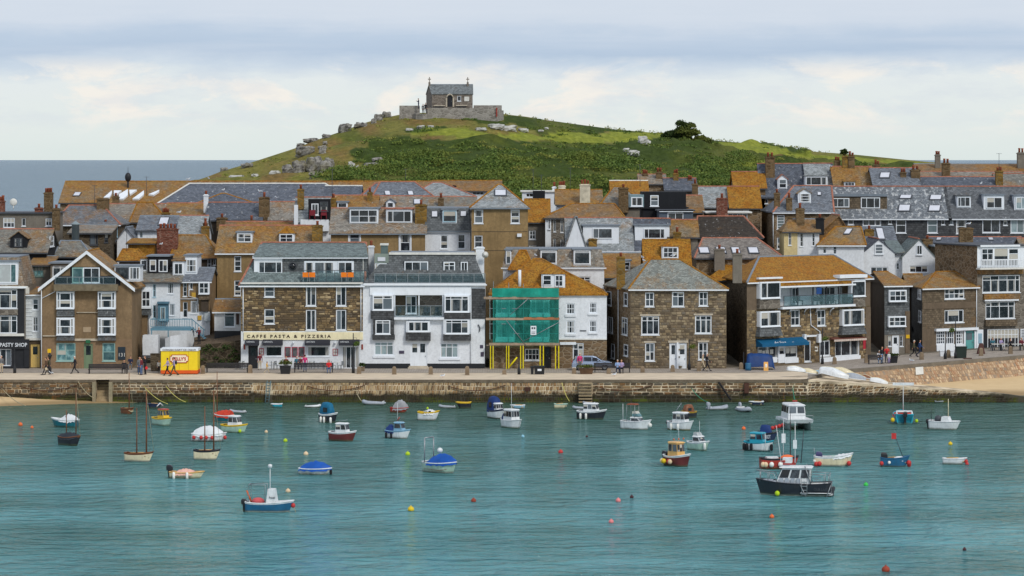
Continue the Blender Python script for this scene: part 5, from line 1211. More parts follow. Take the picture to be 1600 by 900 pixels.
# --- F11a dark slate tower house, F11b brown slate-hung shop
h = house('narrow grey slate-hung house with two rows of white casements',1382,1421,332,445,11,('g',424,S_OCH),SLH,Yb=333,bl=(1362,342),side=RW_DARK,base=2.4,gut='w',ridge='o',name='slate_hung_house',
          wins=[(1394,524,1405,553,1,1,'d:white'),(1388,525,1393,541,1,2),(1406,525,1411,541,1,2)],bands=[(523,SLH),(600,RW_GREY)])
oriel(h.t,h.fr,1387,453,1415,471,0,.25,((.35,.65),2)); oriel(h.t,h.fr,1386,494,1414,510,0,.25,((.35,.65),2))
part(h.t,'corner_pilaster',RW_MUD,h.fr,[(1414,486,1421,555)],0,.1)
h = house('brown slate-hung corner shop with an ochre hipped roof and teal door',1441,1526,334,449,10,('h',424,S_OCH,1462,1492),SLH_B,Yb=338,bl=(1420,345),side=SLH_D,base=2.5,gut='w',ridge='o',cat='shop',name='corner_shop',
          wins=[(1476,451,1507,467,4,2),(1476,484,1506,504,(.2,.75),1),(1463,517,1477,538,4,4),(1478,517,1491,538,4,2),(1492,517,1505,538,4,4),(1508,517,1522,549,1,1,'d:teal')],swins=[('l',1435,450,1440,467),('l',1436,485,1440,503)],bands=[(513,SLH_B),(600,RW_MUD)])
part(h.t,'shop_fascia',WHITE,h.fr,[(1460,512.5,1526,516.5)],0,.35); part(h.t,'shop_panel',WHITE,h.fr,[(1463,538,1505,548)],0,.1); part(h.t,'lichen_band',RW_MUD,h.fr,[(1442,472,1526,482)],0,.06)
part(h.t,'door_frame',WHITE,h.fr,[(1505.5,517,1508,549),(1522,517,1524.5,549)],0,.1); pipe(h.t,[(1525,450),(1525,512)],h.fr)
h = house('dark recessed house with an outside stair between the slate-hung house and the corner shop',1419,1444,343,447,6,('g',428,S_OCH),RW_DARK,base=2.6,name='recessed_house',ridge='o',wins=[(1424,482,1435,507,1,1,'d:white')])
g = MB(); fz = Frame((X(1420,342),342),(X(1446,342),342)); a,c = fz.uz(1423,508),fz.uz(1438,545)
g.slab([fz.o+fz.u*a[0]+Vector((0,0,a[1])),fz.o+fz.u*c[0]+Vector((0,0,c[1])),fz.o+fz.u*c[0]+Vector((0,0,c[1]-.4)),fz.o+fz.u*a[0]+Vector((0,0,a[1]-.4))],(0,-.9,0)); g.build('outside_stair',RW_BLACK,h.t)
# --- F12 right-hand tall house and its neighbour
h = house('tall stone house at the right edge with a white top-floor balcony and big windows',1527,1602,338,385,10,('f',DKGREY),ST_GREY,Yb=340,base=2.5,cat='restaurant',name='balcony_house',side=ST_BROWN,
          wins=[(1535,430,1594,457,(.22,.44,.66,.88),'t'),(1540,471,1586,498,(.18,.48,.78),'t'),(1543,514,1592,546,9,(.72,))],bands=[(418,WHITE),(600,ST_GREY)],gut=None)
pwin(h.t,h.fr,1533,388,1552,416,2,(.7,)); pwin(h.t,h.fr,1552,387,1575,416,1,1); pwin(h.t,h.fr,1575,388,1591,416,1,(.7,))
part(h.t,'lichen_ledge',S_BRN,h.fr,[(1527,419,1597,428),(1536,459,1592,468)],0,.3); part(h.t,'apron',SLH_B,h.fr,[(1538,499,1587,509)],0,.4); part(h.t,'window_hood',WHITE,h.fr,[(1537,467.5,1590,470),(1530,382.5,1592,385.5)],0,.3)
part(h.t,'balcony_floor',OFFW,h.fr,[(1525,418,1596,420.5)],0,1.0); part(h.t,'rail',WHITE,h.fr,[(1527,404.5,1596,406.2)],.9,.98)
for i in range(30): part(h.t,'baluster',WHITE,h.fr,[(1527+i*2.33,406,1528.1+i*2.33,418)],.92,.96)
part(h.t,'menu_sign',WHITE,h.fr,[(1525.5,515,1536,548)],0,.06); part(h.t,'menu_print',plain('blue_menu',lin(140,170,186)),h.fr,[(1528,521,1534,537)],.06,.07); part(h.t,'doorway',BLACK,h.fr,[(1537,514,1542.5,548)],0,.03)  # the doorway is a thin black panel painting the shade inside it
pwin(h.t,h.fr,1594,514,1601,542,4,6)
h = house('stone house cut by the right edge of the picture',1603,1700,341,398,10,('g',372,S_MIX),ST_GREY,base=2.5,wins=[(1612,430,1640,455,3),(1612,470,1640,495,3),(1615,514,1650,545,4)])
# ================================================================= THE ROWS BEHIND, nearest first
hs = house
# --- second row, left
hs('slate-roofed house with a black timber dormer at the left edge',-40,72,330,392,9,('g',357.5,S_MIX),RW_BLACK,dorm=[(16,371,42,387,('g',361),[(22,372,35,386,2,(.5,),'D')],RW_BLACK,S_BRN)],swins=[('r',77,369,83,385,1,2,'w')],name='slate_house')
hs('glazed garden room between the pasty shop and the gabled house',46,78,326,413,5,('s',400,S_BRN),RW_GREY,wins=[(49,415,68,432,4,(.8,),'G')],name='garden_room',ridge='g')
hs('flat-roofed grey house with white fascia behind the left slate house',-30,82,345,334,8,('f',DKGREY),RW_GREY,wins=[(5,340,23,356,3,2),(34,341,40,353,1,1),(71,341,81,353,2,1)],chim=[(61,317,346,12,'b',1,1.5),(76,293,345,13,'s',3,4),(88,318,349,11,'s',1,-1),(3,306,336,9,'b',2,4)],gut=None,name='flat_roofed_house')
hs('low black-walled house with a lichened slate roof behind the brown gable',86,142,336,399,7,('h',376,S_MIX,95,126),RW_BLACK,name='low_house',ridge='g',wins=[(80,405,100,420,3,1)][:0])
hs('white-framed conservatory tucked behind the gabled house roof',79,108,324,412,5,('f',LEAD),RW_GREY,wins=[(82,415,106,433,2,(.8,))],name='conservatory',gut=None)
hs('stone back building with two dark openings below the hipped roof',108,172,349,363,6,('s',351,S_GLIC),ST_DARK,wins=[(140,366,153,383,(.65,),1,'D'),(163,365,169,379,1,1,'D')],name='back_building',ridge='g')
b = MB(); c = P(118,374,340); b.lathe([(.42,-.6),(.42,1.6),(.5,1.62),(.5,1.72),(.46,1.74),(.02,2.05)],12,tuple(c)); tag(b.build('metal_flue',plain('flue_metal',lin(128,142,146),.5)),'fat grey metal flue with a conical cap among the left roofs','flue')
hs('hipped slate house with red hip tiles on the left',84,186,362,349,9,('h',320.5,slate('slate_lichen_mid',lin(108,114,120),.42,.1),108,160),ST_DARK,wins=[(176,352,184,370,1,2,'B'),(90,355,96,362,1,1)],gut='w',chim=[(161,310,328,18,'s',0,4),(165,342,360,7,'s',1,0.5)],name='hipped_house')
hs('pair of ochre-grey pitched roofs right of the hipped house',150,252,376,345,9,('g',318,S_GLIC),ST_BROWN,chim=[(181,300,318,10,'s',1,6)],name='terrace_house',ridge='c')
hs('brown slate roof between the long ochre roof and the white cottage',205,262,372,345,7,('h',316,S_BRN,215,238),ST_BROWN,name='terrace_house',ridge='o')
hs('small white gable beside a grey slate lean-to on the left',183,213,352,373,6,('v',197,355,S_BLUE),RW_WHITE,name='gabled_cottage',ridge='g')
hs('white cottage with a rooflight and plain slate roof',215,272,354,358,8,('g',337,S_BLUE),RW_WHITE,wins=[(218,362,223,372,1,1),(244,360,249,374,1,2)],sky=[(246,340,262,353,-4)],name='white_cottage',ridge='g')
hs('pale slate roof with a white gable wall at its right',277,318,350,366,9,('g',336.5,S_PALE),RW_WHITE,chim=[(321,346,372,12,'o',1,0.5),(321,341,366,7,'s',1,1)],name='white_gabled_house')
hs('mossy ochre flat-topped wall and roof behind the dormers',200,240,337,379,5,('s',372,slate('moss_roof',lin(92,84,50),.85,0)),slate('moss_wall',lin(98,88,52),.8,0),name='mossy_outhouse',ridge=None)
hs('orange-tiled low roof behind the gabled house',186,228,333,405,5,('h',389,S_ORG,192,216),RW_BROWN,name='low_orange_house',ridge='o')
hs('ochre pyramid roof with a red brick chimney stack',268,340,337,401,9,('h',367,S_OCH,279,322),RW_DARK,wins=[(324,404,330,421,1,2),(333,404,337,414,1,1)],chim=[(262,349,388,32,'b',5,2)],name='ochre_roofed_house',ridge='o',gut='k')
hs('ochre slate roof with a row of buff pots',258,324,372,336,8,('g',317,S_OCH),ST_BROWN,chim=[(259,325,340,12,'o',3,-1)],name='terrace_house',ridge='c')
hs('brown rendered house with an ochre roof and two dormers behind the cafe',339,492,332,393,10,('g',352,S_OCH),RW_BROWN2,wins=[(366,400,377,424,1,3),(366,438,377,462,1,3)],gut='w',chim=[(496,344,380,16,'o',1,2)],
   dorm=[(370,363.5,394,379,'f',[(371,364.5,393,378.5,2,2)],WHITE,LEAD),(436,364.5,460,379,('h',353),[(437,365.5,458,378.5,2,2)],WHITE,S_ORG)],name='brown_house')
hs('terrace roofs of plain slate behind the brown house',323,408,368,342,8,('g',316,S_DKB),RW_DARK,chim=[(322,297,322,7,'w',1,4),(347,333,350,16,'s',1,-1),(413,301,338,16,'s',1,1),(393,337,352,14,'s',1,-3)],name='terrace_house',gut='k')
hs('lichened slate terrace right of the stone chimney',421,461,368,342,8,('g',315,S_GLIC),RW_DARK,name='terrace_house')
hs('low strip of red-ridged roof behind the brown house',352,460,352,362,6,('g',346,S_BRN),RW_DARK,name='terrace_house')
h = hs('white house with a dark recessed roof balcony and red chairs',461,516,350,345,8,('g',308,S_PALE),RW_WHITE,chim=[(470,288,316,10,'o',1,2),(521,302,330,8,'o',1,2)],name='balcony_house',gut=None)
part(h.t,'recess_shade_box',RW_BLACK,h.fr,[(482,311,516,343)],-.8,.35); part(h.t,'parapet',WHITE,h.fr,[(470,343,514,361)],0,.6)  # black box stands in for the shade inside the roof recess
pwin(h.t,h.fr,487,318,498,336,2,1,'w',w=.37); pwin(h.t,h.fr,500,315,513,330,1,2,'D',w=.37); part(h.t,'verge',WHITE,h.fr,[(460,320,466,358)],.3,.5)
RC = plain('maroon_fabric',lin(120,40,50),.8)
for k,x in enumerate((484,502)): b = MB(); bpx(b,h.fr,x,334,x+9,336.5,.4,.85); bpx(b,h.fr,x,328,x+9,334,.4,.46); bpx(b,h.fr,x,336.5,x+1,342,.4,.8); bpx(b,h.fr,x+8,336.5,x+9,342,.4,.8); tag(b.build('garden_chair',RC),['left','right'][k]+' maroon chair on the dark recessed roof balcony','chair','maroon chairs on the roof balcony')
h = hs('brown terrace with two wide white dormers and lichened slate',517,664,340,362,9,('g',325,S_GLIC),RW_BROWN2,wins=[(546,364.5,562,380,1,2),(625,365,641,393,1,2)],gut='l',name='terrace_house',
   dorm=[(546,326,591,349,'f',[(547,327.5,590,348,3,(.5,))],WHITE,LEAD),(603,327,644,348,'f',[(604,329,643,347.5,(.26,.7),1)],WHITE,CLAY)],chim=[(658,312,350,18,'o',1,2)])
part(h.t,'window_surround',WHITE,h.fr,[(544,363,546,381),(562,363,564,381),(623,363,625,395),(641,363,643,395)],0,.06)
hs('ribbed ochre roof with a small white window above the brown terrace',522,588,356,324,7,('g',305,S_OCH),ST_BROWN,dorm=[(527,316,543,325,'f',[(528,316.5,542,324.5,1,1)],WHITE,LEAD)],chim=[(578,293,312,8,'o',1,2)],name='terrace_house')
hs('grey slate roof with a tiny hipped dormer above the terrace',588,668,358,326,8,('g',306,S_GLIC),ST_BROWN,dorm=[(603,315,617,325,('g',310),[(605,316,615,324.5,1,1)],WHITE,S_BLUE)],sky=[(646,312,658,320,0)],name='terrace_house')
hs('bluish slate roof with two rooflights high in the middle',584,676,376,306,8,('h',284,S_BLUE,594,648),RW_GREY,sky=[(602,299,611,306,2),(638,299,647,306,2)],name='terrace_house')
hs('white-and-slate terrace house with a pale blue box dormer',664,735,341,360,8,('m',325.5,SLH,2,2,1.4),RW_WHITE,wins=[(688,367,700,389,1,2),(715,366,727,389,1,2)],name='terrace_house',gut='l',ridge='c',
   dorm=[(691,328,714,348,'f',[(692,329,713,347,1,1,'B')],UPVC,LEAD)],sky=[(674,330,684,340,0),(719,330,729,339,0)])
hs('red-ridged lichened roof above the white terrace house',662,742,357,325,8,('g',307,S_MIX),ST_GREY,chim=[(689,302,325,9,'s',1,1)],name='terrace_house')
hs('hipped slate roof edged in red clay tiles',640,742,378,306,9,('h',285,S_PALE,676,690),RW_GREY,name='terrace_house',ridge='c')
hs('long pale brown roof with a white wall and little window under it',676,782,392,297,8,('g',282,S_BRN),RW_WHITE,wins=[(738,299,756,304.5,3,1)],name='long_roofed_house',ridge='o',chim=[(710,290,305,5,'k',0,-1)])
h = hs('tall brown pebbledashed house with a slate gable roof and four sash windows',737,825,338,322,9,('h',288,S_PALE,778,784),RW_BROWN2,wins=[(741,327.5,755,349,1,2),(798,327.5,812,349,1,2),(741,368,754,388,1,2)],sky=[(772,297,792,307,0)],name='tall_brown_house',gut='l',ridge='o')
part(h.t,'vent_box',WHITE,h.fr,[(808,365,815,370)],0,.25); part(h.t,'joint_line',RW_DARK,h.fr,[(738,361.5,824,362.3),(738,391,824,391.8)],0,.015)
hs('orange roof wedge just right of the tall brown house',822,858,352,345,9,('g',311,S_ORG),RW_GREY,wins=[(827,360,837,374,2,2),(827,383,838,390,2,1)],name='orange_roofed_house',ridge='o')
h = hs('grey stone house with a white gabled end and a broad ochre roof',852,974,350,339,10,('h',318,S_BRN,893,960),ST_GREY,wins=[(865,342,868.5,362,1,1),(876,343,880,363,1,1),(865,373,868.5,388,1,1),(876,374,880,388,1,1)],name='stone_house',ridge='o')
part(h.t,'white_end',WHITE,h.fr,[(852,341,861,390)],0,.05); pwin(h.t,h.fr,857,342,860,358,1,2,w=.07)
h = hs('slate house with a white triangular gable and a white box dormer',886,988,342,389,9,('g',340,S_PALE),RW_WHITE,gut='w',name='white_dormer_house',chim=[(926,373,392,13,'o',0,.6)],ridge='c',dorm=[(911,353,967,380,'f',[(926,356.5,957,373,(.3,),1)],WHITE,LEAD)])
b = MB(); q = lambda x,y,w_: ray_plane(x,y,h.fr.p0+h.fr.n*w_,h.fr.n); g0,g1,g2 = q(884,387,-.2),q(915,387,-.2),q(900,340,-.2); b.slab([g0,g1,g2],(0,3.4,0)); b.build('gable',WHITE,h.t); b = MB(); dv = Vector((0,-.15,0)); dd = Vector((0,4.2,0)); b.slab([g1+dv+Vector((.05,0,0)),g1+dd,g2+dd+Vector((0,0,.1)),g2+dv+Vector((.05,0,.1))],(.12,0,.05)); b.slab([g0+dv,g2+dv+Vector((0,0,.1)),g2+dd,g0+dd],(-.12,0,.05)); b.build('gable_roof',S_PALE,h.t)
hs('dark slate house with a wide white dormer',988,1048,342.5,389,9,('g',341,S_DKB),RW_GREY,gut='w',name='white_dormer_house',dorm=[(992,352.5,1046,375,'f',[(1006,357,1039,373,(.22,.78),1)],WHITE,LEAD)])
hs('white house with a lichen-streaked mansard behind the corner house',786,944,327,417,7,('m',389.5,S_GLIC,4,4,1.3),RW_WHITE,wins=[(904,432,923,445,2,(.6,))],name='mansard_house',gut='w',dorm=[(844,390.5,870,413,'f',[(845,391.5,869.5,412,1,(.85,))],WHITE,LEAD),(896,390.5,923,414,'f',[(897,391.5,922,413,1,(.85,))],WHITE,LEAD),(790,391,799,413,'f',[(791,392,798,412,1,1)],WHITE,LEAD)])
hs('small ochre pitched roof in front of the white mansard',797,832,324,418,4,('h',391,S_ORG,812,822),RW_WHITE,name='ochre_lean_to',ridge='o')
hs('dim slate roof with a white dormer window left of the stone house',942,1012,331,432,7,('s',395,S_OCH),ST_DARK,dorm=[(974,408,985,423,'f',[(975,409,984.5,422,1,2)],WHITE,LEAD)],name='slate_outhouse',ridge='g')
hs('orange roof with a hipped dormer behind the stone house',1008,1078,327.5,412,6,('g',374,S_ORG),ST_DARK,dorm=[(1034,385,1060,404,('h',376),[(1036,386,1059,403,3,2)],WHITE,S_ORG)],name='orange_roofed_house',ridge='o')
# --- middle, high up
hs('far white house with pale chimneys under the hill',816,884,388,300,7,('f',OFFW),RW_WHITE,chim=[(878,283,312,11,'p',3,1),(866,285,303,6,'w',1,2)],name='far_white_house',wins=[(822,302,838,308,3,1)])
b = MB(); a = P(842,298,380); b.box(a.x-.75,379.3,a.z-3,a.x+.75,380.7,a.z); tag(b.build('tank_housing',RW_BLACK),'dark square tank housing on the roofs right of the tall brown house','tank')
hs('pair of lichened pitched roofs with a peeling white chimney',870,940,376,318,8,('g',296,S_OCH),RW_WHITE,chim=[(914,281,318,16,'p',3,0)],name='far_ochre_house',ridge='o')
hs('hip-roofed slate house left of the black-clad one',938,1004,368,320,8,('h',292,S_MIX,958,976),RW_GREY,chim=[(974,286,322,15,'s',1,0)],name='far_hipped_house',ridge='o')
hs('orange roof with white posts in front of the hill',956,1012,380,302,7,('g',282,S_ORG),RW_GREY,name='far_orange_house',ridge='w')
h = hs('black-clad house with a white sash window',1004,1073,353,326,8,('f',RW_BLACK),RW_BLACK,wins=[(1016,305,1029,322,1,2)][:0],name='black_clad_house',gut=None)
b = MB(); bpx(b,h.fr,1004,300,1072,326,-7,0); b.build('upper_storey',RW_BLACK,h.t); pwin(h.t,h.fr,1016,305,1029,322,1,2); b = MB(); bpx(b,h.fr,984,304,1006,324,-4,.2); b.build('blue_dormer',plain('blue_grey_board',lin(120,144,150)),h.t); pwin(h.t,h.fr,986,308,1004,322,2,1,w=.24)
h = hs('grey rendered flat-roofed house with tall white doors',1030,1083,347,330,6,('f',DKGREY),render_wall('slate_grey_render',lin(84,94,106),.3),wins=[(1043,332,1068,352,2,1)],name='grey_flat_house',gut='w')
part(h.t,'fascia',WHITE,h.fr,[(1030,328.5,1083,331)],.0,.25)
hs('ochre wedge roof with a dark window under it',1045,1090,344,368,6,('g',343,S_OCH),RW_GREY,wins=[(1066,371,1080,388,(.6,),1,'D')],name='ochre_wedge_house',chim=[(1058,355,385,12,'o',1,-1)])
hs('very dark mossy roof with red ridge tiles',1086,1190,345,369,9,('h',337.5,S_MOSS,1090,1162),ST_DARK,name='mossy_roofed_house',chim=[(1128,302,342,17,'b',1,6)])
h = hs('wide grey roof with four rooflights and red hips',1088,1222,334,401,9,('h',371.5,slate('slate_grey_mid',lin(128,122,116),.2,.15),1098,1182),ST_BROWN,name='rooflight_house',chim=[(1124,381,412,16,'g',1,-.6)],sky=[(1093,387,1110,397,3),(1120,387,1136,397,3),(1144,387,1158,397,3),(1170,387,1187,397,3)])
hs('grey slate roof in front of the far orange one',1088,1142,366,322,8,('g',291,S_PALE),ST_BROWN,chim=[(1086,280,318,9,'s',1,1)],name='mid_slate_house')
hs('bright orange lichened roof',1142,1188,365,323,8,('g',291,S_ORG),ST_BROWN,name='mid_orange_house',wins=[(1162,326,1170,332,1,1)])
hs('far orange roof behind the bright one',1148,1196,384,292,7,('g',268,S_ORG),ST_BROWN,name='far_orange_roof',ridge='c')
hs('grey-brown sloping roof left of the grey slate one',1068,1098,360,330,8,('g',305,S_BRN),RW_GREY,name='far_brown_house')
h = hs('white flat-roofed extension below the orange roof',1105,1172,352,333,6,('f',OFFW),ST_BROWN,wins=[(1137,333.5,1168,342,4,1)],name='extension',gut=None)
hs('far stone house with pots on the middle skyline',1000,1040,398,286,7,('g',272,S_GLIC),ST_BROWN,chim=[(1008,265,282,8,'s',3,3),(1030,262,285,10,'s',2,2)],name='far_stone_house')
hs('far slate house with a dark dormer cheek on the middle skyline',1040,1088,396,296,7,('g',278,S_DKB),ST_GREY,chim=[(1056,264,284,8,'o',2,3),(1078,274,292,7,'s',2,3)],name='far_slate_house')
# --- right, high up
hs('dark blue slate house with a red-roofed dormer',1190,1262,384,305,9,('g',255.5,S_DKB),ST_BROWN,chim=[(1203,238,276,14,'s',2,3)],dorm=[(1215,279,1230,295,('g',272),[(1217,280,1229,294,1,2)],WHITE,CLAY)],wins=[(1195,311,1200,318,1,1)],name='blue_slate_house')
hs('grey slate house with a wide white dormer on the right skyline',1262,1304,384,290,8,('g',255,S_PALE),ST_BROWN,dorm=[(1258,275,1293,290,'f',[(1259,276,1292,289.5,(.25,.72),1)],WHITE,S_PALE)],chim=[(1308,244,268,9,'s',2,3)],name='grey_slate_house')
hs('ochre-roofed house with stone chimneys on the right skyline',1305,1366,382,292,8,('g',260,S_OCH),ST_BROWN,chim=[(1320,244,262,8,'o',0,4),(1330,237,262,10,'s',2,4),(1370,250,272,9,'s',2,4)],dorm=[(1319,284,1336,291,'f',[(1320,284.5,1335,290.5,3,1)],WHITE,S_OCH)],name='ochre_slate_house')
hs('slate roof with a large rooflight on the right',1366,1436,380,288,8,('g',262,S_BLUE),ST_GREY,sky=[(1373,270,1390,279,-2)],chim=[(1411,262,288,9,'s',2,2),(1430,258,284,14,'s',2,2)],name='rooflit_slate_house')
hs('long far roof line under the right-hand horizon',1436,1600,404,268,8,('g',256,S_BRN),ST_BROWN,chim=[(1465,235,268,8,'g',2,2),(1595,232,268,11,'g',2,2)],name='far_long_house',ridge='g')
hs('grey slate terrace on the far right',1438,1602,392,281,8,('g',268,S_GLIC),ST_GREY,chim=[(1478,248,276,12,'s',2,2)],name='far_terrace')
hs('dark slate roof with a red ridge on the far right',1424,1560,380,292,7,('g',276,S_DKB),ST_GREY,chim=[(1561,260,290,11,'o',2,1)],sky=[(1568,275,1575,280,0)][:0],name='far_dark_slate_house')
hs('pale mixed slate roof at the far right edge',1560,1640,382,290,7,('g',271,S_MIX),ST_GREY,name='far_mixed_slate_house')
h = hs('stone terrace house with a red hip and a pedimented dormer',1210,1300,360,329,9,('h',290,S_BLUE,1240,1299),ST_BROWN,bl=(1190,370),wins=[(1214,336,1226,358,1,5,'n'),(1214,371,1225,389,1,2)],gut='w',name='stone_terrace_house',chim=[(1214,294,330,9,'s',1,1),(1233,302,330,9,'s',1,.3)],
   dorm=[(1247,301,1267,317,('g',294),[(1250,302,1266,316,1,3)],WHITE,S_GLIC)],sky=[(1277,301,1283,306,0)])
pipe(h.t,[(1208,331),(1208,386)],h.fr)
TW = [(1325,341.5,1334,351,1,1),(1348,341,1377,353,3,1),(1388,341.5,1393.5,350,1,1),(1400,340,1416,364,1,2),(1449,340,1465,364,1,2,'g'),(1471,341,1476.5,351,1,1),(1483,341,1489.5,351,1,1),(1494,340.5,1510,365,1,(.45,)),(1535,340.5,1563,363.5,2,1),(1568,343,1574,352,1,1),(1579,341,1600,364,2,1,'g')]
SLT = slate('slate_terrace',lin(100,104,108),.1,.2)
h = hs('dark slate-hung terrace with a lime-streaked roof, lead dormer and paired rooflights',1299,1484,366,338.5,9,('g',291,slate('slate_limed',lin(112,118,124),.06,1.0)),SLH_D,gut='w',wins=TW[:6],name='limed_terrace',dorm=[
   (1300,307,1386,326,'F',[(1301,309.5,1327,324,(.3,.68),1),(1345,308.5,1375,325.5,(.3,.7),1)],SLH_B,LEAD)],sky=[(1404,305,1424,311,-2),(1402,320,1422,331,-2),(1451,305,1471,313,-2),(1449,321,1469,331,-2)])
hs('dark slate terrace with three dormers running to the right edge',1484.5,1640,366,338.5,9,('g',291,SLT),SLH_D,gut='w',wins=TW[6:],name='long_terrace',dorm=[
   (1495,306.5,1517,324,'f',[(1496,307.5,1516,323,(.25,.6),1)],WHITE,SLH),(1537,305,1569,327,'f',[(1541,308,1566,325.5,2,1)],WHITE,LEAD),(1585,306,1616,328,'f',[(1587,308,1614,327,3,1,'g')],WHITE,LEAD)])
part(h.t,'party_wall',S_OCH,h.fr,[(1298,300,1302,337)],-1.5,-.2)
hs('white cottage row end in the middle right',1246,1280,344,361,7,('g',342,S_BRN),RW_WHITE,wins=[(1250,363,1255,385,1,3),(1269,364,1273,384,1,3)],name='white_cottage',ridge='g',chim=[(1250,318,358,13,'s',1,2),(1281,333,356,12,'k',1,1)])
hs('cream rendered cottage with a stone cap roof',1225,1246,343.5,360,6,('h',343,S_OCH,1232,1242),RW_CREAM,wins=[(1232,362,1236.5,383,1,2)],name='cream_cottage',ridge=None)
hs('brown-gabled slate house behind the white cottages',1278,1330,348,366,8,('v',1311,336,S_BRN),slate('brown_gable',lin(132,108,80),.4,.1),name='brown_gabled_house')
hs('white house with an ochre hipped roof and a rooflight',1279,1350,343,381,9,('h',354,S_OCH,1306,1345),RW_WHITE,wins=[(1286,383,1291,396,1,2),(1302,383,1307,397,1,2)],gut='w',name='ochre_hipped_house',sky=[(1317,358,1327,367,-6)],chim=[(1358,351,372,14,'o',1,17)],ridge='o')
hs('slate roof with long glazing behind the white gables',1352,1400,358,378,8,('g',354,S_BLUE),RW_WHITE,sky=[(1372,356,1384,376,5)],name='glazed_roof_house',ridge='g')
h = hs('white gabled house with a red ridge left of its twin',1348,1398,347,394,10,('v',1373,373,S_DKB),RW_WHITE,wins=[(1360,417,1388,428,3,1)],name='white_gabled_house',chim=[(1340,383,416,13,'o',1,0)],ohf=.08)
pwin(h.t,h.fr,1367,381,1380,397,1,3,'w',w=.02)
h = hs('white gabled house with a green-grey slate roof, right one of two',1410,1461,350,400,9,('v',1436,373,S_GRN),RW_WHITE,wins=[(1421,415,1450,426,3,1)],name='white_gabled_house',chim=[(1449,366,395,15,'s',1,5)],ohf=.08)
pwin(h.t,h.fr,1432,383,1441,398,2,1,'w',w=.02)
hs('low white link between the two white gabled houses',1396,1412,351,394,8,('s',374,S_GRN),RW_WHITE,wins=[(1401,411,1405,421,1,2)],name='link_building',ridge=None)
h = hs('flat-roofed brown stone house with one white window',1462,1526,350,386,8,('f',LEAD),ST_BROWN,wins=[(1488,389,1497,406,2,(.75,))],name='brown_stone_house',gut=None,chim=[(1509,356,384,21,'s',0,3)])
part(h.t,'fascia',WHITE,h.fr,[(1461,382.5,1491,385.5)],.1,.3)
hs('strip of low dark roofs with a red ridge behind the stone house',1455,1600,358.2,380,6,('g',370,S_DKB),RW_DARK,name='low_roof_range',sky=[(1462,372,1470,376,-2),(1545,372,1553,376,2)])
# --- the long roofs along the back, left
h = hs('very long ochre-roofed building across the back on the left',94,700,402,315,12,('g',283,S_OCH),ST_BROWN,name='long_ochre_building',ridge='o',chim=[],sky=[(113,301,124,307,-4)],base=4)
for pts in (((162,311),(175,300),(175,304),(171,311)),((178,300),(190,300),(182,306),(178,306)),((186,313),(186,306),(200,298),(200,307),(193,313)),((202,299),(214,299),(203,306.5)),((207,313),(225,300),(225,306),(217,313)),((232,306),(249,299),(249,301),(240,307))):
    b = MB(); nn = h.plane[1] if h.plane[1].y < 0 else -h.plane[1]; b.slab([ray_plane(x,y,*h.plane)+nn*.25 for x,y in pts],nn*-.3); b.build('dormer_cheek',WHITE,h.t)
hs('large dark blue slate roof with white lime along the ridge',246,556,388,318,11,('h',286.5,slate('slate_big',lin(98,104,114),.04,.4),296,508),RW_GREY,name='large_slate_hall',ridge='w',base=4)
hs('lower blue slate roof with orange hips in front of the large one',306,402,380,318,7,('h',302,S_DKB,346,352),RW_GREY,name='blue_hipped_roof',ridge='o',base=4)
hs('slate roof with a white-edged gutter between the long roofs',508,562,384,306,7,('g',290,S_DKB),RW_WHITE,name='slate_link_roof',ridge='w',base=4)
hs('pointed slate roof left of the rooflit one',556,598,380,312,7,('h',286,S_BLUE,586,592),RW_GREY,name='pointed_slate_roof',base=4)
b = MB(); c = P(200,281,406); b.ball((c.x,c.y,c.z+.35),.42,.42,.62,12,8); b.tube([(c.x,c.y,c.z+.3),(c.x,c.y,c.z+1.7)],.03,5); b.box(c.x-.1,c.y-.1,c.z-1,c.x+.1,c.y+.1,c.z); tag(b.build('roof_cowl',BLACK),'black ball-shaped cowl with a spike on the long ochre ridge','cowl')
b = MB(); c = P(21,327,346); b.tube([c,c+Vector((0,0,.4))],.05,5); b.ball((c.x,c.y,c.z+.8),.42,.12,.42,12,8); tag(b.build('satellite_dish',OFFW),'white satellite dish on the flat roof at the left edge','dish')
# television aerials
def aerial(px,py,Y,h_,label):
    c = P(px,py,Y); b = MB(); b.tube([c+Vector((0,0,-.5)),c+Vector((0,0,h_))],.03,5)
    for k in range(4): b.box(c.x-.35+k*.05,c.y-.02+k*.15,c.z+h_-.06,c.x+.35-k*.05,c.y+.02+k*.15,c.z+h_-.03)
    b.box(c.x-.02,c.y,c.z+h_-.06,c.x+.02,c.y+.6,c.z+h_-.02); tag(b.build('television_aerial',DKGREY),label,'aerial','television aerials')
for a in ((148,318,368,2.2,'aerial above the hipped slate house on the left'),(229,300,380,1.9,'aerial over the ochre roofs beside the white cottage'),(519,305,352,3.0,'thin aerial mast beside the recessed roof balcony'),(833,296,384,2.6,'aerial in front of the scrub, right of the tall brown house'),(891,292,386,2.4,'aerial between the pale chimneys'),(846,298,386,2,'aerial by the dark tank housing'),
          (1000,285,370,2.2,'aerial left of the black-clad house'),(1561,262,384,1.8,'aerial on the far right roofs'),(634,283,400,1.6,'short aerial on the long ochre ridge'),(198,385,334,2.4,'mast rising from the low orange roof')): aerial(*a)
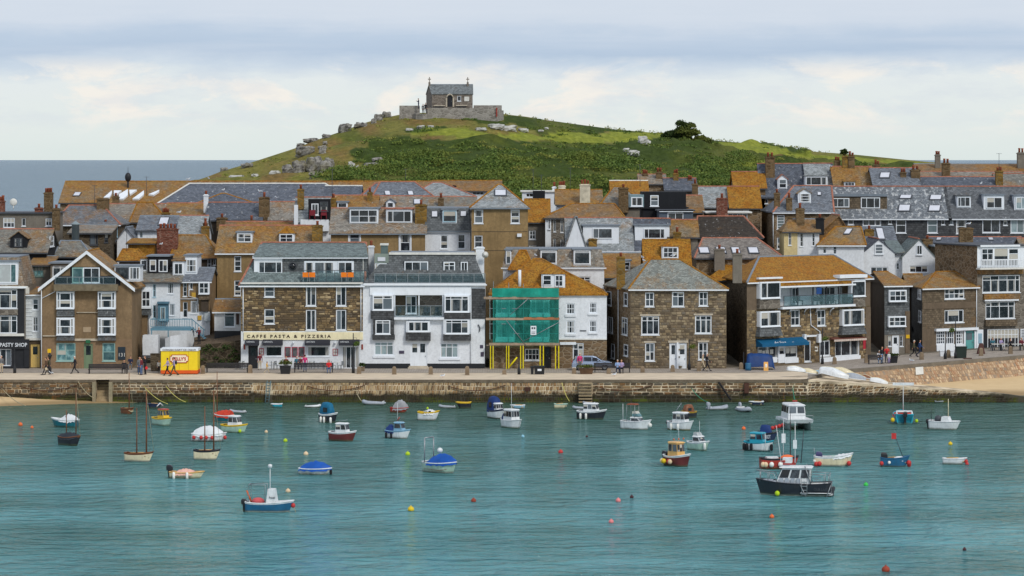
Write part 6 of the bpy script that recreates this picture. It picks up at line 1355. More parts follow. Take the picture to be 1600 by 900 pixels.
# --- St chapel on the hill
CHW = rubble('chapel_stone',lin(122,114,106),lin(140,132,124),2.2,.35)
CY = 548.0; cz = Z(180,CY)
h = hs('small stone chapel with a slate roof on the summit of the hill',675,738,CY,145.5,4.6,('g',132,slate('chapel_slate',lin(116,122,124),.12,.15)),CHW,base=cz-1,bl=(666,CY+4.4),cat='chapel',name='chapel',ridge='g',gut=None,ohs=.1,ohf=.12,wins=[(699,149.5,707,167,1,1,'d:dark/0'),(714.5,150,720.5,158,1,1)])
g = MB(); fr = h.fr; u0,z0,u1,z1 = px_rect(fr,699,149.5,707,167); um = (u0+u1)/2
for s_ in (-1,1): g.fbox(fr,um+s_*.62-.12,um+s_*.62+.12,0,.12,z0,z1-.3); g.tube([fr.o+fr.n*.06+fr.u*(um+s_*.62)+Vector((0,0,z1-.35)),fr.o+fr.n*.06+fr.u*(um+s_*.35)+Vector((0,0,z1+.1)),fr.o+fr.n*.06+fr.u*um+Vector((0,0,z1+.3))],.13,5)
g.build('door_arch',CONC,h.t,kind='stuff'); part(h.t,'wall_tablet',OFFW,h.fr,[(725.5,151,733,158)],0,.05); part(h.t,'bench',BLACK,h.fr,[(679.5,165.7,693,168.3),(714.5,165.5,728,168)],.05,.45); part(h.t,'plinth',CONC,h.fr,[(677.5,164.3,695.5,165.8),(712.5,164.2,730,165.6)],.0,.5)
for x in (671,730.8): c = P(x,131,CY+2); g = MB(); g.box(c.x-.18,c.y-.18,c.z-.5,c.x+.18,c.y+.18,c.z+.3); g.box(c.x-.07,c.y-.07,c.z+.3,c.x+.07,c.y+.07,c.z+1.2); g.box(c.x-.28,c.y-.06,c.z+.75,c.x+.28,c.y+.06,c.z+.9); g.build('cross',CHW,h.t,kind='stuff')
TW_ = rubble('terrace_stone',lin(150,146,140),lin(160,156,150),2.2,.3)
t = thing('terrace_wall','low stone terrace wall around the hilltop chapel','wall',P(700,182,CY-3)); YW = CY-3.2
def wbox(x0,x1,yt,Y0,Y1,th=.35,nm='wall_section'):
    b = MB(); a,c = Vector((X(x0,Y0),Y0,0)),Vector((X(x1,Y1),Y1,0)); fr = Frame((a.x,a.y),(c.x,c.y)); b.fbox(fr,0,fr.L,-th,0,cz-2.2,Z(yt,min(Y0,Y1))); b.build(nm,TW_,t)
wbox(624,656,165,YW+2,YW+2); wbox(668,778,168.5,YW,YW); wbox(740,784,164.5,YW+6,YW+6); wbox(778,787,172,YW,YW+4); wbox(624,626,165,YW+6,YW+2)
b = MB(); b.hexa([(X(650,YW),YW,cz-3),(X(778,YW),YW,cz-3),(X(782,YW+8),YW+8,cz-3),(X(630,YW+8),YW+8,cz-3),(X(650,YW),YW+.1,cz+.2),(X(778,YW),YW+.1,cz+.2),(X(782,YW+8),YW+8,cz+.2),(X(630,YW+8),YW+8,cz+.2)]); b.build('terrace_floor',TW_,t)
b = MB(); c = P(776,177,YW-.3); b.box(c.x-.12,c.y,c.z-.6,c.x+.12,c.y+.1,c.z+1.0); b.build('signpost',plain('red_sign',lin(150,60,50)),t) if False else tag(b.build('notice_post',plain('red_sign',lin(150,60,50))),'small red notice post at the right end of the chapel wall','post')
# ================================================================= BOATS (local frame: bow +X, waterline z = 0)
def gel(name,col,rough=.35): return hullpaint(name,col,rough)
PC = {'white': gel('white_gelcoat',lin(224,228,230)),'cream': gel('cream_gelcoat',lin(226,214,180)),'green': gel('pale_green_gelcoat',lin(170,200,184)),'teal': gel('teal_gelcoat',lin(10,108,122)),'blue': gel('blue_gelcoat',lin(30,96,134)),'navy': gel('navy_paint',lin(30,44,76)),
      'black': gel('black_hull_paint',lin(34,38,48)),'red': gel('red_hull_paint',lin(170,54,44)),'maroon': gel('maroon_hull_paint',lin(104,40,40)),'yellow': gel('yellow_gelcoat',lin(232,190,30)),'brown': plain('varnished_wood',lin(120,76,50),.45,var=.3),
      'grey': gel('grey_hypalon',lin(160,168,178),.6),'lblue': gel('light_blue_gelcoat',lin(132,178,204)),'turq': gel('turquoise_gelcoat',lin(30,160,184)),'mustard': gel('mustard_paint',lin(170,136,28)),'buff': gel('buff_paint',lin(222,176,104)),
      'orange': gel('orange_paint',lin(214,96,34)),'dgrey': DKGREY,'weed': plain('weedy_antifouling',lin(60,88,76),.8,var=.3),'rust': plain('red_antifouling',lin(126,50,44),.8),'pink': plain('pink_cover',lin(224,176,160),.8),
      'cblue': plain('blue_tarpaulin',lin(18,82,168),.6,var=.18,streak=False),'cgrey': plain('grey_tarpaulin',lin(150,152,156),.7,var=.2),'cblack': plain('black_tarpaulin',lin(48,54,62),.7,var=.2),'cred': plain('red_sailcloth',lin(196,64,44),.7,var=.25),'cteal': plain('teal_canvas',lin(20,100,134),.7,var=.15),'cnavy': plain('navy_canvas',lin(26,54,110),.7),'cwhite': plain('white_tarpaulin',lin(216,220,222),.6,var=.08)}
ENG = gel('outboard_black',lin(30,32,38)); ENGP = gel('outboard_purple',lin(66,62,104)); ROPE = plain('rope',lin(170,160,130),.9); GREENR = plain('green_rope',lin(60,140,110),.9); YELR = plain('yellow_rope',lin(206,196,110),.9)
def hb(t,B,tw,full=.55):    # half beam along the boat, t 0 stern .. 1 bow
    if t < full: return B/2*(tw+(1-tw)*math.sin(math.pi/2*t/full))
    k = (t-full)/(1-full); return B/2*max(0.02,(1-k**2.3))
def sheer(t,F,rise): return F*(1+rise*max(0,(t-.25)/.75)**2+.12*(max(0,.3-t)/.3)**2)
def loft(secs,b,mis,closed_stern=True):
    n = len(secs[0]); base = len(b.v); b.v += [tuple(p) for s in secs for p in s]
    for i in range(len(secs)-1):
        for j in range(n-1):
            a = base+i*n+j; b.f.append((a,a+n,a+n+1,a+1)); b.m.append(mis[min(j,n-2-j)] if mis else 0); b.sm.append(True)
    if closed_stern: b.f.append(tuple(base+j for j in range(n))); b.m.append(mis[-1] if mis else 0); b.sm.append(False)
def hull(t,L,B,F,rise,cols,tw=.8,deck=None,rake=.45,full=.55,floor=.12,wall=.07,N=16,clinker=False):
    """cols: bottom, boot top, topsides, gunwale"""
    secs = []
    for i in range(N+1):
        s = i/N; h = hb(s,B,tw,full); S = sheer(s,F,rise); x = -L/2+L*s; r = lambda z: rake*max(0,(s-.6)/.4)**2*(1-(z/S if S else 0))
        zs = [-.28*(1-s*.5),-.02,.09,S*.55,S*.86,S]; ws = [.12,.80,.85,.95,.99,1.0]
        if s > .9: ws = [.1,.45,.5,.75,.93,1.0]
        elif s > .7: k = (s-.7)/.2; ws = [a*(1-k)+c*k for a,c in zip(ws,[.1,.5,.56,.78,.94,1.0])]
        sd = [Vector((x-r(z),h*w,z)) for w,z in zip(ws,zs)]
        secs.append([Vector((p.x,-p.y,p.z)) for p in reversed(sd)]+sd)
    b = MB(); loft(secs,b,[3,2,2,1,0,0])
    # order along a section: sheer..keel..sheer -> band index by distance from the sheer
    o = b.build('hull',[PC[c] for c in cols],t,local=True,uv=False)
    for p in o.data.polygons:
        if abs(p.normal.x) > .9 and len(p.vertices) > 4: p.material_index = 2
    # gunwale rail
    g = MB(); pts = [(s[-1]+Vector((0,0,.01))) for s in secs]; g.tube(pts,.045,5,cap=True); g.tube([Vector((p.x,-p.y,p.z)) for p in pts],.045,5)
    g.tube([pts[0],Vector((pts[0].x,-pts[0].y,pts[0].z))],.045,5); g.build('gunwale',PC[cols[3]],t,local=True,uv=False)
    d = MB()
    dz = (lambda s: sheer(s,F,rise)-.03) if deck == 'full' else (lambda s: floor)
    n0 = N if deck != 'fore' else N
    ins = []
    for i in range(N+1):
        s = i/N; h = hb(s,B,tw,full)*.97; x = -L/2+L*s; S = sheer(s,F,rise)-.02
        cl = 1.0 if deck == 'full' or (deck == 'fore' and s > .55) or s > .8 else 0
        z = S if cl else floor; hh = h if cl else h*.86-.02
        kf = 1 if cl else (.86 if s < .6 else max(.1,.86-(s-.6)*2.3)); hh = hh*kf; x -= (0 if cl else rake*.9*max(0,(s-.6)/.4)**2)*.6
        ins.append([Vector((-L/2+L*s,-h,S)),Vector((x,-max(.01,hh),z)),Vector((x,max(.01,hh),z)),Vector((-L/2+L*s,h,S))])
    loft(ins,d,None,True); o = d.build('deck' if deck else 'interior',PC[cols[4]] if len(cols) > 4 else PC['white'],t,local=True,uv=False)
    return lambda s: (hb(s,B,tw,full),sheer(s,F,rise))
def cabin(t,x0,x1,w,z0,z1,col,nf=2,ns=2,rk=.25,wt=.86,roof=None,back=True,rkb=.05,glass=None,ov=.06):
    """wheelhouse: x0 aft, x1 front; panes let into front and sides"""
    z1 = z0+(z1-z0)*.86; x0 -= (x1-x0)*.18
    glass = glass or GLASS; b = MB(); W0,W1 = w/2,w/2*wt; f1 = x1-rk; a1 = x0+rkb
    bt = [(x0,-W0,z0),(x1,-W0*.9,z0),(x1,W0*.9,z0),(x0,W0,z0)]; tp = [(a1,-W1,z1),(f1,-W1*.93,z1),(f1,W1*.93,z1),(a1,W1,z1)]
    b.hexa(bt+tp); b.build('cabin',PC[col],t,local=True,uv=False)
    r = MB(); r.hexa([(a1-ov,-W1-ov,z1),(f1+ov*2,-W1-ov,z1),(f1+ov*2,W1+ov,z1),(a1-ov,W1+ov,z1),(a1,-W1*.9,z1+.09),(f1,-W1*.9,z1+.09),(f1,W1*.9,z1+.09),(a1,W1*.9,z1+.09)]); r.build('cabin_roof',PC[roof or col],t,local=True,uv=False)
    def face(p0,p1,p2,p3,n,lo=.45,hi=.9,out=None):
        for i in range(n):
            u0,u1 = (i+.09)/n,(i+.91)/n; g = MB(); L_ = lambda u,v: (p0.lerp(p1,u)).lerp(p3.lerp(p2,u),v); q = [L_(u0,lo),L_(u1,lo),L_(u1,hi),L_(u0,hi)]
            nn = (q[1]-q[0]).cross(q[3]-q[0]).normalized(); nn = nn if nn.dot(out) > 0 else -nn; g.slab([a_+nn*.012 for a_ in q],nn*.02); g.build('window',glass,t,local=True,uv=False)
    V = Vector; bt = [V(a_) for a_ in bt]; tp = [V(a_) for a_ in tp]
    if nf: face(bt[1],bt[2],tp[2],tp[1],nf,out=V((1,0,0)))
    if ns:
        face(bt[0],bt[1],tp[1],tp[0],ns,out=V((0,-1,0))); face(bt[3],bt[2],tp[2],tp[3],ns,out=V((0,1,0)))
    if back: face(bt[0],bt[3],tp[3],tp[0],1,.1,.9,V((-1,0,0)))
def outboard(t,x,y=0,m=None,s=1.0,up=0):
    b = MB(); m = m or ENG; z = .55*s
    X0,X1,W2 = x-.34*s,x+.1*s,.15*s
    b.hexa([(X0,y-W2,z),(X1,y-W2*.8,z),(X1,y+W2*.8,z),(X0,y+W2,z),(X0-.02,y-W2,z+.3*s),(X1-.02,y-W2*.8,z+.26*s),(X1-.02,y+W2*.8,z+.26*s),(X0-.02,y+W2,z+.3*s)])
    b.hexa([(X0-.02,y-W2,z+.3*s),(X1-.02,y-W2*.8,z+.26*s),(X1-.02,y+W2*.8,z+.26*s),(X0-.02,y+W2,z+.3*s),(X0+.06,y-W2*.7,z+.42*s),(X1-.12,y-W2*.6,z+.38*s),(X1-.12,y+W2*.6,z+.38*s),(X0+.06,y+W2*.7,z+.42*s)])
    b.hexa([(x-.2*s,y-.06*s,-.25),(x-.06*s,y-.06*s,-.25),(x-.06*s,y+.06*s,-.25),(x-.2*s,y+.06*s,-.25),(x-.26*s,y-.1*s,z),(x,y-.1*s,z),(x,y+.1*s,z),(x-.26*s,y+.1*s,z)]); b.box(x-.3*s,y-.03,-.4,x+.0,y+.03,-.22)
    b.build('outboard_motor',m,t,local=True,uv=False)
def fender(t,x,y,z,col='white',r=.11,ball=False):
    b = MB()
    if ball: b.ball((x,y,z*.8),r*1.2,r*1.2,r*1.3,10,7)
    else: b.lathe([(.02,-.3),(r,-.22),(r,.2),(.03,.28)],8,(x,y,z))
    b.build('fender' if not ball else 'buoy_fender',PCF[col],t,local=True,uv=False)
PCF = {'white': plain('fender_white',lin(226,226,220),.5),'black': plain('tyre_black',lin(34,34,38),.9),'red': plain('fender_red',lin(190,58,56),.5),'orange': plain('buoy_orange',lin(226,110,58),.5),'yellow': plain('buoy_yellow',lin(222,190,40),.5),'lime': plain('buoy_lime',lin(176,204,34),.5),
       'pink': plain('buoy_pink',lin(220,130,130),.5),'cream': plain('buoy_cream',lin(222,196,160),.5),'green': plain('buoy_green',lin(60,190,80),.5),'dark': plain('buoy_dark',lin(70,40,44),.6),'blue': plain('buoy_blue',lin(140,190,210),.5),'brick': plain('buoy_brick',lin(150,66,48),.7)}
def mast(t,x,h,z0=.3,r=.05,col='brown',y=0,lean=0,nm='mast'):
    b = MB(); b.tube([(x,y,z0),(x+lean,y,z0+h)],[r,r*.6],6); b.build(nm,PC[col] if col in PC else col,t,local=True,uv=False)
def cover(t,L,B,F,rise,col,hgt=.5,x0=-.5,x1=.5,tw=.8,full=.55,seed=1,sag=.12,peak=None):
    """tarpaulin over a ridge, hanging over the gunwale"""
    b = MB(); N = 14; rows = []
    for i in range(N+1):
        s = (x0+.5)+(x1-x0)*i/N; s = max(0,min(1,s)); h = hb(s,B,tw,full)*1.05+.03; S = sheer(s,F,rise); k = i/N
        rz = S+hgt*(math.sin(math.pi*min(1,max(0,k*.9+.08)))**.7 if peak is None else max(0,1-(abs(k-peak)/max(peak,1-peak))**1.7)**.8); row = []
        for j in range(-5,6):
            a = j/5; z = S+(rz-S)*(1-abs(a)**1.5)-(.16 if abs(a) == 1 else 0)+.09*mnoise.noise(Vector((i*.8,j*.9,seed*3.3)))-.05*(i % 3 == 0); row.append((-L/2+L*s,h*a,z))
        rows.append(row)
    base = len(b.v); b.v += [p for r in rows for p in r]
    for i in range(N):
        for j in range(10): a = base+i*11+j; b.f.append((a,a+1,a+12,a+11)); b.m.append(0); b.sm.append(True)
    b.f.append(tuple(base+j for j in range(11))); b.m.append(0); b.sm.append(False)
    b.build('cover',PC[col],t,local=True,uv=False)
def rail(t,pts,r=.025,m=None,nm='rail'):
    b = MB(); b.tube(pts,r,5); b.build(nm,m or STEEL,t,local=True,uv=False)
def canopy(t,x0,x1,w,z0,z1,col,win=True):
    b = MB(); n = 8; vs = []
    for x,k in ((x0,.75),(x0+.1*(x1-x0),.97),((x0+x1)/2,1.0),(x1-.15*(x1-x0),.95),(x1,.45)):
        for j in range(n+1):
            a = math.pi*j/n; vs.append((x,w/2*math.cos(a)*(1 if k > .5 else .95),z0+(z1-z0)*k*math.sin(a)**.55))
    b.add(vs,[(i*(n+1)+j,i*(n+1)+j+1,(i+1)*(n+1)+j+1,(i+1)*(n+1)+j) for i in range(4) for j in range(n)],0,True); b.add([vs[j] for j in range(n+1)],[tuple(range(n+1))]); b.add([vs[4*(n+1)+j] for j in range(n+1)],[tuple(range(n+1))])
    b.build('canopy',PC[col],t,local=True,uv=False)
    if win:
        for sy in (-1,1): b = MB(); b.box(x0+(x1-x0)*.35,sy*w*.505-.01,z0+(z1-z0)*.3,x0+(x1-x0)*.75,sy*w*.505+.01,z0+(z1-z0)*.62); b.build('canopy_window',GLASS,t,local=True,uv=False)
def lettered(t,s,x0,x1,y,z,h,m=None):
    cu = bpy.data.curves.new('lettering','FONT'); cu.body = s; cu.size = 1; cu.extrude = .01; tmp = bpy.data.objects.new('lettering_source',cu); COL.objects.link(tmp); dg = bpy.context.evaluated_depsgraph_get(); me = bpy.data.meshes.new_from_object(tmp.evaluated_get(dg)); COL.objects.unlink(tmp); bpy.data.objects.remove(tmp)
    co = np.array([v.co[:] for v in me.vertices]); mn,mx = co.min(0),co.max(0); k = (x1-x0)/(mx[0]-mn[0]); n = co.copy(); n[:,0] = x0+(co[:,0]-mn[0])*k; n[:,1] = y+co[:,2]*(-1 if y < 0 else 1); n[:,2] = z+co[:,1]*h/mx[1]
    me.vertices.foreach_set('co',n.ravel()); me.materials.clear(); me.materials.append(m or WHITE); o = bpy.data.objects.new('lettering',me); COL.objects.link(o); o.parent = t
GRP_M = 'boats moored in the harbour'
def boat(nm,label,x0,x1,pyw,head,br=.36,cols=('weed','white','white','white'),F=.6,rise=.35,cat='boat',tw=.8,deck=None,build=None,z=0.0,full=.55,rake=.35,L=None):
    Yn = FPX*H/(pyw-HZ) if z == 0 else None
    a = R(head); c,s_ = abs(math.cos(a)),abs(math.sin(a)); W_ = (x1-x0)*Yn/FPX; L = L or W_/(c+br*s_); B = br*L; Yc = Yn+.5*(L*s_+B*c)*.72
    t = thing(nm,label,cat,(X((x0+x1)/2,Yc),Yc,0),a,GRP_M); F *= .8
    hull(t,L,B,F,rise,cols,tw,deck,rake,full)
    if build: build(t,L,B,F)
    return t
def inflatable(label,x0,x1,pyw,head,col='grey',motor=False,cat='inflatable dinghy'):
    Yn = FPX*H/(pyw-HZ); a = R(head); c,s_ = abs(math.cos(a)),abs(math.sin(a)); W_ = (x1-x0)*Yn/FPX; L = W_/(c+.5*s_); B = .5*L; Yc = Yn+.35*(L*s_+B*c); r = min(.24,B*.17)
    t = thing('inflatable_dinghy',label,cat,(X((x0+x1)/2,Yc),Yc,0),a,'inflatable dinghies in the harbour')
    b = MB(); hw = B/2-r; pts = [(-L/2,-hw,r*.8),(L*.15,-hw,r*.8),(L*.33,-hw*.8,r*1.0),(L*.45,-hw*.35,r*1.5),(L*.48,0,r*1.7),(L*.45,hw*.35,r*1.5),(L*.33,hw*.8,r*1.0),(L*.15,hw,r*.8),(-L/2,hw,r*.8)]
    b.tube(pts,[r*.6]+[r]*7+[r*.6],10); b.build('tube',PC[col],t,local=True,uv=False)
    b = MB(); b.box(-L*.42,-hw,.05,L*.3,hw,.12); b.build('floor',PC['dgrey'],t,local=True,uv=False); b = MB(); b.box(-L*.44,-hw,.05,-L*.40,hw,r*2); b.build('transom',PC['white'],t,local=True,uv=False)
    b = MB(); b.box(-L*.1,-hw,r*1.3,-L*.02,hw,r*1.45); b.build('thwart',PC['white'],t,local=True,uv=False)
    if motor: outboard(t,-L*.42,0,PC['grey'],.8)
    return t
def thwarts(t,L,B,F,n=2,col='brown'):
    g = MB(); g.ball((L*.3,0,F*.55),.2,.2,.1,8,5); g.ball((-L*.3,.1,F*.5),.22,.16,.14,8,5,jit=.3); g.build('coiled_gear',ROPE,t,local=True,uv=False,kind='stuff'); g = MB(); g.tube([(-L*.35,B*.12,F+.06),(L*.15,B*.2,F+.1)],.03,5); g.build('oar',PC['buff'],t,local=True,uv=False)
    for i in range(n): x = -L*.28+L*.5*i/max(1,n-1); b = MB(); w = hb(x/L+.5,B,.8)*.9; b.box(x-.12,-w,F*.7,x+.12,w,F*.7+.05); b.build('thwart',PC[col],t,local=True,uv=False)
S5 = ('weed','white','white','white','white')
def bd1(t,L,B,F): cover(t,L,B,F,.35,'cgrey' if False else 'cwhite',.55,-.48,.1,seed=2); thwarts(t,L,B,F,1,'white'); fender(t,L*.35,-B*.42,.2,'lime',ball=True); rail(t,[(-L*.1,-B*.4,F),(-L*.1,0,F+.7),(-L*.1,B*.4,F)],.03,BLACK)
boat('fishing_boat','teal and white open boat with a pale tent cover, nearest the left beach',75,126,668,155,.34,('teal','teal','teal','white','white'),.75,.3,build=bd1)
def bd2(t,L,B,F): cover(t,L,B,F,.35,'cblack',.45,-.5,.42,seed=3); mast(t,L*.28,4.2,.6); mast(t,-L*.2,2.3,.6); rail(t,[(L*.28,0,4.6),(L*.5,0,F*1.3)],.012,ROPE,'stay')
boat('sailing_lugger','black two-masted lugger under a black cover at the far left',88,132,697,-35,.38,('weed','black','black','brown','brown'),.8,.3,'sailing boat',build=bd2)
def bd3(t,L,B,F): mast(t,L*.1,3.6,.2,.06); thwarts(t,L,B,F,2,'cream'); rail(t,[(L*.1,0,3.6),(L*.48,0,F*1.2)],.012,ROPE,'stay')
boat('rowing_boat','small varnished wooden boat with one mast close under the quay steps',187,213,647,-40,.42,('brown','brown','brown','brown','cream'),.55,.35,'sailing boat',build=bd3)
def bd4(t,L,B,F): thwarts(t,L,B,F,1,'blue'); fender(t,-L*.2,-B*.5,.2,'lime',.08,True); fender(t,L*.25,-B*.5,.2,'lime',.08,True)
boat('dinghy','plain dark blue dinghy with two lime fenders under the quay',229,250,638,180,.45,('navy','navy','navy','navy','navy'),.5,.05,tw=.95,full=.8,build=bd4)
def bd5(t,L,B,F): cabin(t,-L*.1,L*.22,B*.72,F*.9,F+.95,'yellow',2,2,.2,roof='red'); rail(t,[(-L*.2,-B*.3,F+1.1),(-L*.2,0,F+1.35),(-L*.2,B*.3,F+1.1)],.06,PC['white'],'life_ring')
boat('cabin_boat','yellow cabin boat with a pale green hull and red and white roof, left side',234,276,666,-48,.42,('weed','green','green','yellow','yellow'),.75,.3,deck='fore',build=bd5)
def bd6(t,L,B,F): thwarts(t,L,B,F,3,'brown'); mast(t,-L*.1,4.0,.2,.055); mast(t,L*.25,5.3,.2,.065); rail(t,[(L*.25,0,5.3),(L*.52,0,F*1.3)],.012,ROPE,'stay'); rail(t,[(-L*.1,.1,F),(L*.2,.15,F*.95),(L*.35,-.1,F)],.09,PC['brown'],'furled_sail')
boat('sailing_lugger','white-hulled lugger with two bare masts, the left one of the pair',193,243,722,-18,.34,('weed','white','cream','brown','brown'),.75,.3,'sailing boat',build=bd6)
boat('sailing_lugger','white-hulled lugger with two dark masts just below the buoy-hung covered boat',302,346,719,-12,.36,('weed','white','cream','black','brown'),.85,.2,'sailing boat',build=bd6)
def bd8(t,L,B,F):
    cover(t,L,B,F,.25,'cwhite',.75,-.45,.4,seed=8)
    for x,y in ((-L*.42,-B*.45),(-L*.2,-B*.53),(-L*.05,-B*.54),(L*.12,-B*.53),(L*.47,-B*.2)): fender(t,x,y,.42,'red',.13,True)
boat('covered_boat','white boat under a white cover, hung with red ball fenders',299,356,690,-8,.38,('weed','white','white','white','white'),.7,.3,build=bd8)
def bd9(t,L,B,F): cabin(t,-L*.15,L*.22,B*.74,F*.9,F+.95,'white',2,2,.25); fender(t,L*.3,-B*.42,.25,'lime',.12,True)
boat('cabin_boat','white cabin boat with a yellow rubbing band beside the red-covered boat',343,392,677,-28,.4,('weed','green','green','yellow','yellow'),.75,.3,deck='fore',build=bd9)
def bd10(t,L,B,F): cover(t,L,B,F,.35,'cred',.55,-.5,.45,seed=10,peak=.3); mast(t,L*.3,4.2,.3,.05); fender(t,-L*.5,-B*.3,.5,'yellow',.22,True)
boat('covered_boat','boat with a crumpled red sail cover and one mast',329,367,660,150,.38,('weed','white','teal','white','white'),.7,.3,build=bd10)
inflatable('pale grey inflatable behind the red-covered boat',357,386,646,160)
def bd12(t,L,B,F): outboard(t,-L*.48,0,s=1.0); cover(t,L,B,F,.25,'pink',.3,-.3,.2,seed=12); fender(t,-L*.35,-B*.5,.2); fender(t,L*.05,-B*.55,.2)
boat('motor_boat','small cream speedboat with a pink cover and black outboard, lower left',264,322,748,-12,.36,('weed','cream','cream','buff','cream'),.5,.3,build=bd12)
boat('dinghy','tiny blue dinghy with a white rim at the foot of the ladder',423,441,637,180,.5,('turq','turq','turq','white','lblue'),.4,.05,tw=.9,full=.75)
inflatable('white inflatable seen end-on left of the teal canopy boat',476,500,637,0,'white')
def bd15(t,L,B,F):
    canopy(t,-L*.42,L*.2,B*.85,F*.8,F+1.15,'cteal')
    for x in (-L*.3,-L*.1,L*.3): fender(t,x,-B*.53,.25)
boat('canopy_boat','black-hulled boat under a tall teal canopy',496,533,661,-42,.42,('weed','black','black','white','dgrey'),.85,.35,deck='fore',build=bd15)
def bd16(t,L,B,F): cabin(t,-L*.18,L*.2,B*.76,F*.9,F+.9,'white',2,2,.2); rail(t,[(-L*.1,-.3,F+1.0),(L*.1,-.3,F+1.08),(L*.1,.3,F+1.08)],.02)
boat('cabin_boat','maroon-hulled boat with a white wheelhouse',512,561,690,-25,.38,('rust','maroon','maroon','white','white'),.85,.3,deck='fore',build=bd16)
def bd17(t,L,B,F): cover(t,L,B,F,.3,'cblue',.6,-.52,.5,seed=17,peak=.5); fender(t,L*.47,0,.1,'black',.1)
boat('covered_boat','low boat under a bright blue tarpaulin, left of the larger one',466,521,742,-12,.4,('weed','white','white','white','white'),.5,.2,build=bd17)
def bd18(t,L,B,F):
    b = MB(); b.hexa([(-.25,-.42,F*.6),(.55,-.42,F*.6),(.55,.42,F*.6),(-.25,.42,F*.6),(-.1,-.4,F+.95),(.35,-.38,F+.95),(.35,.38,F+.95),(-.1,.4,F+.95)]); b.build('console',PC['white'],t,local=True,uv=False)
    b = MB(); b.box(.0,-.47,F+.1,.3,-.44,F+.35) if False else None
    rail(t,[(-L*.42,-B*.4,F),(-L*.42,-B*.38,F+1.25),(-L*.08,-B*.38,F+1.25),(-L*.08,-B*.4,F)],.03); rail(t,[(-L*.42,B*.4,F),(-L*.42,B*.38,F+1.25),(-L*.08,B*.38,F+1.25),(-L*.08,B*.4,F)],.03)
    rail(t,[(-L*.42,-B*.38,F+1.25),(-L*.42,B*.38,F+1.25)],.03); mast(t,0,1.6,F+.9,.035,'white'); b = MB(); b.lathe([(.03,0),(.14,.03),(.14,.22),(.03,.26)],8,(0,0,F+2.35)); b.build('radar',PC['white'],t,local=True,uv=False)
    b = MB(); b.ball((-L*.25,0,F+.1),.45,.4,.26,10,6); b.build('net_pile',plain('pink_net',lin(196,90,92),.9),t,local=True,uv=False); outboard(t,-L*.5,0,s=.9); fender(t,L*.48,0,.55,'red',.13,True); rail(t,[(L*.45,0,F*1.2),(L*.55,-.1,-.1)],.02,ROPE,'mooring_line')
    rail(t,[(-L*.4,.2,F),(-L*.5,.2,F+.8)],.06,PC['orange'],'tool'); lettered(t,'hssi',.02,.42,-.455,F+.35,.14,DKGREY)
boat('workboat','blue and white workboat with a centre console, nearest boat on the left',383,461,801,-5,.36,('weed','white','blue','white','white'),.75,.3,'workboat',build=bd18,deck='fore')
inflatable('long grey inflatable against the quay wall left of the red boat',566,603,633,172)
def bd20(t,L,B,F): cover(t,L,B,F,.3,'cgrey',.8,-.35,.5,seed=20,peak=.45)
boat('covered_boat','red boat under a peaked grey cover',609,640,645,-15,.45,('rust','red','red','red','red'),.5,.2,build=bd20)
def bd21(t,L,B,F):
    cabin(t,-L*.08,L*.24,B*.75,F*.9,F+.85,'lblue',2,1,.25,roof='lblue'); cover(t,L,B,F,.3,'cnavy',.55,-.5,-.1,seed=21); mast(t,-L*.05,1.6,F+.8,.02,'white'); fender(t,-L*.5,0,.8,'cream',.13,True)
    for x in (-L*.42,-L*.2): fender(t,x,-B*.5,.25,'black',.09)
    rail(t,[(-L*.06,0,F+.9),(.1,0,F+1.2)],.05,PC['red'],'lamp')
boat('cabin_boat','white boat with a pale blue cabin and navy aft cover',600,646,686,-30,.4,('weed','white','white','lblue','lblue'),.75,.35,deck='fore',build=bd21)
def bd22(t,L,B,F): cover(t,L,B,F,.2,'cwhite',.3,-.2,.3,seed=22); b = MB(); b.box(-L*.2,-B*.48,F*.9,-L*.02,-B*.46,F*1.3); b.build('window',GLASS,t,local=True,uv=False); b = MB(); b.box(L*.03,-B*.48,F*.9,L*.14,-B*.46,F*1.3); b.build('window',GLASS,t,local=True,uv=False)
boat('day_boat','round white boat with a bright yellow deck rim',652,688,657,-8,.55,('weed','white','white','yellow','yellow'),.85,.25,tw=.7,build=bd22)
inflatable('dark-bottomed grey inflatable beside the black and yellow boat',686,713,638,175)
boat('dinghy','black dinghy with a yellow rim against the quay',712,736,638,180,.5,('black','black','black','yellow','mustard'),.65,.1,tw=.9,full=.75)
def bd24(t,L,B,F):
    cover(t,L,B,F,.25,'cblue',.75,-.35,.53,seed=24,peak=.45)
    for s_ in (-1,1): rail(t,[(-L*.4,s_*B*.44,F),(-L*.4,s_*B*.42,F+1.9)],.05,nm='arch_post')
    rail(t,[(-L*.4,-B*.42,F+1.9),(-L*.4,B*.42,F+1.9)],.05,nm='arch'); b = MB(); b.ball((-L*.1,.2,F+.95),.22,.22,.2,10,7); b.build('radar_dome',PC['white'],t,local=True,uv=False); rail(t,[(L*.3,-B*.4,.3),(L*.1,-B*.5,.2),(-L*.4,-B*.5,.25)],.02,PC['maroon'],'stripe')
boat('covered_boat','speedboat under a blue tarpaulin with a tall square steel arch',657,722,740,-38,.42,('weed','white','green','white','white'),.85,.25,build=bd24)
def bd25(t,L,B,F): cabin(t,-L*.02,L*.28,B*.78,F*.9,F+.8,'white',3,2,.3); canopy(t,-L*.48,L*.05,B*.9,F*.8,F+1.35,'cnavy')
boat('canopy_boat','white cabin cruiser with a navy canopy, upper middle',759,794,655,-62,.42,('navy','navy','white','navy','white'),.85,.35,deck='fore',build=bd25)
def bd26(t,L,B,F): cabin(t,-L*.25,L*.2,B*.82,F*.85,F+1.1,'white',3,3,.12); mast(t,-.2,2.2,F+1.1,.025,'white'); canopy(t,-L*.48,-L*.24,B*.7,F*.8,F+.7,'cnavy',False)
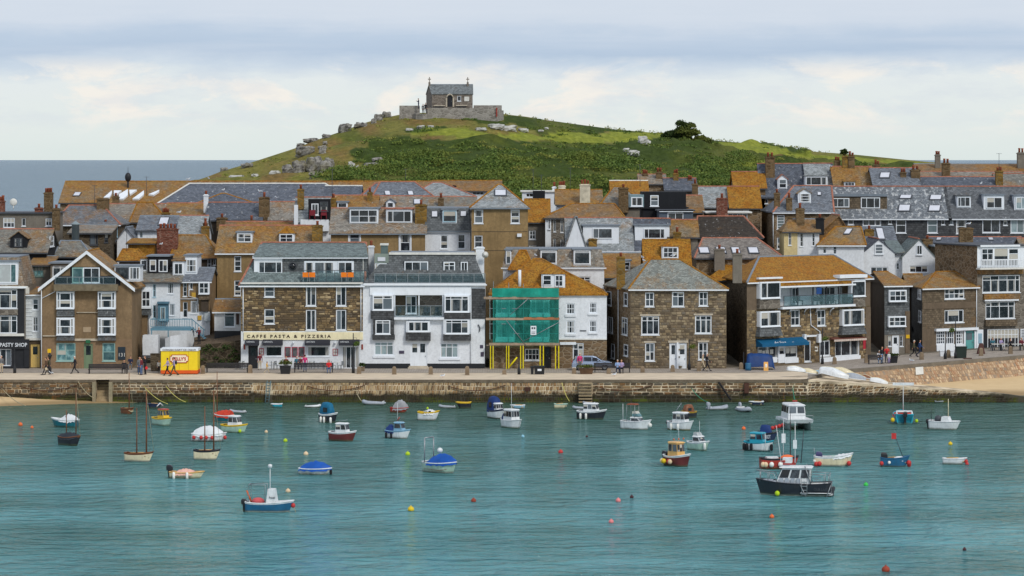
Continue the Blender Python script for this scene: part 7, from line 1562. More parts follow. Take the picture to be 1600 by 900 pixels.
boat('cabin_boat','boxy white cabin boat in front of the navy-canopied cruiser',780,822,670,-58,.46,('weed','green','white','white','white'),.8,.25,deck='fore',build=bd26)
boat('dinghy','pale blue dinghy behind the boxy white cabin boat',797,820,639,180,.42,('lblue','lblue','lblue','white','lblue'),.4,.1,build=lambda t,L,B,F: thwarts(t,L,B,F,2,'white'))
boat('dinghy','small cream dinghy alone under the quay steps',866,887,638,0,.5,('cream','cream','cream','green','cream'),.45,.1,tw=.9,full=.75,build=lambda t,L,B,F: thwarts(t,L,B,F,1,'white'))
inflatable('white inflatable perched behind the dark-hulled cabin boat',910,932,632,165,'grey')
inflatable('grey inflatable tied left of the dark-hulled cabin boat',895,922,640,175,'grey')
def bd29(t,L,B,F): cabin(t,-L*.2,L*.22,B*.76,F*.9,F+.85,'white',2,3,.2); fender(t,-L*.35,-B*.5,.3); fender(t,-L*.15,-B*.53,.3)
boat('cabin_boat','dark-hulled boat with a white cabin of rounded windows',900,951,656,-22,.38,('weed','black','black','white','white'),.85,.35,deck='fore',build=bd29)
inflatable('grey inflatable against the quay wall right of the steps',955,993,628,174)
def bd31(t,L,B,F):
    cabin(t,-L*.1,L*.26,B*.8,F*.85,F+.45,'white',2,1,.5); b = MB(); b.hexa([(-L*.1,-B*.32,F+.5),(L*.12,-B*.3,F+.5),(L*.12,B*.3,F+.5),(-L*.1,B*.32,F+.5),(-L*.1,-B*.3,F+.95),(L*.0,-B*.27,F+.95),(L*.0,B*.27,F+.95),(-L*.1,B*.3,F+.95)]); b.build('windscreen',GLASST,t,local=True,uv=False)
    b = MB(); b.hexa([(-L*.3,-B*.34,F+1.5),(L*.02,-B*.34,F+1.5),(L*.02,B*.34,F+1.5),(-L*.3,B*.34,F+1.5),(-L*.26,-B*.25,F+1.62),(-L*.02,-B*.25,F+1.62),(-L*.02,B*.25,F+1.62),(-L*.26,B*.25,F+1.62)]); b.build('bimini',plain('brown_bimini',lin(128,74,54),.8),t,local=True,uv=False)
    for sx in (-.28,0.0):
        for sy in (-1,1): rail(t,[(L*sx,sy*B*.36,F),(L*sx,sy*B*.33,F+1.5)],.02)
    mast(t,-L*.4,1.6,F,.03,'white',-B*.4); fender(t,L*.46,0,.5,'white',.15,True)
boat('cabin_cruiser','white cruiser with a brown bimini and green windscreen',968,1022,672,-30,.4,('weed','white','white','white','white'),.8,.35,deck='fore',build=bd31)
boat('day_boat','small dark boat with an orange-topped canopy behind the mustard-bottomed boat',1060,1090,654,-140,.45,('black','black','black','mustard','dgrey'),.65,.3,build=lambda t,L,B,F: canopy(t,-L*.3,L*.3,B*.8,F*.8,F+.75,'brown',True))
def bd32(t,L,B,F): cabin(t,-L*.2,L*.25,B*.8,F*.85,F+1.0,'white',3,3,.15); outboard(t,-L*.5,0,s=.8); rail(t,[(-L*.1,-.4,F+1.1),(0,0,F+1.7),(-L*.1,.4,F+1.1)],.04); fender(t,-L*.3,-B*.5,.3); fender(t,0,-B*.54,.3)
boat('cabin_boat','white cabin boat with mustard-yellow bottom paint',1041,1088,673,-36,.42,('mustard','mustard','white','white','white'),.8,.3,deck='fore',build=bd32)
inflatable('grey inflatable with a motor, left of the bow-on one',1102,1140,641,25,'grey',True)
inflatable('white inflatable seen bow-on with a motor behind',1148,1177,644,-75,'grey',True)
boat('dinghy','little navy and white dinghy under the quay on the right',1170,1193,634,180,.45,('navy','navy','navy','white','dgrey'),.45,.1,build=lambda t,L,B,F: thwarts(t,L,B,F,1,'white'))
def bd36(t,L,B,F): cabin(t,-L*.15,L*.25,B*.8,F*.85,F+.6,'white',3,1,.45); b = MB(); b.hexa([(-L*.2,-B*.3,F+.6),(L*.02,-B*.3,F+.6),(L*.02,B*.3,F+.6),(-L*.2,B*.3,F+.6),(-L*.2,-B*.28,F+.85),(-.1,-B*.26,F+.85),(-.1,B*.26,F+.85),(-L*.2,B*.28,F+.85)]); b.build('windscreen',GLASST,t,local=True,uv=False); mast(t,0,1.2,F+.6,.02,'white'); fender(t,L*.4,-B*.3,.4)
boat('cabin_cruiser','white cruiser with a pale green hull behind the buff wheelhouse boat',1072,1114,705,-50,.42,('weed','green','green','white','white'),.75,.35,deck='fore',build=bd36)
def bd37(t,L,B,F):
    cabin(t,-L*.25,L*.12,B*.7,F*.85,F+1.25,'buff',3,2,.12); outboard(t,-L*.5,-.1,s=1.1); mast(t,0,1.6,F+1.2,.02,'white')
    for x,y,c in ((-L*.42,-B*.6,'cream'),(-L*.3,-B*.66,'yellow'),(-L*.12,-B*.6,'red'),(-L*.05,-B*.62,'cream'),(-L*.36,-B*.6,'yellow')): fender(t,x,y,.45,c,.15,True)
    for y in (-.5,0,.5): rail(t,[(0,y,F+1.3),(0,y,F+1.42)],.06,PC['orange'],'deck_light')
boat('fishing_boat','maroon fishing boat with a buff wheelhouse and coloured ball fenders',1034,1087,730,-52,.48,('maroon','maroon','maroon','white','cream'),.9,.4,'fishing boat',deck='fore',build=bd37)
def bd38b(t,L,B,F): canopy(t,-L*.3,L*.2,B*.8,F*.8,F+.75,'cnavy',False); lettered(t,'RIOT',-L*.05,L*.2,-B*.52,F*.4,.3); outboard(t,-L*.3,.2,s=.9)
boat('day_boat','navy boat with white letters hidden behind the turquoise cabin boat',1180,1217,690,-165+150,.4,('navy','navy','navy','black','dgrey'),.8,.3,build=bd38b)
def bd38(t,L,B,F):
    cabin(t,-L*.22,L*.2,B*.72,F*.85,F+.9,'turq',2,2,.2)
    for x in (-L*.46,-L*.36,-L*.2,L*.46): fender(t,x,-B*.5 if x < L*.4 else -B*.15,.35,'black',.13)
    mast(t,L*.3,1.4,.1,.025,'white',-B*.45)
boat('cabin_boat','turquoise cabin boat with a white hull and black tyre fenders',1161,1213,706,-32,.42,('navy','blue','white','turq','turq'),.85,.3,deck='fore',build=bd38)
# catamaran
def catam():
    x0,x1,pyw = 1219,1265,672; Yn = FPX*H/(pyw-HZ); W_ = (x1-x0)*Yn/FPX; t = thing('catamaran','white twin-hulled boat with a raised wheelhouse and pink buoys','catamaran',(X(1242,Yn+2),Yn+2,0),R(-84),GRP_M); L = 5.0; B = W_*.95
    for s_ in (-1,1):
        secs = []
        for i in range(9):
            s = i/8; h = .32*(1-max(0,(s-.5)/.5)**2.2)+.02; x = -L/2+L*s; y = s_*(B/2-.36)
            secs.append([Vector((x,y-h,.72)),Vector((x,y-h*.8,.2)),Vector((x,y,-.25)),Vector((x,y+h*.8,.2)),Vector((x,y+h,.72))])
        b = MB(); loft(secs,b,None); b.build('hull',plain('grey_green_hull',lin(120,140,138),.5),t,local=True,uv=False)
    b = MB(); b.hexa([(-L/2,-B/2,.6),(L*.46,-B/2+.1,.62),(L*.46,B/2-.1,.62),(-L/2,B/2,.6),(-L/2,-B/2,.85),(L*.5,-B/2+.05,.95),(L*.5,B/2-.05,.95),(-L/2,B/2,.85)]); b.build('deck',PC['white'],t,local=True,uv=False)
    cabin(t,-L*.3,L*.2,B*.72,.85,2.25,'white',2,3,.18,.84); b = MB(); b.box(L*.48,-.25,2.3,L*.49,.25,2.4) if False else None
    rail(t,[(L*.5,-B/2+.1,.9),(L*.5,-B/2+.1,1.3),(L*.5,B/2-.1,1.3),(L*.5,B/2-.1,.9)],.02); b = MB(); b.box(-.2,-.2,2.34,.1,.2,2.46); b.build('roof_hatch',PC['red'],t,local=True,uv=False); mast(t,-L*.1,1.5,2.3,.02,GREENR)
    for k in range(4): fender(t,L*.3,-B/2-.15-.3*k,.5-.1*k,'red',.14,True)
catam()
def bd40(t,L,B,F):
    for x,y in ((-L*.46,-B*.4),(-L*.4,-B*.5),(-L*.25,-B*.54),(-L*.02,-B*.55)): fender(t,x,y,.45,'cream' if x < -L*.3 else 'white',.16,True)
    b = MB(); b.box(-L*.35,-B*.3,F*.5,-L*.05,B*.3,F+.15); b.build('hatch',PC['white'],t,local=True,uv=False); b = MB(); b.ball((L*.2,0,F),L*.2,B*.35,.3,10,6); b.build('net_pile',PCF['orange'],t,local=True,uv=False)
    mast(t,L*.28,3.6,F,.04,'black'); mast(t,L*.1,3.0,F,.025,'white'); b = MB(); b.box(L*.1-.15,-.1,F+1.2,L*.1+.15,.1,F+1.9); b.build('radar_reflector',PC['white'],t,local=True,uv=False)
boat('fishing_boat','red-decked black fishing boat half hidden behind the big black motor boat',1186,1250,733,8,.36,('rust','red','red','black','orange'),.95,.25,'fishing boat',build=bd40)
def bd41(t,L,B,F):
    cabin(t,-L*.16,L*.24,B*.78,F*.85,F+1.35,'white',3,3,.55,.86,rkb=0,ov=.12); z1 = F+1.45
    rail(t,[(L*.2,-B*.4,F*1.05),(L*.25,-B*.38,F+.7),(L*.42,-B*.18,F+.85),(L*.5,0,F+.9),(L*.42,B*.18,F+.85),(L*.25,B*.38,F+.7),(L*.2,B*.4,F*1.05)],.03)
    for s_ in (-1,1): rail(t,[(L*.33,s_*B*.3,F*1.1),(L*.33,s_*B*.3,F+.75)],.025,nm='stanchion'); rail(t,[(L*.44,s_*B*.15,F*1.15),(L*.44,s_*B*.15,F+.85)],.025,nm='stanchion')
    b = MB(); b.box(L*.02,-.4,z1,L*.14,.4,z1+.35); b.build('life_raft',PC['white'],t,local=True,uv=False)
    mast(t,L*.16,2.6,z1,.03,'white',.2,.35); mast(t,-L*.02,2.9,z1,.035,'white'); mast(t,-L*.1,2.4,z1,.04,'black',.2,-.2); b = MB(); b.box(-L*.02-.12,-.1,z1+1.0,-L*.02+.14,.1,z1+1.6); b.build('radar',PC['white'],t,local=True,uv=False)
    b = MB(); b.tube([(L*.12,-.5,z1+.12),(L*.12,.5,z1+.12)],.1,8); b.build('life_ring',PC['red'],t,local=True,uv=False)
    for s_ in (-1,1):
        for dx in (-.47,-.41): rail(t,[(L*dx,s_*B*.36,F*1.0),(L*dx,s_*B*.36,F+.7)],.025,nm='stanchion')
        rail(t,[(-L*.2,s_*B*.44,F+.75),(-L*.48,s_*B*.38,F+.7)],.025)
    rail(t,[(-L*.48,-B*.38,F+.7),(-L*.48,B*.38,F+.7)],.025); rail(t,[(-L*.16,-B*.4,F+1.3),(-L*.24,-B*.43,F)],.04); rail(t,[(-L*.16,B*.4,F+1.3),(-L*.24,B*.43,F)],.04)
    for k in range(4): b = MB(); b.box(-L*.19,B*.45,.15+k*.28,-L*.12,B*.52,.2+k*.28); b.build('ladder_step',STEEL,t,local=True,uv=False)
    for x in (-L*.19,-L*.12): rail(t,[(x,B*.52,.1),(x,B*.5,F+.5)],.025,nm='ladder_rail')
    rail(t,[(-L*.1,B*.5,F),(-L*.19,B*.62,-.1)],.03); rail(t,[(-L*.5,B*.42,F),(-L*.44,B*.55,-.1)],.03); b = MB(); b.box(-L*.52,-B*.4,.1,-L*.47,B*.4,.16); b.build('swim_platform',PC['white'],t,local=True,uv=False)
    for k in range(4): b = MB(); x = -L*.1+k*L*.075; b.box(x,B*.39,F*.95,x+L*.05,B*.43,F+.42); b.build('locker',PC['grey'],t,local=True,uv=False)
    fender(t,L*.2,B*.52,.25,'lime',.15,True); b = MB(); b.box(L*.27,-B*.16,F*1.1,L*.4,B*.16,F*1.1+.15); b.build('foredeck_hatch',PC['grey'],t,local=True,uv=False); outboard(t,-L*.5,0,PC['dgrey'],.7)
    lettered(t,'OUR LASS',-L*.28,-L*.46,B*.5,F*.5,.2,DKGREY); rail(t,[(-L*.5,B*.44,F*.3),(-L*.1,B*.52,F*.3)],.03,PC['white'],'rubbing_strake')
boat('motor_boat','large black-hulled motor boat with a white wheelhouse, rails and side ladder',1178,1302,776,165+5,.34,('green','white','black','black','white'),1.05,.35,'motor boat',deck='fore',build=bd41)
def bd42(t,L,B,F): outboard(t,-L*.32,-.1,ENGP,1.15); rail(t,[(-L*.5,0,F),(-L*.5,0,F+.7)],.02); fender(t,-L*.44,-B*.46,.2,'red',.15,True); fender(t,-L*.36,-B*.5,.25,'red',.15,True); fender(t,-L*.48,-B*.3,.5,'white',.12,True); fender(t,L*.4,-B*.3,.3,'red',.15,True); cover(t,L,B,F,.5,'cwhite',.12,.0,.45,seed=42); b = MB(); b.box(-L*.05,-B*.3,F*.8,L*.1,B*.3,F+.12); b.build('thwart',PC['green'],t,local=True,uv=False)
boat('fishing_boat','white clinker boat with a purple outboard and red ball fenders',1271,1334,729,-8,.36,('weed','white','cream','white','white'),.85,.5,'fishing boat',build=bd42)
def bd43(t,L,B,F): outboard(t,-L*.3,0,s=1.15); rail(t,[(L*.3,0,F*.9),(-L*.0,0,F+1.7)],.025,BLACK,'flag_pole'); b = MB(); b.box(-L*.12,-.03,F+1.5,L*.04,.03,F+1.95); b.build('flag',PCF['red'],t,local=True,uv=False); fender(t,-L*.46,-B*.35,.35,'red',.14,True); fender(t,-L*.2,-B*.52,.45,'white',.1,True); fender(t,L*.47,-B*.1,.4,'red',.16,True); fender(t,L*.48,.05,.2,'red',.14,True); thwarts(t,L,B,F,2,'white'); b = MB(); b.ball((L*.15,0,F),L*.2,B*.3,.18,10,6); b.build('gear_pile',PC['cwhite'],t,local=True,uv=False)
boat('fishing_boat','blue open boat with a leaning red flag and red buoys',1375,1422,730,-6,.36,('blue','blue','blue','blue','white'),.8,.35,'fishing boat',build=bd43)
def bd44(t,L,B,F): mast(t,-L*.05,2.7,F,.04,'white'); b = MB(); b.box(-L*.05-.06,-.95,F+2.6,-L*.05+.06,.95,F+2.85); b.build('radar_bar',PC['white'],t,local=True,uv=False); cover(t,L,B,F,.25,'cred',.25,-.35,.2,seed=44); rail(t,[(-L*.4,-B*.4,F+.1),(-L*.3,-B*.4,F+.3),(-L*.3,B*.4,F+.3),(-L*.4,B*.4,F+.1)],.11,PC['white'],'life_rail'); fender(t,-L*.45,-B*.62,.35,'lime',.13,True); fender(t,-L*.45,B*.62,.45,'yellow',.16,True); outboard(t,-L*.52,0,s=1.2)
boat('fishing_boat','turquoise boat seen from astern with a tall radar bar',1395,1427,662,88,.5,('turq','turq','turq','turq','turq'),.95,.3,'fishing boat',tw=.92,build=bd44)
def bd45(t,L,B,F): b = MB(); b.hexa([(-.3,-.5,F*.7),(.6,-.5,F*.7),(.6,.5,F*.7),(-.3,.5,F*.7),(-.2,-.45,F+.45),(.35,-.45,F+.45),(.35,.45,F+.45),(-.2,.45,F+.45)]); b.build('console',PC['white'],t,local=True,uv=False); mast(t,.3,1.7,F+.3,.04,'cream'); mast(t,-L*.45,1.5,F,.025,'black'); b = MB(); b.ball((-.6,0,F+.2),.35,.3,.35,10,6); b.build('seat',PC['dgrey'],t,local=True,uv=False); outboard(t,-L*.5,0,s=.9)
boat('workboat','chunky white open boat with a low console near the slipway',1450,1503,672,-22,.42,('weed','white','white','white','white'),.85,.1,'workboat',full=.75,build=bd45)
inflatable('pale inflatable beached at the end of the slipway, left one',1440,1462,628,160,'white',True); inflatable('pale inflatable beached at the end of the slipway, right one',1458,1477,629,20,'grey')
def bd47(t,L,B,F): thwarts(t,L,B,F,3,'white'); fender(t,L*.46,0,.3,'red',.13,True); fender(t,L*.5,-.1,.05,'red',.12,True)
boat('dinghy','small white open dinghy with a red buoy at its bow, lower right',1472,1512,726,-12,.4,('weed','white','white','white','white'),.5,.25,build=bd47)
# ---- mooring buoys
def buoy(px,py,r,col,label):
    Y = FPX*H/(py-HZ); b = MB(); b.ball((X(px,Y),Y,r*.45),r,r,r*.92,12,8); b.tube([(X(px,Y),Y,r*1.2),(X(px,Y),Y,r*1.6)],.05,6); tag(b.build('mooring_buoy',PCF[col],uv=False),label,'buoy','mooring buoys')
for a in ((32,665,.2,'orange','orange buoy nearest the left beach'),(50,669,.14,'orange','small orange buoy right of the bigger one by the left beach'),(446,690,.18,'lime','lime buoy left of the maroon boat'),(478,711,.2,'cream','cream buoy above the left blue-covered boat'),(450,769,.18,'cream','cream buoy behind the blue and white workboat'),
          (637,711,.2,'lime','green-yellow buoy above the boat with the steel arch'),(642,798,.22,'yellow','yellow buoy right of the blue and white workboat'),(740,784,.18,'brick','red buoy below the boat with the steel arch'),(876,708,.2,'red','red buoy alone in the middle of the harbour'),(966,784,.18,'pink','pink buoy in the lower middle'),(987,778,.14,'dark','tiny dark buoy right of the pink one'),
          (955,817,.17,'pink','pale pink buoy below the other pink one'),(1162,671,.18,'orange','orange buoy left of the turquoise cabin boat'),(1206,809,.16,'orange','orange buoy below the big black motor boat'),(1353,759,.17,'green','bright green buoy right of the big black motor boat'),(1485,695,.18,'yellow','yellow buoy above the small white dinghy at the right'),
          (1384,893,.24,'brick','brick red buoy at the bottom edge of the picture'),(1507,860,.12,'dark','tiny dark buoy low on the right'),(917,683,.11,'dark','black float below the dark-hulled cabin boat'),(817,683,.14,'blue','pale blue float beside the boxy white cabin boat'),(668,639,.12,'lime','lime float behind the yellow-rimmed boat'),(416,676,.15,'white' if False else 'cream','white float right of the yellow-banded cabin boat')): buoy(*a)
# ---- hauled-out dinghies at the head of the slipway
def upturned(label,px,py,Y,w_px,head,col,tip=25,zf=.0,ratio=.42,nm='upturned_dinghy',open_=False):
    s = Y/FPX; L = w_px*s/max(.35,abs(math.cos(R(head)))); B = L*ratio; c = P(px,py,Y); t = thing(nm,label,'dinghy',c,R(head),'dinghies stacked by the slipway'); b = MB(); secs = []
    for i in range(13):
        q = i/12; h = hb(q,B,.75,.5); zk = min(.9,B*.62)*(1-.55*abs(q-.4)**1.5*2); x = -L/2+L*q; secs.append([Vector((x,h*math.cos(a_),max(0,zk*math.sin(a_)**.8))) for a_ in [math.pi*k/8 for k in range(9)]])
    loft(secs,b,None); o = b.build('hull',PC[col] if col in PC else col,t,local=True,uv=False); g = MB(); g.tube([s_[0]+Vector((0,0,.03)) for s_ in secs],.04,5); g.tube([s_[-1]+Vector((0,0,.03)) for s_ in secs],.04,5); g.build('gunwale',PC['white'],t,local=True,uv=False)
    g = MB(); g.tube([(s_[4].x,0,s_[4].z+.01) for s_ in secs],.03,5); g.build('keel',PC['cream'],t,local=True,uv=False)
    t.rotation_euler = (0,R(tip),R(head)); return t
for a in (('white upturned dinghy at the left of the row by the slipway',1244,580,303.5,30,8,'white',6),('cream upturned dinghy second in the row',1265,583,304,26,-10,'cream',8),('white and teal dinghy third in the row',1283,584,305,22,15,'lblue',4),('long white upturned dinghy in the middle of the row',1303,587,303.2,44,-22,'white',12),
          ('cream dinghy lying behind the long white one',1318,583,306.5,30,-15,'cream',10),('grey dinghy on the ramp right of the long white one',1336,592,303,34,-8,'grey',8),('brown wooden dinghy near the lower end of the row',1353,591,304,20,-10,'brown',10),('low white dinghy at the lower end of the slipway row',1373,598,302.5,28,-10,'cwhite',10)):
    upturned(*a)
# ================================================================= QUAY FURNITURE
def qz(px,py):   # point on the quay surface under a pixel (foot of a thing)
    z = zq(px); Y = FPX*(H-z)/(py-HZ); return Vector((X(px,Y),Y,z))
GRAN = plain('granite_post',lin(128,112,92),.9,var=.25)
def bollard(px,py,h,label,w=.22):
    c = qz(px,py); b = MB(); b.hexa([(c.x-w,c.y-w,c.z-.05),(c.x+w,c.y-w,c.z-.05),(c.x+w,c.y+w,c.z-.05),(c.x-w,c.y+w,c.z-.05),(c.x-w*.85,c.y-w*.85,c.z+h-.12),(c.x+w*.85,c.y-w*.85,c.z+h-.12),(c.x+w*.85,c.y+w*.85,c.z+h-.12),(c.x-w*.85,c.y+w*.85,c.z+h-.12)])
    b.hexa([(c.x-w*.85,c.y-w*.85,c.z+h-.12),(c.x+w*.85,c.y-w*.85,c.z+h-.12),(c.x+w*.85,c.y+w*.85,c.z+h-.12),(c.x-w*.85,c.y+w*.85,c.z+h-.12),(c.x-w*.4,c.y-w*.4,c.z+h),(c.x+w*.4,c.y-w*.4,c.z+h),(c.x+w*.4,c.y+w*.4,c.z+h),(c.x-w*.4,c.y+w*.4,c.z+h)])
    tag(b.build('granite_bollard',GRAN),label,'bollard','granite bollards along the quay')
for a in ((317,584,.85,'granite bollard right of the ice cream kiosk'),(391,583,.85,'granite bollard left of the cafe'),(561,584,.75,'granite bollard at the right end of the cafe'),(616,585,.8,'granite bollard left of the guest house steps'),(673,585,.8,'granite bollard right of the guest house steps'),(730,586,.9,'granite bollard at the right of the white guest house'),
          (788,585,.5,'short bollard under the scaffolding'),(897,584,.6,'granite bollard in front of the parked car'),(951,584,.55,'low post under the long bench by the stone house'),(1004,582,.65,'granite bollard in front of the stone house, left'),(1051,581,.7,'granite bollard before the white doors of the stone house'),(1092,580,.95,'granite bollard beside the couple walking'),(1158,577,.7,'granite bollard left of the blue tarpaulin'),
          (1304,569,.75,'granite bollard in front of the gallery shop window'),(1354,567,.9,'granite bollard at the right end of the gallery'),(1440,562,.8,'granite bollard left of the corner shop'),(1482,559,.85,'granite bollard in front of the corner shop'),(1533,556,.85,'granite bollard left of the outdoor diners'),(1579,553,.85,'granite bollard in front of the outdoor diners')): bollard(*a)
BEN = plain('bench_paint',lin(52,50,52),.6,var=.2)
def bench(x0,x1,py,label,back=True,solid=False):
    c0,c1 = qz(x0,py),qz(x1,py); t = thing('bench',label,'bench',(c0+c1)/2,0,'benches on the quay'); Lx0,Lx1,y,z = c0.x,c1.x,c0.y,c0.z
    for k in range(3): b = MB(); b.box(Lx0,y-.35+k*.16,z+.45,Lx1,y-.22+k*.16,z+.5); b.build('seat_slat',BEN,t)
    for k in range(3): b = MB(); b.box(Lx0,y+.14,z+.54+k*.15,Lx1,y+.19,z+.67+k*.15); b.build('back_slat',BEN,t)
    n = max(2,int((Lx1-Lx0)/2.2)+1)
    for i in range(n):
        x = Lx0+.1+(Lx1-Lx0-.2)*i/(n-1)
        for yy in (-.3,.12): b = MB(); b.box(x-.04,y+yy,z-.02,x+.04,y+yy+.07,z+.45 if yy < 0 else z+.97); b.build('leg',BEN,t)
for a in ((138,200,584,'long dark bench in front of the brown gabled house'),(322,388,582,'long dark bench between the kiosk and the cafe'),(459,521,582,'long dark bench in front of the cafe windows'),(928,985,582,'long dark bench by the narrow alley and stone house'),(1356,1381,569,'dark bench with a group beside it right of the gallery')): bench(*a)
IRON = plain('cast_iron',lin(44,46,50),.5)
def lamppost(px,py,ptop,label,basket=None,lantern=True,bracket=-1):
    c = qz(px,py); h = (py-ptop)*c.y/FPX; t = thing('lamp_post',label,'lamp post',c,0,'lamp posts on the quay'); b = MB(); b.lathe([(.16,0),(.16,.5),(.09,.7),(.06,1.0),(.045,h-.1),(.02,h)],8,tuple(c)); b.build('post',IRON,t,uv=False)
    b = MB()
    if lantern:
        b.lathe([(.06,0),(.2,.35),(.22,.4),(.03,.62)],6,(c.x,c.y,c.z+h-.35)); b.build('lantern',IRON,t,uv=False)
    if basket:
        z = Z(basket,c.y); x = c.x+bracket*-.35; b = MB(); b.tube([(c.x,c.y,z+.65),(x,c.y,z+.65),(x,c.y,z+.2)],.02,5); b.build('bracket',IRON,t,uv=False)
        leaves('hanging_basket',[(Vector((x,c.y,z+.05)),.36,.3),(Vector((x-.1,c.y,z-.1)),.25,.25)],LEAF,-90,.08,t,seed=px,inner=.2)
lamppost(552,583,520,'black lamp post with a hanging basket in front of the cafe doors',538,False); lamppost(1077,578,530,'black lamp post with a hanging basket by the white doors of the stone house',542,False); lamppost(1285,569,512,'lamp post with a flower basket in front of the gallery',530,False); lamppost(1493,560,500,'lamp post with a hanging basket in front of the corner shop',517,False,1)
lamppost(811,585,555,'short dark post between the scaffolding legs',None,False); lamppost(373,520,443,'old lantern post standing at the top of the cobbled ramp'); lamppost(78,583,556,'squat dark information post in front of the narrow white house')
lamppost(23,583,545,'pale topped post in front of the pasty shop',None,False); lamppost(1477,561,528,'thin pole left of the lamp post by the corner shop',None,False); lamppost(1162,577,550,'thin post beside the blue tarpaulin',None,False)
def sign_post(px,py,ptop,label,box,col):
    c = qz(px,py); t = thing('sign_post',label,'sign post',c); b = MB(); b.tube([c,(c.x,c.y,Z(ptop,c.y))],.05,6); b.build('post',IRON,t,uv=False); b = MB(); b.box(X(box[0],c.y),c.y-.14,Z(box[3],c.y),X(box[2],c.y),c.y-.04,Z(box[1],c.y)); b.build('sign_plate',col,t)
sign_post(77.5,583,546,'post with a small yellow sign box in front of the brown gabled house',(74.5,545,80,551),plain('yellow_sign',lin(222,178,30))); sign_post(1419,553,523,'yellow sign on a post beside the slate-hung house',(1415.5,523,1421,528.5),MATS['yellow_sign'])
def planter(px,py,w,h,label,col,green=.5,seed=1):
    c = qz(px,py); t = thing('planter',label,'planter',c,0,'planters on the quay'); b = MB(); b.hexa([(c.x-w*.42,c.y-w*.42,c.z),(c.x+w*.42,c.y-w*.42,c.z),(c.x+w*.42,c.y+w*.42,c.z),(c.x-w*.42,c.y+w*.42,c.z),(c.x-w/2,c.y-w/2,c.z+h),(c.x+w/2,c.y-w/2,c.z+h),(c.x+w/2,c.y+w/2,c.z+h),(c.x-w/2,c.y+w/2,c.z+h)]); b.build('tub',col,t)
    b = MB(); b.box(c.x-w*.55,c.y-w*.55,c.z+h,c.x+w*.55,c.y+w*.55,c.z+h+.05); b.build('rim',col,t)
    leaves('foliage',[(Vector((c.x+dx*w,c.y,c.z+h+green*.35)),w*.42,green*.6) for dx in (-.28,0,.28)],LEAFD,-120,.08,t,seed=seed,inner=.2)
planter(446,584,1.05,.75,'black tub with a bushy green shrub in front of the cafe',BLACK,.75,2); planter(916,584,1.4,.5,'low brown planter with small shrubs beside the car',WOOD,.5,3); planter(1395,567,.95,.65,'dark tub of plants beside the group right of the gallery',BLACK,.4,4); planter(566,580,.5,.4,'small pot of flowers at the left corner of the guest house',GRAN,.5,5); planter(1150,576,.01,.01,'x',BLACK,.01,6) if False else None
def tubbox(px0,px1,py,h,label,col,nm='bin',cat='bin',lid=None):
    a,c = qz(px0,py),qz(px1,py); t = thing(nm,label,cat,(a+c)/2); w = c.x-a.x; b = MB(); b.hexa([(a.x+.05,a.y,a.z),(c.x-.05,a.y,a.z),(c.x-.05,a.y+.7,a.z),(a.x+.05,a.y+.7,a.z),(a.x,a.y-.05,a.z+h),(c.x,a.y-.05,a.z+h),(c.x,a.y+.75,a.z+h),(a.x,a.y+.75,a.z+h)]); b.build('body',col,t)
    b = MB(); b.box(a.x-.04,a.y-.09,a.z+h,c.x+.04,a.y+.79,a.z+h+.08); b.build('lid',lid or col,t)
    for x in (a.x+w*.25,c.x-w*.25): b = MB(); b.box(x-.05,a.y-.03,a.z-.02,x+.05,a.y+.1,a.z+.1); b.build('foot',BLACK,t)
    return t,a,c
t,a,c = tubbox(835,851,585,.75,'black wheeled bin with a white label under the scaffolding',BLACK); b = MB(); b.box((a.x+c.x)/2-.2,a.y-.07,a.z+.35,(a.x+c.x)/2+.2,a.y-.05,a.z+.55); b.build('label',WHITE,t)
tubbox(829,834,585,.7,'narrow dark bin left of the larger black one',BLACK); tubbox(1494,1512,560,1.15,'large dark green crate-like bin in front of the corner shop',plain('dark_green_bin',lin(38,50,46))); tubbox(1469,1493,557,.55,'long white chest below the corner shop window',WHITE,'chest','chest'); tubbox(235,249,580,1.7,'grey stone block pier left of the ice cream kiosk',ST_DARK,'stone_pier','pier'); tubbox(214,222,582,1.0,'dark litter bin among the people by the steps',DKGREY)
# ice cream kiosk
a = qz(250,585); kx0,kx1 = X(251,a.y),X(309,a.y); t = thing('ice_cream_kiosk','yellow ice cream kiosk with a red oval sign and orange base','kiosk',((kx0+kx1)/2,a.y,a.z)); KY = plain('kiosk_yellow',lin(236,208,40),.5,var=.05,streak=False); KO = plain('kiosk_orange',lin(214,92,34),.5)
fk = Frame((kx0,a.y),(kx1,a.y)); zt = Z(544.5,a.y); zo = Z(578.5,a.y)
b = MB(); b.box(kx0+.03,a.y+.03,zo,kx1-.03,a.y+2.4,zt-.25); b.build('body',KY,t); b = MB(); b.box(kx0,a.y,a.z+.08,kx1,a.y+2.4,zo); b.build('base',KO,t); b = MB(); b.box(kx0-.03,a.y-.05,zt-.25,kx1+.03,a.y+2.45,zt); b.build('top_board',WHITE,t)
for k in range(4): b = MB(); x = kx0+.2+k*(kx1-kx0-.6)/3; b.box(x,a.y+.1,a.z-.02,x+.2,a.y+.3,a.z+.08); b.build('foot',BLACK,t)
for k in (1,2,3): b = MB(); x = kx0+(kx1-kx0)*k/4; b.box(x-.015,a.y+.015,zo+.02,x+.015,a.y+.04,zt-.27); b.build('shutter_joint',plain('kiosk_joint',lin(196,170,40)),t)
text_obj('CORNISH DAIRY ICE CREAM',t,fk,254,306,548,2.6,plain('brown_letters',lin(90,50,40)),w=.06)
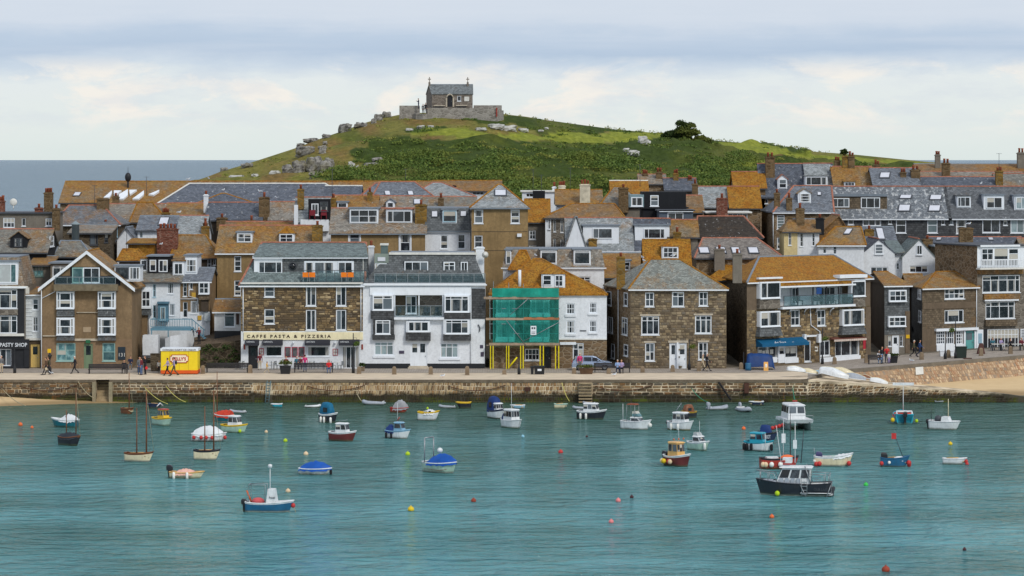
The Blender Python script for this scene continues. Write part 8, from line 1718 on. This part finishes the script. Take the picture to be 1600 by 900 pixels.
KR = plain('kiosk_red',lin(176,44,48),.5); b = MB(); bpx(b,fk,268,554,292,567,0,.05); b.build('sign_oval',KR,t); b = MB(); bpx(b,fk,265.5,556.5,294.5,564.5,0,.055); b.build('sign_band',KR,t); b = MB(); bpx(b,fk,269,555,291,566,.05,.064); b.build('sign_field',plain('sign_cream',lin(240,226,196)),t); b = MB(); bpx(b,fk,266.5,557.2,293.5,563.8,.056,.07); b.build('sign_field',plain('sign_cream',lin(240,226,196)),t)
text_obj("KELLY'S",t,fk,269,291,563,5,KR,w=.075,bold=.03)
# blue tarpaulin pile, drum, sign board
a = qz(1188,578); t = thing('covered_stack','stack of gear under a dark blue tarpaulin in front of the gallery','tarpaulin',a); b = MB(); n = 14; vs = []
x0,x1 = X(1166,a.y),X(1211,a.y)
for i in range(n+1):
    for j in range(9):
        u = i/n; k = j/8; z = a.z+1.62*min(1,math.sin(math.pi*min(.5,max(0,.02+(k if k < .5 else 1-k)*1.9)))**.6)*(1-.25*(abs(u-.4)**3)*4)*(.15 if u in (0,1) else 1)+.12*mnoise.noise(Vector((u*7,k*5,3))); vs.append((x0+(x1-x0)*u,a.y+(k-.0)*1.9,max(a.z+.02,z)))
b.add(vs,[(i*9+j,(i+1)*9+j,(i+1)*9+j+1,i*9+j+1) for i in range(n) for j in range(8)],0,True); b.build('tarpaulin',plain('dark_blue_tarpaulin',lin(18,56,110),.55,var=.3,streak=False),t)
c = qz(1169,579); b = MB(); b.lathe([(.3,0),(.32,.3),(.3,.35),(.32,.7),(.28,.78)],12,tuple(c)); tag(b.build('drum',PC['blue'],uv=False),'blue plastic drum left of the dark blue tarpaulin','drum')
c = qz(1197,579.5); t = thing('sandwich_board','small orange advertising board leaning on the blue tarpaulin','sign board',c); b = MB(); b.hexa([(c.x-.24,c.y,c.z),(c.x+.24,c.y,c.z),(c.x+.24,c.y+.05,c.z),(c.x-.24,c.y+.05,c.z),(c.x-.22,c.y+.2,c.z+.9),(c.x+.22,c.y+.2,c.z+.9),(c.x+.22,c.y+.25,c.z+.9),(c.x-.22,c.y+.25,c.z+.9)]); b.build('board',plain('board_orange',lin(222,168,90)),t); b = MB(); b.ball((c.x,c.y+.09,c.z+.5),.13,.03,.22,10,6); b.build('printed_mark',plain('board_white',lin(236,226,210)),t)
c = qz(1533,553); t = thing('sandwich_board','brown A-shaped menu board by the white menu case','sign board',c); 
for s_ in (-1,1): b = MB(); b.hexa([(c.x-.45,c.y+s_*.3,c.z),(c.x+.4,c.y+s_*.3,c.z),(c.x+.4,c.y+s_*.3+.04,c.z),(c.x-.45,c.y+s_*.3+.04,c.z),(c.x-.2,c.y,c.z+1.15),(c.x+.2,c.y,c.z+1.15),(c.x+.2,c.y+.04,c.z+1.15),(c.x-.2,c.y+.04,c.z+1.15)]); b.build('board',plain('board_brown',lin(76,44,38)),t)
# cafe tables and chairs on the pavement
for k,(px,lab) in enumerate(((378,'left of the cafe door'),(427,'under the first cafe window'),(487,'under the second cafe window, left'),(505,'under the second cafe window, right'),(527,'below the red-framed menu'))):
    c = qz(px,577.2); t = thing('cafe_table','small pavement table '+lab,'table',c,0,'pavement tables outside the cafe'); b = MB(); b.lathe([(.36,0),(.36,.03)],12,(c.x,c.y,c.z+.72)); b.build('table_top',OFFW,t,uv=False); b = MB(); b.tube([(c.x,c.y,c.z),(c.x,c.y,c.z+.72)],.035,6); b.build('leg',STEEL,t,uv=False); b = MB(); b.lathe([(.25,0),(.2,.03)],10,(c.x,c.y,c.z)); b.build('foot',STEEL,t,uv=False)
def chair(x,y,z,rz,label,m,group):
    t = thing('chair',label,'chair',(x,y,z),rz,group); b = MB(); b.box(-.22,-.22,.43,.22,.22,.47); b.build('seat',m,t,local=True,uv=False); b = MB(); b.box(-.22,.19,.5,.22,.23,.88); b.build('backrest',m,t,local=True,uv=False)
    for sx in (-.2,.2):
        for sy in (-.2,.2): b = MB(); b.box(sx-.02,sy-.02,0,sx+.02,sy+.02,.43 if sy < 0 else .55); b.build('leg',STEEL,t,local=True,uv=False)
for k,(px,lab) in enumerate(((372,'at the far left of the cafe front'),(383,'beside the cafe door'),(421,'left of the table under the first cafe window'),(433,'right of the table under the first cafe window'),(481,'at the first table of the second window'),(494,'between the two tables of the second window'),(511,'at the second table of the second window'),(521,'left of the table below the menu'),(533,'right of the table below the menu'))):
    c = qz(px,577.5); chair(c.x,c.y,c.z,rnd.uniform(-.6,.6)+(1.57 if k % 2 else -1.57),'metal pavement chair '+lab,STEEL,'chairs outside the cafe')
# parked car
c = qz(925,579); CARP = plain('silver_blue_car_paint',lin(150,166,190),.25,.3,.04,.5,streak=False); t = thing('parked_car','silver-blue hatchback parked beside the stone shop','car',(c.x,c.y+.9,c.z),0)
prof = [(-2.0,.35),(-2.02,.75),(-1.95,.95),(-1.85,1.0),(-1.55,1.42),(-1.3,1.46),(.1,1.44),(.45,1.36),(1.05,.98),(1.85,.84),(2.02,.65),(2.03,.35)]
b = MB(); nsec = []
for y,k in ((-.84,.93),(-.8,1),(0,1.02),(.8,1),(.84,.93)):
    nsec.append([Vector((x,y*(1 if z < 1 else .82),.3+(z-.3)*k)) for x,z in prof])
base = len(b.v); m_ = len(prof)
b.v += [tuple(p) for s in nsec for p in s]
for i in range(4):
    for j in range(m_-1): a_ = base+i*m_+j; b.f.append((a_,a_+1,a_+m_+1,a_+m_)); b.m.append(0); b.sm.append(False)
for s_ in (0,4): b.f.append(tuple(base+s_*m_+j for j in range(m_))); b.m.append(0); b.sm.append(False)
b.build('body',CARP,t,local=True,uv=False)
for y in (-.70,.70):
    for q in ([(-1.62,1.02),(-.95,1.0),(-.9,1.36),(-1.42,1.38)],[(-.85,1.0),(-.05,.98),(-.05,1.35),(-.82,1.36)],[(.03,.98),(.9,.98),(.42,1.3),(.03,1.35)]): b = MB(); s_ = -1 if y < 0 else 1; b.slab([(x,s_*(.86 if z < 1.05 else .72)*.98,z) for x,z in q],(0,s_*.02,0)); b.build('side_window',GLASS,t,local=True,uv=False)
b = MB(); b.slab([(.98,-.62,1.02),(.98,.62,1.02),(.5,.58,1.35),(.5,-.58,1.35)],(.03,0,.03)); b.build('windscreen',GLASS,t,local=True,uv=False)
b = MB(); b.slab([(-1.88,-.62,1.02),(-1.88,.62,1.02),(-1.6,.58,1.38),(-1.6,-.58,1.38)],(-.03,0,.02)); b.build('rear_window',GLASS,t,local=True,uv=False)
for x in (-1.3,1.3):
    for y in (-.84,.68): b = MB(); b.tube([(x,y,.32),(x,y+.18,.32)],.32,16,smooth=False); w_ = b.build('wheel',PCF['black'],t,local=True,uv=False); g = MB(); g.tube([(x,y-.012,.32),(x,y,.32)],.19,12,smooth=False); g.build('rim',STEEL,w_,local=True,uv=False)
for y in (-.6,.6): b = MB(); b.box(1.96,y-.16,.62,2.04,y+.16,.76); b.build('headlight',SKYL,t,local=True,uv=False); b = MB(); b.box(-2.04,y-.14,.7,-1.98,y+.14,.95); b.build('tail_light',PC['red'],t,local=True,uv=False)
b = MB(); b.box(-2.06,-.8,.36,2.06,.8,.5); b.build('bumper',plain('bumper',lin(120,132,152),.5),t,local=True,uv=False); b = MB(); b.box(.55,-.98,.98,.72,-.86,1.1); b.build('wing_mirror',CARP,t,local=True,uv=False)
# quay steps, pillars, ladder, mooring posts, lines
t = thing('quay_steps','flight of wet stone steps let into the quay wall between two pillars','steps',(X(160,301),301,0)); STP = plain('step_stone',lin(160,142,112),.9,var=.3)
for k in range(8): b = MB(); z1 = 1.95-k*.28; b.box(X(150,300),302.1-.28*k-.3,z1-.28 if k else z1-.2,X(171,300),302.19-(.28*(k-1) if k else -.3),z1); b.build('step',STP,t)
for x in (147.5,173.5): b = MB(); b.box(X(x,300)-.17,299.6,-.5,X(x,300)+.17,300.1,2.0); b.build('pillar',plain('pillar_stone',lin(150,138,112),.9,var=.3),t)
t = thing('quay_steps','narrow steps standing out from the quay wall right of the middle','steps',(X(914,299),299,0))
for k in range(7): b = MB(); z1 = 1.95-k*.3; b.box(X(904,300),299.1-.0*k,z1-.1,X(925,300),300.02,z1); b.build('step',STP,t); b = MB(); b.box(X(905,300),299.35,z1-.3,X(924,300),300.01,z1-.1); b.build('riser',MORTAR,t)
t = thing('ladder','steel ladder fixed to the quay wall left of the teal canopy boat','ladder',(X(420,299.8),299.8,0)); LAD = plain('blue_grey_ladder',lin(96,120,126),.6)
for x in (417.5,423): b = MB(); b.tube([(X(x,299.7),299.75,2.15),(X(x-3.5,299.6),299.6,-.3)],.045,6); b.build('rail',LAD,t,uv=False)
for k in range(8): z = 1.95-k*.28; b = MB(); x = 417.5-3.5*(2.15-z)/2.45; b.tube([(X(x,299.7),299.72,z),(X(x+5.5,299.7),299.72,z)],.03,5); b.build('rung',LAD,t,uv=False)
b = MB(); c = P(1512,596,321.5); b.box(c.x-.32,c.y-.3,c.z-.3,c.x+.32,c.y+.3,Z(560,321.5)); b.box(c.x-.42,c.y-.36,Z(561.5,321.5),c.x+.42,c.y+.36,Z(559.5,321.5)); tag(b.build('iron_pile',RUST),'rusty iron pile standing in the sloping wall above the sand','post')
b = MB(); f_ = [wall_face(x,.62)+Vector((0,-.16,0)) for x in (1430,1442)]; g_ = [wall_face(x,.95)+Vector((0,-.16,0)) for x in (1430,1442)]; b.slab([f_[0],f_[1],g_[1],g_[0]],(0,.05,0)); tag(b.build('wall_sign',OFFW),'pale information plate on the sloping wall above the sand','sign')
b = MB(); b.box(X(1163,299.8),299.7,.9,X(1170,299.8),300.0,1.9); b.box(X(820,299.9),299.75,1.1,X(829,299.9),300.0,1.5); tag(b.build('drain_outlet',RUST),'rusty stain-edged outlets in the quay wall','outlet',kind='stuff')
def line(p0,p1,sag,m,label,r=.03):
    p0,p1 = Vector(p0),Vector(p1); b = MB(); b.tube([p0.lerp(p1,i/8)-Vector((0,0,sag*4*(i/8)*(1-i/8))) for i in range(9)],r,5); tag(b.build('mooring_line',m,uv=False),label,'rope','mooring lines')
for (x0,y0,x1,y1,Y1,m_,lab) in ((225,604,262,631,296,YELR,'yellow line running down to the yellow cabin boat'),(122,596,147,622,299.3,ROPE,'pale line on the wall left of the steps'),(2,606,40,634,290,ROPE,'thin line at the far left running to the sand'),(259,603,290,628,297,YELR,'faint yellow line right of the kiosk'),(1080,606,1106,628,296,GREENR,'green line from the wall to the grey inflatable'),(1238,606,1246,634,290,GREENR,'green line from the wall to the twin-hulled boat'),
                                          (878,598,890,627,299.2,YELR,'yellow pole leaning on the quay wall left of the steps'),(1123,597,1142,625,299,PCF['black'],'dark plank leaning on the quay wall'),(556,610,568,628,297,ROPE,'line to the long grey inflatable')):
    line(P(x0,y0,299.8),P(x1,y1,Y1),.25 if m_ is not PCF['black'] else 0,m_,lab,.035 if m_ is not PCF['black'] else .1)
for i,x in enumerate((30,255,480,700,930,1100)):   # long chains swagged along the wall
    line((X(x,299.8),299.82,1.6),(X(x+90,299.8),299.82,1.7),.5,RUST,'rusty chain swagged on the quay wall, %s from the left' % ['first','second','third','fourth','fifth','last'][i],.04)

# ================================================================= PEOPLE
def seg(b,a,c,r0,r1,n=10): b.tube([a,Vector(a).lerp(Vector(c),.5),c],[r0,(r0+r1)/2*1.04,r1],n); b.ball(a,r0,n=n,m=6); b.ball(c,r1,n=n,m=6)
def make_body(pose):
    """one fused figure 1.75 m tall standing on z=0 facing -Y (towards the harbour) unless turned"""
    b = MB(); V = Vector; hip = V((0,0,.93)); sit = pose == 'sit'
    if sit: hip = V((0,0,.52))
    ch = hip+V((0,0 if pose != 'lean' else -.1,.42)); nk = ch+V((0,-.01,.13)); hd = nk+V((0,-.02,.19))
    b.ball(hip,.155,.115,.12,14,10); b.ball(hip+V((0,0,.14)),.14,.1,.16,14,10); b.ball(ch-V((0,0,.06)),.175,.115,.2,14,10); b.ball(ch+V((0,0,.07)),.19,.095,.09,14,8)
    seg(b,nk-V((0,0,.06)),nk+V((0,-.01,.08)),.055,.05); b.ball(hd,.078,.098,.118,16,12); b.ball(hd+V((0,-.095,-.01)),.014,.025,.028,8,6); b.ball(hd+V((0,-.07,-.075)),.045,.035,.035,10,8)
    for s in (-1,1): b.ball(hd+V((s*.078,0,0)),.014,.025,.035,8,6)
    W_ = {'walk': ((.30,-.10,.02),(-.28,.14,.06)),'walk2': ((-.25,.1,.05),(.28,-.1,.0))}
    for k,s in enumerate((-1,1)):
        H_ = hip+V((s*.09,0,-.04))
        if sit: kn = H_+V((s*.05,-.43,.0)); an = kn+V((0,.02 if s > 0 else -.06,-.42))
        elif pose in W_: f = (-.34,-.3) if (s < 0) == (pose == 'walk') else (.12,.36); kn = H_+V((0,f[0]*.55,-.42)); an = V((H_.x,H_.y+f[1]*1.15,.09 if f[1] < 0 else .16))
        else: kn = H_+V((s*.01,-.02,-.42)); an = V((H_.x+s*.03,.02,.08))
        seg(b,H_,kn,.085,.06); seg(b,kn,an,.06,.04); ft = an+V((0,-.17,-.05)); seg(b,an+V((0,.03,-.035)),ft,.042,.034)
        S_ = ch+V((s*.19,0,.07))
        if sit: el = S_+V((s*.05,-.1,-.25)); wr = el+V((-s*.08,-.22,-.02))
        elif pose == 'phone' or (pose == 'lean'): el = S_+V((s*.06,-.12,-.24)); wr = el+V((-s*.1,-.2,.14))
        elif pose in W_: q = .16 if (s < 0) == (pose == 'walk') else -.16; el = S_+V((s*.05,q*.6,-.27)); wr = el+V((-s*.01,q-.1,-.2))
        else: el = S_+V((s*.06,.03,-.28)); wr = el+V((-s*.01,-.06,-.24))
        seg(b,S_,el,.052,.04); seg(b,el,wr,.04,.027)
        d = (wr-el).normalized(); sd = d.cross(V((0,1,0))); sd = sd.normalized() if sd.length > .1 else V((1,0,0)); pm = wr+d*.05; b.ball(pm,.034,.03,.045,10,8)
        for f,ln in ((-.024,.055),(-.008,.068),(.008,.064),(.024,.048)): p0 = pm+sd*f+d*.03; p1 = p0+d*ln*.6; p2 = p1+(d+V((0,-.5,0))).normalized()*ln*.5; b.tube([p0,p1,p2],[.0105,.0095,.008],6)
        p0 = pm+sd*(-s*.03); b.tube([p0,p0+d*.03+sd*(-s*.02),p0+d*.055+sd*(-s*.025)],[.012,.011,.009],6)
    me = bpy.data.meshes.new('body'); me.from_pydata([tuple(v) for v in b.v],[],b.f); o = bpy.data.objects.new('body_source',me); COL.objects.link(o)
    md = o.modifiers.new('r','REMESH'); md.mode = 'VOXEL'; md.voxel_size = .0125; md.use_smooth_shade = True
    dg = bpy.context.evaluated_depsgraph_get(); m2 = bpy.data.meshes.new_from_object(o.evaluated_get(dg)); m2.name = 'person_'+pose; COL.objects.unlink(o); bpy.data.objects.remove(o)
    # dress by region: 0 skin, 1 top, 2 trousers, 3 shoes, 4 hair
    n = len(m2.polygons); ce = np.empty(n*3); m2.polygons.foreach_get('center',ce); ce = ce.reshape(-1,3); mi = np.zeros(n,int)
    z = ce[:,2]; belt = hip.z+.05; arm = np.abs(ce[:,0]) > .185
    mi[z < nk.z] = 1; leg = (z < belt)&(~(arm&(z > hip.z-.22))) if not sit else (z < hip.z+.06)&(np.abs(ce[:,0]) < .24)
    mi[leg] = 2; mi[z < .1] = 3
    wz = [nk.z]
    hands = np.zeros(n,bool)
    for s in (-1,1):
        S_ = ch+V((s*.19,0,.07))
        if sit: el = S_+V((s*.05,-.1,-.25)); wr = el+V((-s*.08,-.22,-.02))
        elif pose in ('phone','lean'): el = S_+V((s*.06,-.12,-.24)); wr = el+V((-s*.1,-.2,.14))
        elif pose in W_: q = .16 if (s < 0) == (pose == 'walk') else -.16; el = S_+V((s*.05,q*.6,-.27)); wr = el+V((-s*.01,q-.1,-.2))
        else: el = S_+V((s*.06,.03,-.28)); wr = el+V((-s*.01,-.06,-.24))
        d = (wr-el).normalized(); hands |= (np.linalg.norm(ce-np.array(wr+d*.09),axis=1) < .1)
    mi[hands] = 0
    hr = (z > nk.z+.08)&((z > hd.z+.045)|((ce[:,1] > hd.y+.015)&(z > hd.z-.08))); mi[hr] = 4
    m2.materials.clear()
    for _ in range(5): m2.materials.append(UPVC)
    m2.polygons.foreach_set('material_index',mi.astype(np.int32)); m2.polygons.foreach_set('use_smooth',np.ones(n,bool)); m2.update(); return m2
BODY = {p: make_body(p) for p in ('walk','walk2','stand','sit','phone')}
def cloth(n_,c): return plain('cloth_'+n_,c,.85,var=.15,streak=False,scale=6)
CL = {'black': cloth('black',lin(38,38,44)),'blue': cloth('blue',lin(60,88,140)),'denim': cloth('denim',lin(78,100,138)),'white': cloth('white',lin(210,212,216)),'maroon': cloth('maroon',lin(108,44,54)),'red': cloth('red',lin(206,48,52)),'pink': cloth('pink',lin(206,64,120)),'yellow': cloth('yellow',lin(220,170,40)),
      'grey': cloth('grey',lin(110,112,116)),'olive': cloth('olive',lin(84,80,60)),'beige': cloth('beige',lin(186,172,146)),'teal': cloth('teal',lin(60,112,128)),'brown': cloth('brown',lin(92,70,54)),'lilac': cloth('lilac',lin(160,148,186)),'lblue': cloth('light_blue',lin(140,168,206)),'navy': cloth('navy',lin(36,44,70))}
SK = plain('skin',lin(198,150,122),.6,var=.06,streak=False); HR = {'d': cloth('dark_hair',lin(48,38,32)),'b': cloth('blond_hair',lin(170,136,90)),'w': cloth('white_hair',lin(206,202,196)),'k': cloth('cap',lin(60,64,72))}
def person(px,py,pose,face,top,legs,hair,label,s=1.0,bag=None,at=None,zoff=0):
    """face: heading in degrees, 0 looks right along the quay, -90 towards the harbour"""
    c = at or qz(px,py); o = bpy.data.objects.new('person',BODY[pose]); COL.objects.link(o); o.location = c+Vector((0,0,zoff)); o.rotation_euler = (0,0,R(face+90)); o.scale = (s,s,s)
    for i,m_ in enumerate((SK,CL[top],CL[legs],CL['black'],HR[hair])): o.material_slots[i].link = 'OBJECT'; o.material_slots[i].material = m_
    tag(o,label,'person','people on the quay')
    if bag:
        kind_,col = bag; b = MB()
        if kind_ == 'pack': b.ball((0,.19,1.27),.14,.1,.21,10,8); b.build('rucksack',CL[col],o,local=True,uv=False)
        else: b.ball((.27,0,.62),.06,.15,.15,10,8); b.tube([(.27,-.06,.72),(.24,0,.85),(.27,.06,.72)],.012,5); b.build('bag',CL[col],o,local=True,uv=False)
    return o
PP = [(2,583,'stand',-60,'grey','beige','w','person in a grey top at the left edge by the pasty shop'),(72,586,'walk',-170,'brown','black','d','woman in a brown jacket walking left past the yellow sign',1,('bag','beige')),(76,585.5,'walk2',-175,'olive','black','d','person in dark clothes walking just behind the woman in brown'),
      (117,584,'walk',175,'black','black','w','white-haired man in black striding in front of the brown gabled house'),(194,583,'sit',-90,'black','black','d','person in black sitting at the right end of the left bench'),(204,577,'sit',-90,'navy','grey','d','person sitting low on the steps right of the bench'),
      (221,586,'stand',160,'maroon','denim','d','person in a maroon top and jeans by the steps',1.02),(227,585,'phone',-150,'black','black','d','person in black holding a red bag among the group by the steps',1.05,('bag','red')),(218,585,'stand',-60,'grey','denim','k','person in grey at the back of the group by the steps'),(248.5,583,'stand',-90,'white','black','b','child in white at the left corner of the kiosk',.72),
      (262,587,'walk',170,'lilac','black','d','woman in a lilac top walking left in front of the kiosk'),(272,587.5,'walk2',172,'lilac','olive','d','man with a black rucksack walking in front of the kiosk',1.06,('pack','black')),
      (406,578,'stand',90,'maroon','beige','d','woman in maroon reading the cafe menu',.98),(417,583,'walk',20,'yellow','beige','d','child in a yellow coat left of the black tub',.66),(447,577.5,'sit',-90,'maroon','grey','b','diner in red seated behind the shrub tub'),(464,577,'sit',-90,'teal','grey','w','diner in teal seated outside the cafe'),(469,577,'sit',-90,'maroon','navy','d','diner in maroon seated beside the one in teal'),(476.5,581,'stand',90,'pink','denim','d','woman in a bright pink coat standing behind the cafe bench',.98),
      (514,583,'sit',-90,'red','denim','d','person in red and jeans sitting at the right end of the cafe bench'),(906,579,'stand',-80,'pink','grey','w','person in pink in the doorway behind the car'),(965,583,'sit',-90,'lblue','navy','w','person in light blue sitting on the bench by the stone house'),(971,583,'sit',-90,'lilac','black','b','person in lilac sitting beside the one in light blue'),
      (1098,580,'walk',5,'beige','beige','w','white-haired person in beige walking past the stone house'),(1104.5,580,'walk2',8,'black','black','w','person in black walking beside the one in beige',1.03),(1378,568,'stand',-40,'black','lblue','d','person in black standing at the bench right of the gallery'),(1385.5,567,'phone',-100,'red','navy','d','person in bright red beside the dark tub'),(1389,568,'stand',-80,'white','lilac','b','child in pale clothes beside the person in red',.66),
      (1374,568,'sit',-90,'white','lblue','w','person in white sitting on the bench beside the group'),(1428,558,'walk',-5,'olive','black','w','grey-haired man in olive walking right past the dark alley',1.02),(1437,557,'walk2',5,'blue','navy','d','woman in blue walking beside the man in olive'),(1551,547,'sit',-90,'teal','grey','d','outdoor diner in teal, first from the left'),(1564,547,'sit',-60,'lilac','white','w','outdoor diner in pale lilac'),(1579,548,'sit',-100,'black','black','d','outdoor diner in black in the middle of the tables'),(1596,547,'sit',-90,'maroon','olive','b','outdoor diner at the right edge')]
for a in PP:
    px,py,pose,face,top,legs,hair,label = a[:8]; s = a[8] if len(a) > 8 else 1.0; bag = a[9] if len(a) > 9 else None
    o = person(px,py,pose,face,top,legs,hair,label,s,bag)
person(311,540,'phone',-120,'maroon','black','w','person in maroon and a pale hat standing on the cobbled ramp',1.0,None,at=P(311,537.5,319.5))
person(654,171,'phone',170,'navy','navy','d','person pointing to sea on the wall beside the chapel',1.05,None,at=P(654,170,CY-2)); person(664,176,'stand',-80,'black','black','d','person standing at the left corner of the chapel',1.05,None,at=P(665,177,CY-4.4)); person(661,178,'stand',-80,'grey','black','d','second person by the chapel corner, in front of the first',1.0,None,at=P(661,178,CY-4.6))
for k,px in enumerate((1557,1571,1588)):
    c = qz(px,548); t = thing('cafe_table',['left','middle','right'][k]+' outdoor table in front of the white restaurant windows','table',c,0,'outdoor restaurant tables'); b = MB(); b.box(c.x-.55,c.y-.35,c.z+.7,c.x+.55,c.y+.35,c.z+.74); b.build('table_top',OFFW,t)
    for x in (-.45,.4): b = MB(); b.box(c.x+x,c.y-.3,c.z,c.x+x+.05,c.y+.3,c.z+.7); b.build('leg',DKGREY,t)
for k,px in enumerate((1551,1564,1579,1596)): c = qz(px,547); chair(c.x,c.y+.1,c.z,0,'dark chair at the restaurant tables, %s from the left' % ['first','second','third','fourth'][k],DKGREY,'chairs outside the restaurant')
for k,px in enumerate((447,464,469)): c = qz(px,577); chair(c.x,c.y+.1,c.z,0,['metal chair under the diner in red behind the shrub','metal chair under the diner in teal','metal chair under the diner in maroon'][k],STEEL,'chairs under the cafe diners')
# ---- gulls
def gull(p,rz,label):
    t = thing('seagull',label,'gull',p,rz,'gulls'); b = MB(); b.ball((0,0,.2),.2,.085,.09,10,7); b.ball((.2,0,.32),.06,.05,.055,8,6); b.tube([(.14,0,.24),(.19,0,.31)],.045,6); b.tube([(-.18,0,.2),(-.34,0,.18)],[.06,.02],6); b.build('body',WHITE,t,local=True,uv=False)
    b = MB(); b.ball((-.05,0,.25),.2,.088,.055,10,6); b.build('wing',PC['grey'],t,local=True,uv=False); b = MB(); b.tube([(.25,0,.32),(.33,0,.30)],[.018,.006],5); b.build('beak',PCF['yellow'],t,local=True,uv=False)
    b = MB(); b.tube([(0,.03,.13),(0,.03,0)],.01,4); b.tube([(0,-.03,.13),(0,-.03,0)],.01,4); b.build('legs',PCF['pink'],t,local=True,uv=False,kind='stuff')
for (px,py,Y,rz,lab) in ((349,299,382,1,'gull on the blue hip in the left middle'),(406,301,370,3,'gull on the stone chimney'),(294,282,405,0,'gull on the long ochre ridge'),(326,281,406,2,'second gull on the long ochre ridge'),(280,334,356,0,'gull on the ridge of the pale slate roof'),(1004,405,322,2,'gull on the hipped slate roof'),(1052,402,325,0,'gull beside the dormer window above the stone house'),(1298,262,386,2,'gull on the right skyline roofs'),
                         (1533,289,362,1,'gull on the red ridge at the right'),(1514,352,352,0,'gull on the terrace chimney'),(837,402,322,2,'gull on the orange roof peak'),(252,384,338,1,'gull below the brick chimney'),(431,311,368,2,'gull right of the stone chimney'),(1006,410,318,2,'gull low on the left hip of the stone house')):
    gull(P(px,py,Y),rz,lab)
for px,py,lab in ((79.5,585.5,'gull at the feet of the woman in brown'),(692,590,'gull on the quay edge below the guest house'),(960,588,'gull on the quay edge below the bench'),(1424,566,'gull on the pavement left of the corner shop')): gull(qz(px,py),rnd.uniform(0,6),lab)
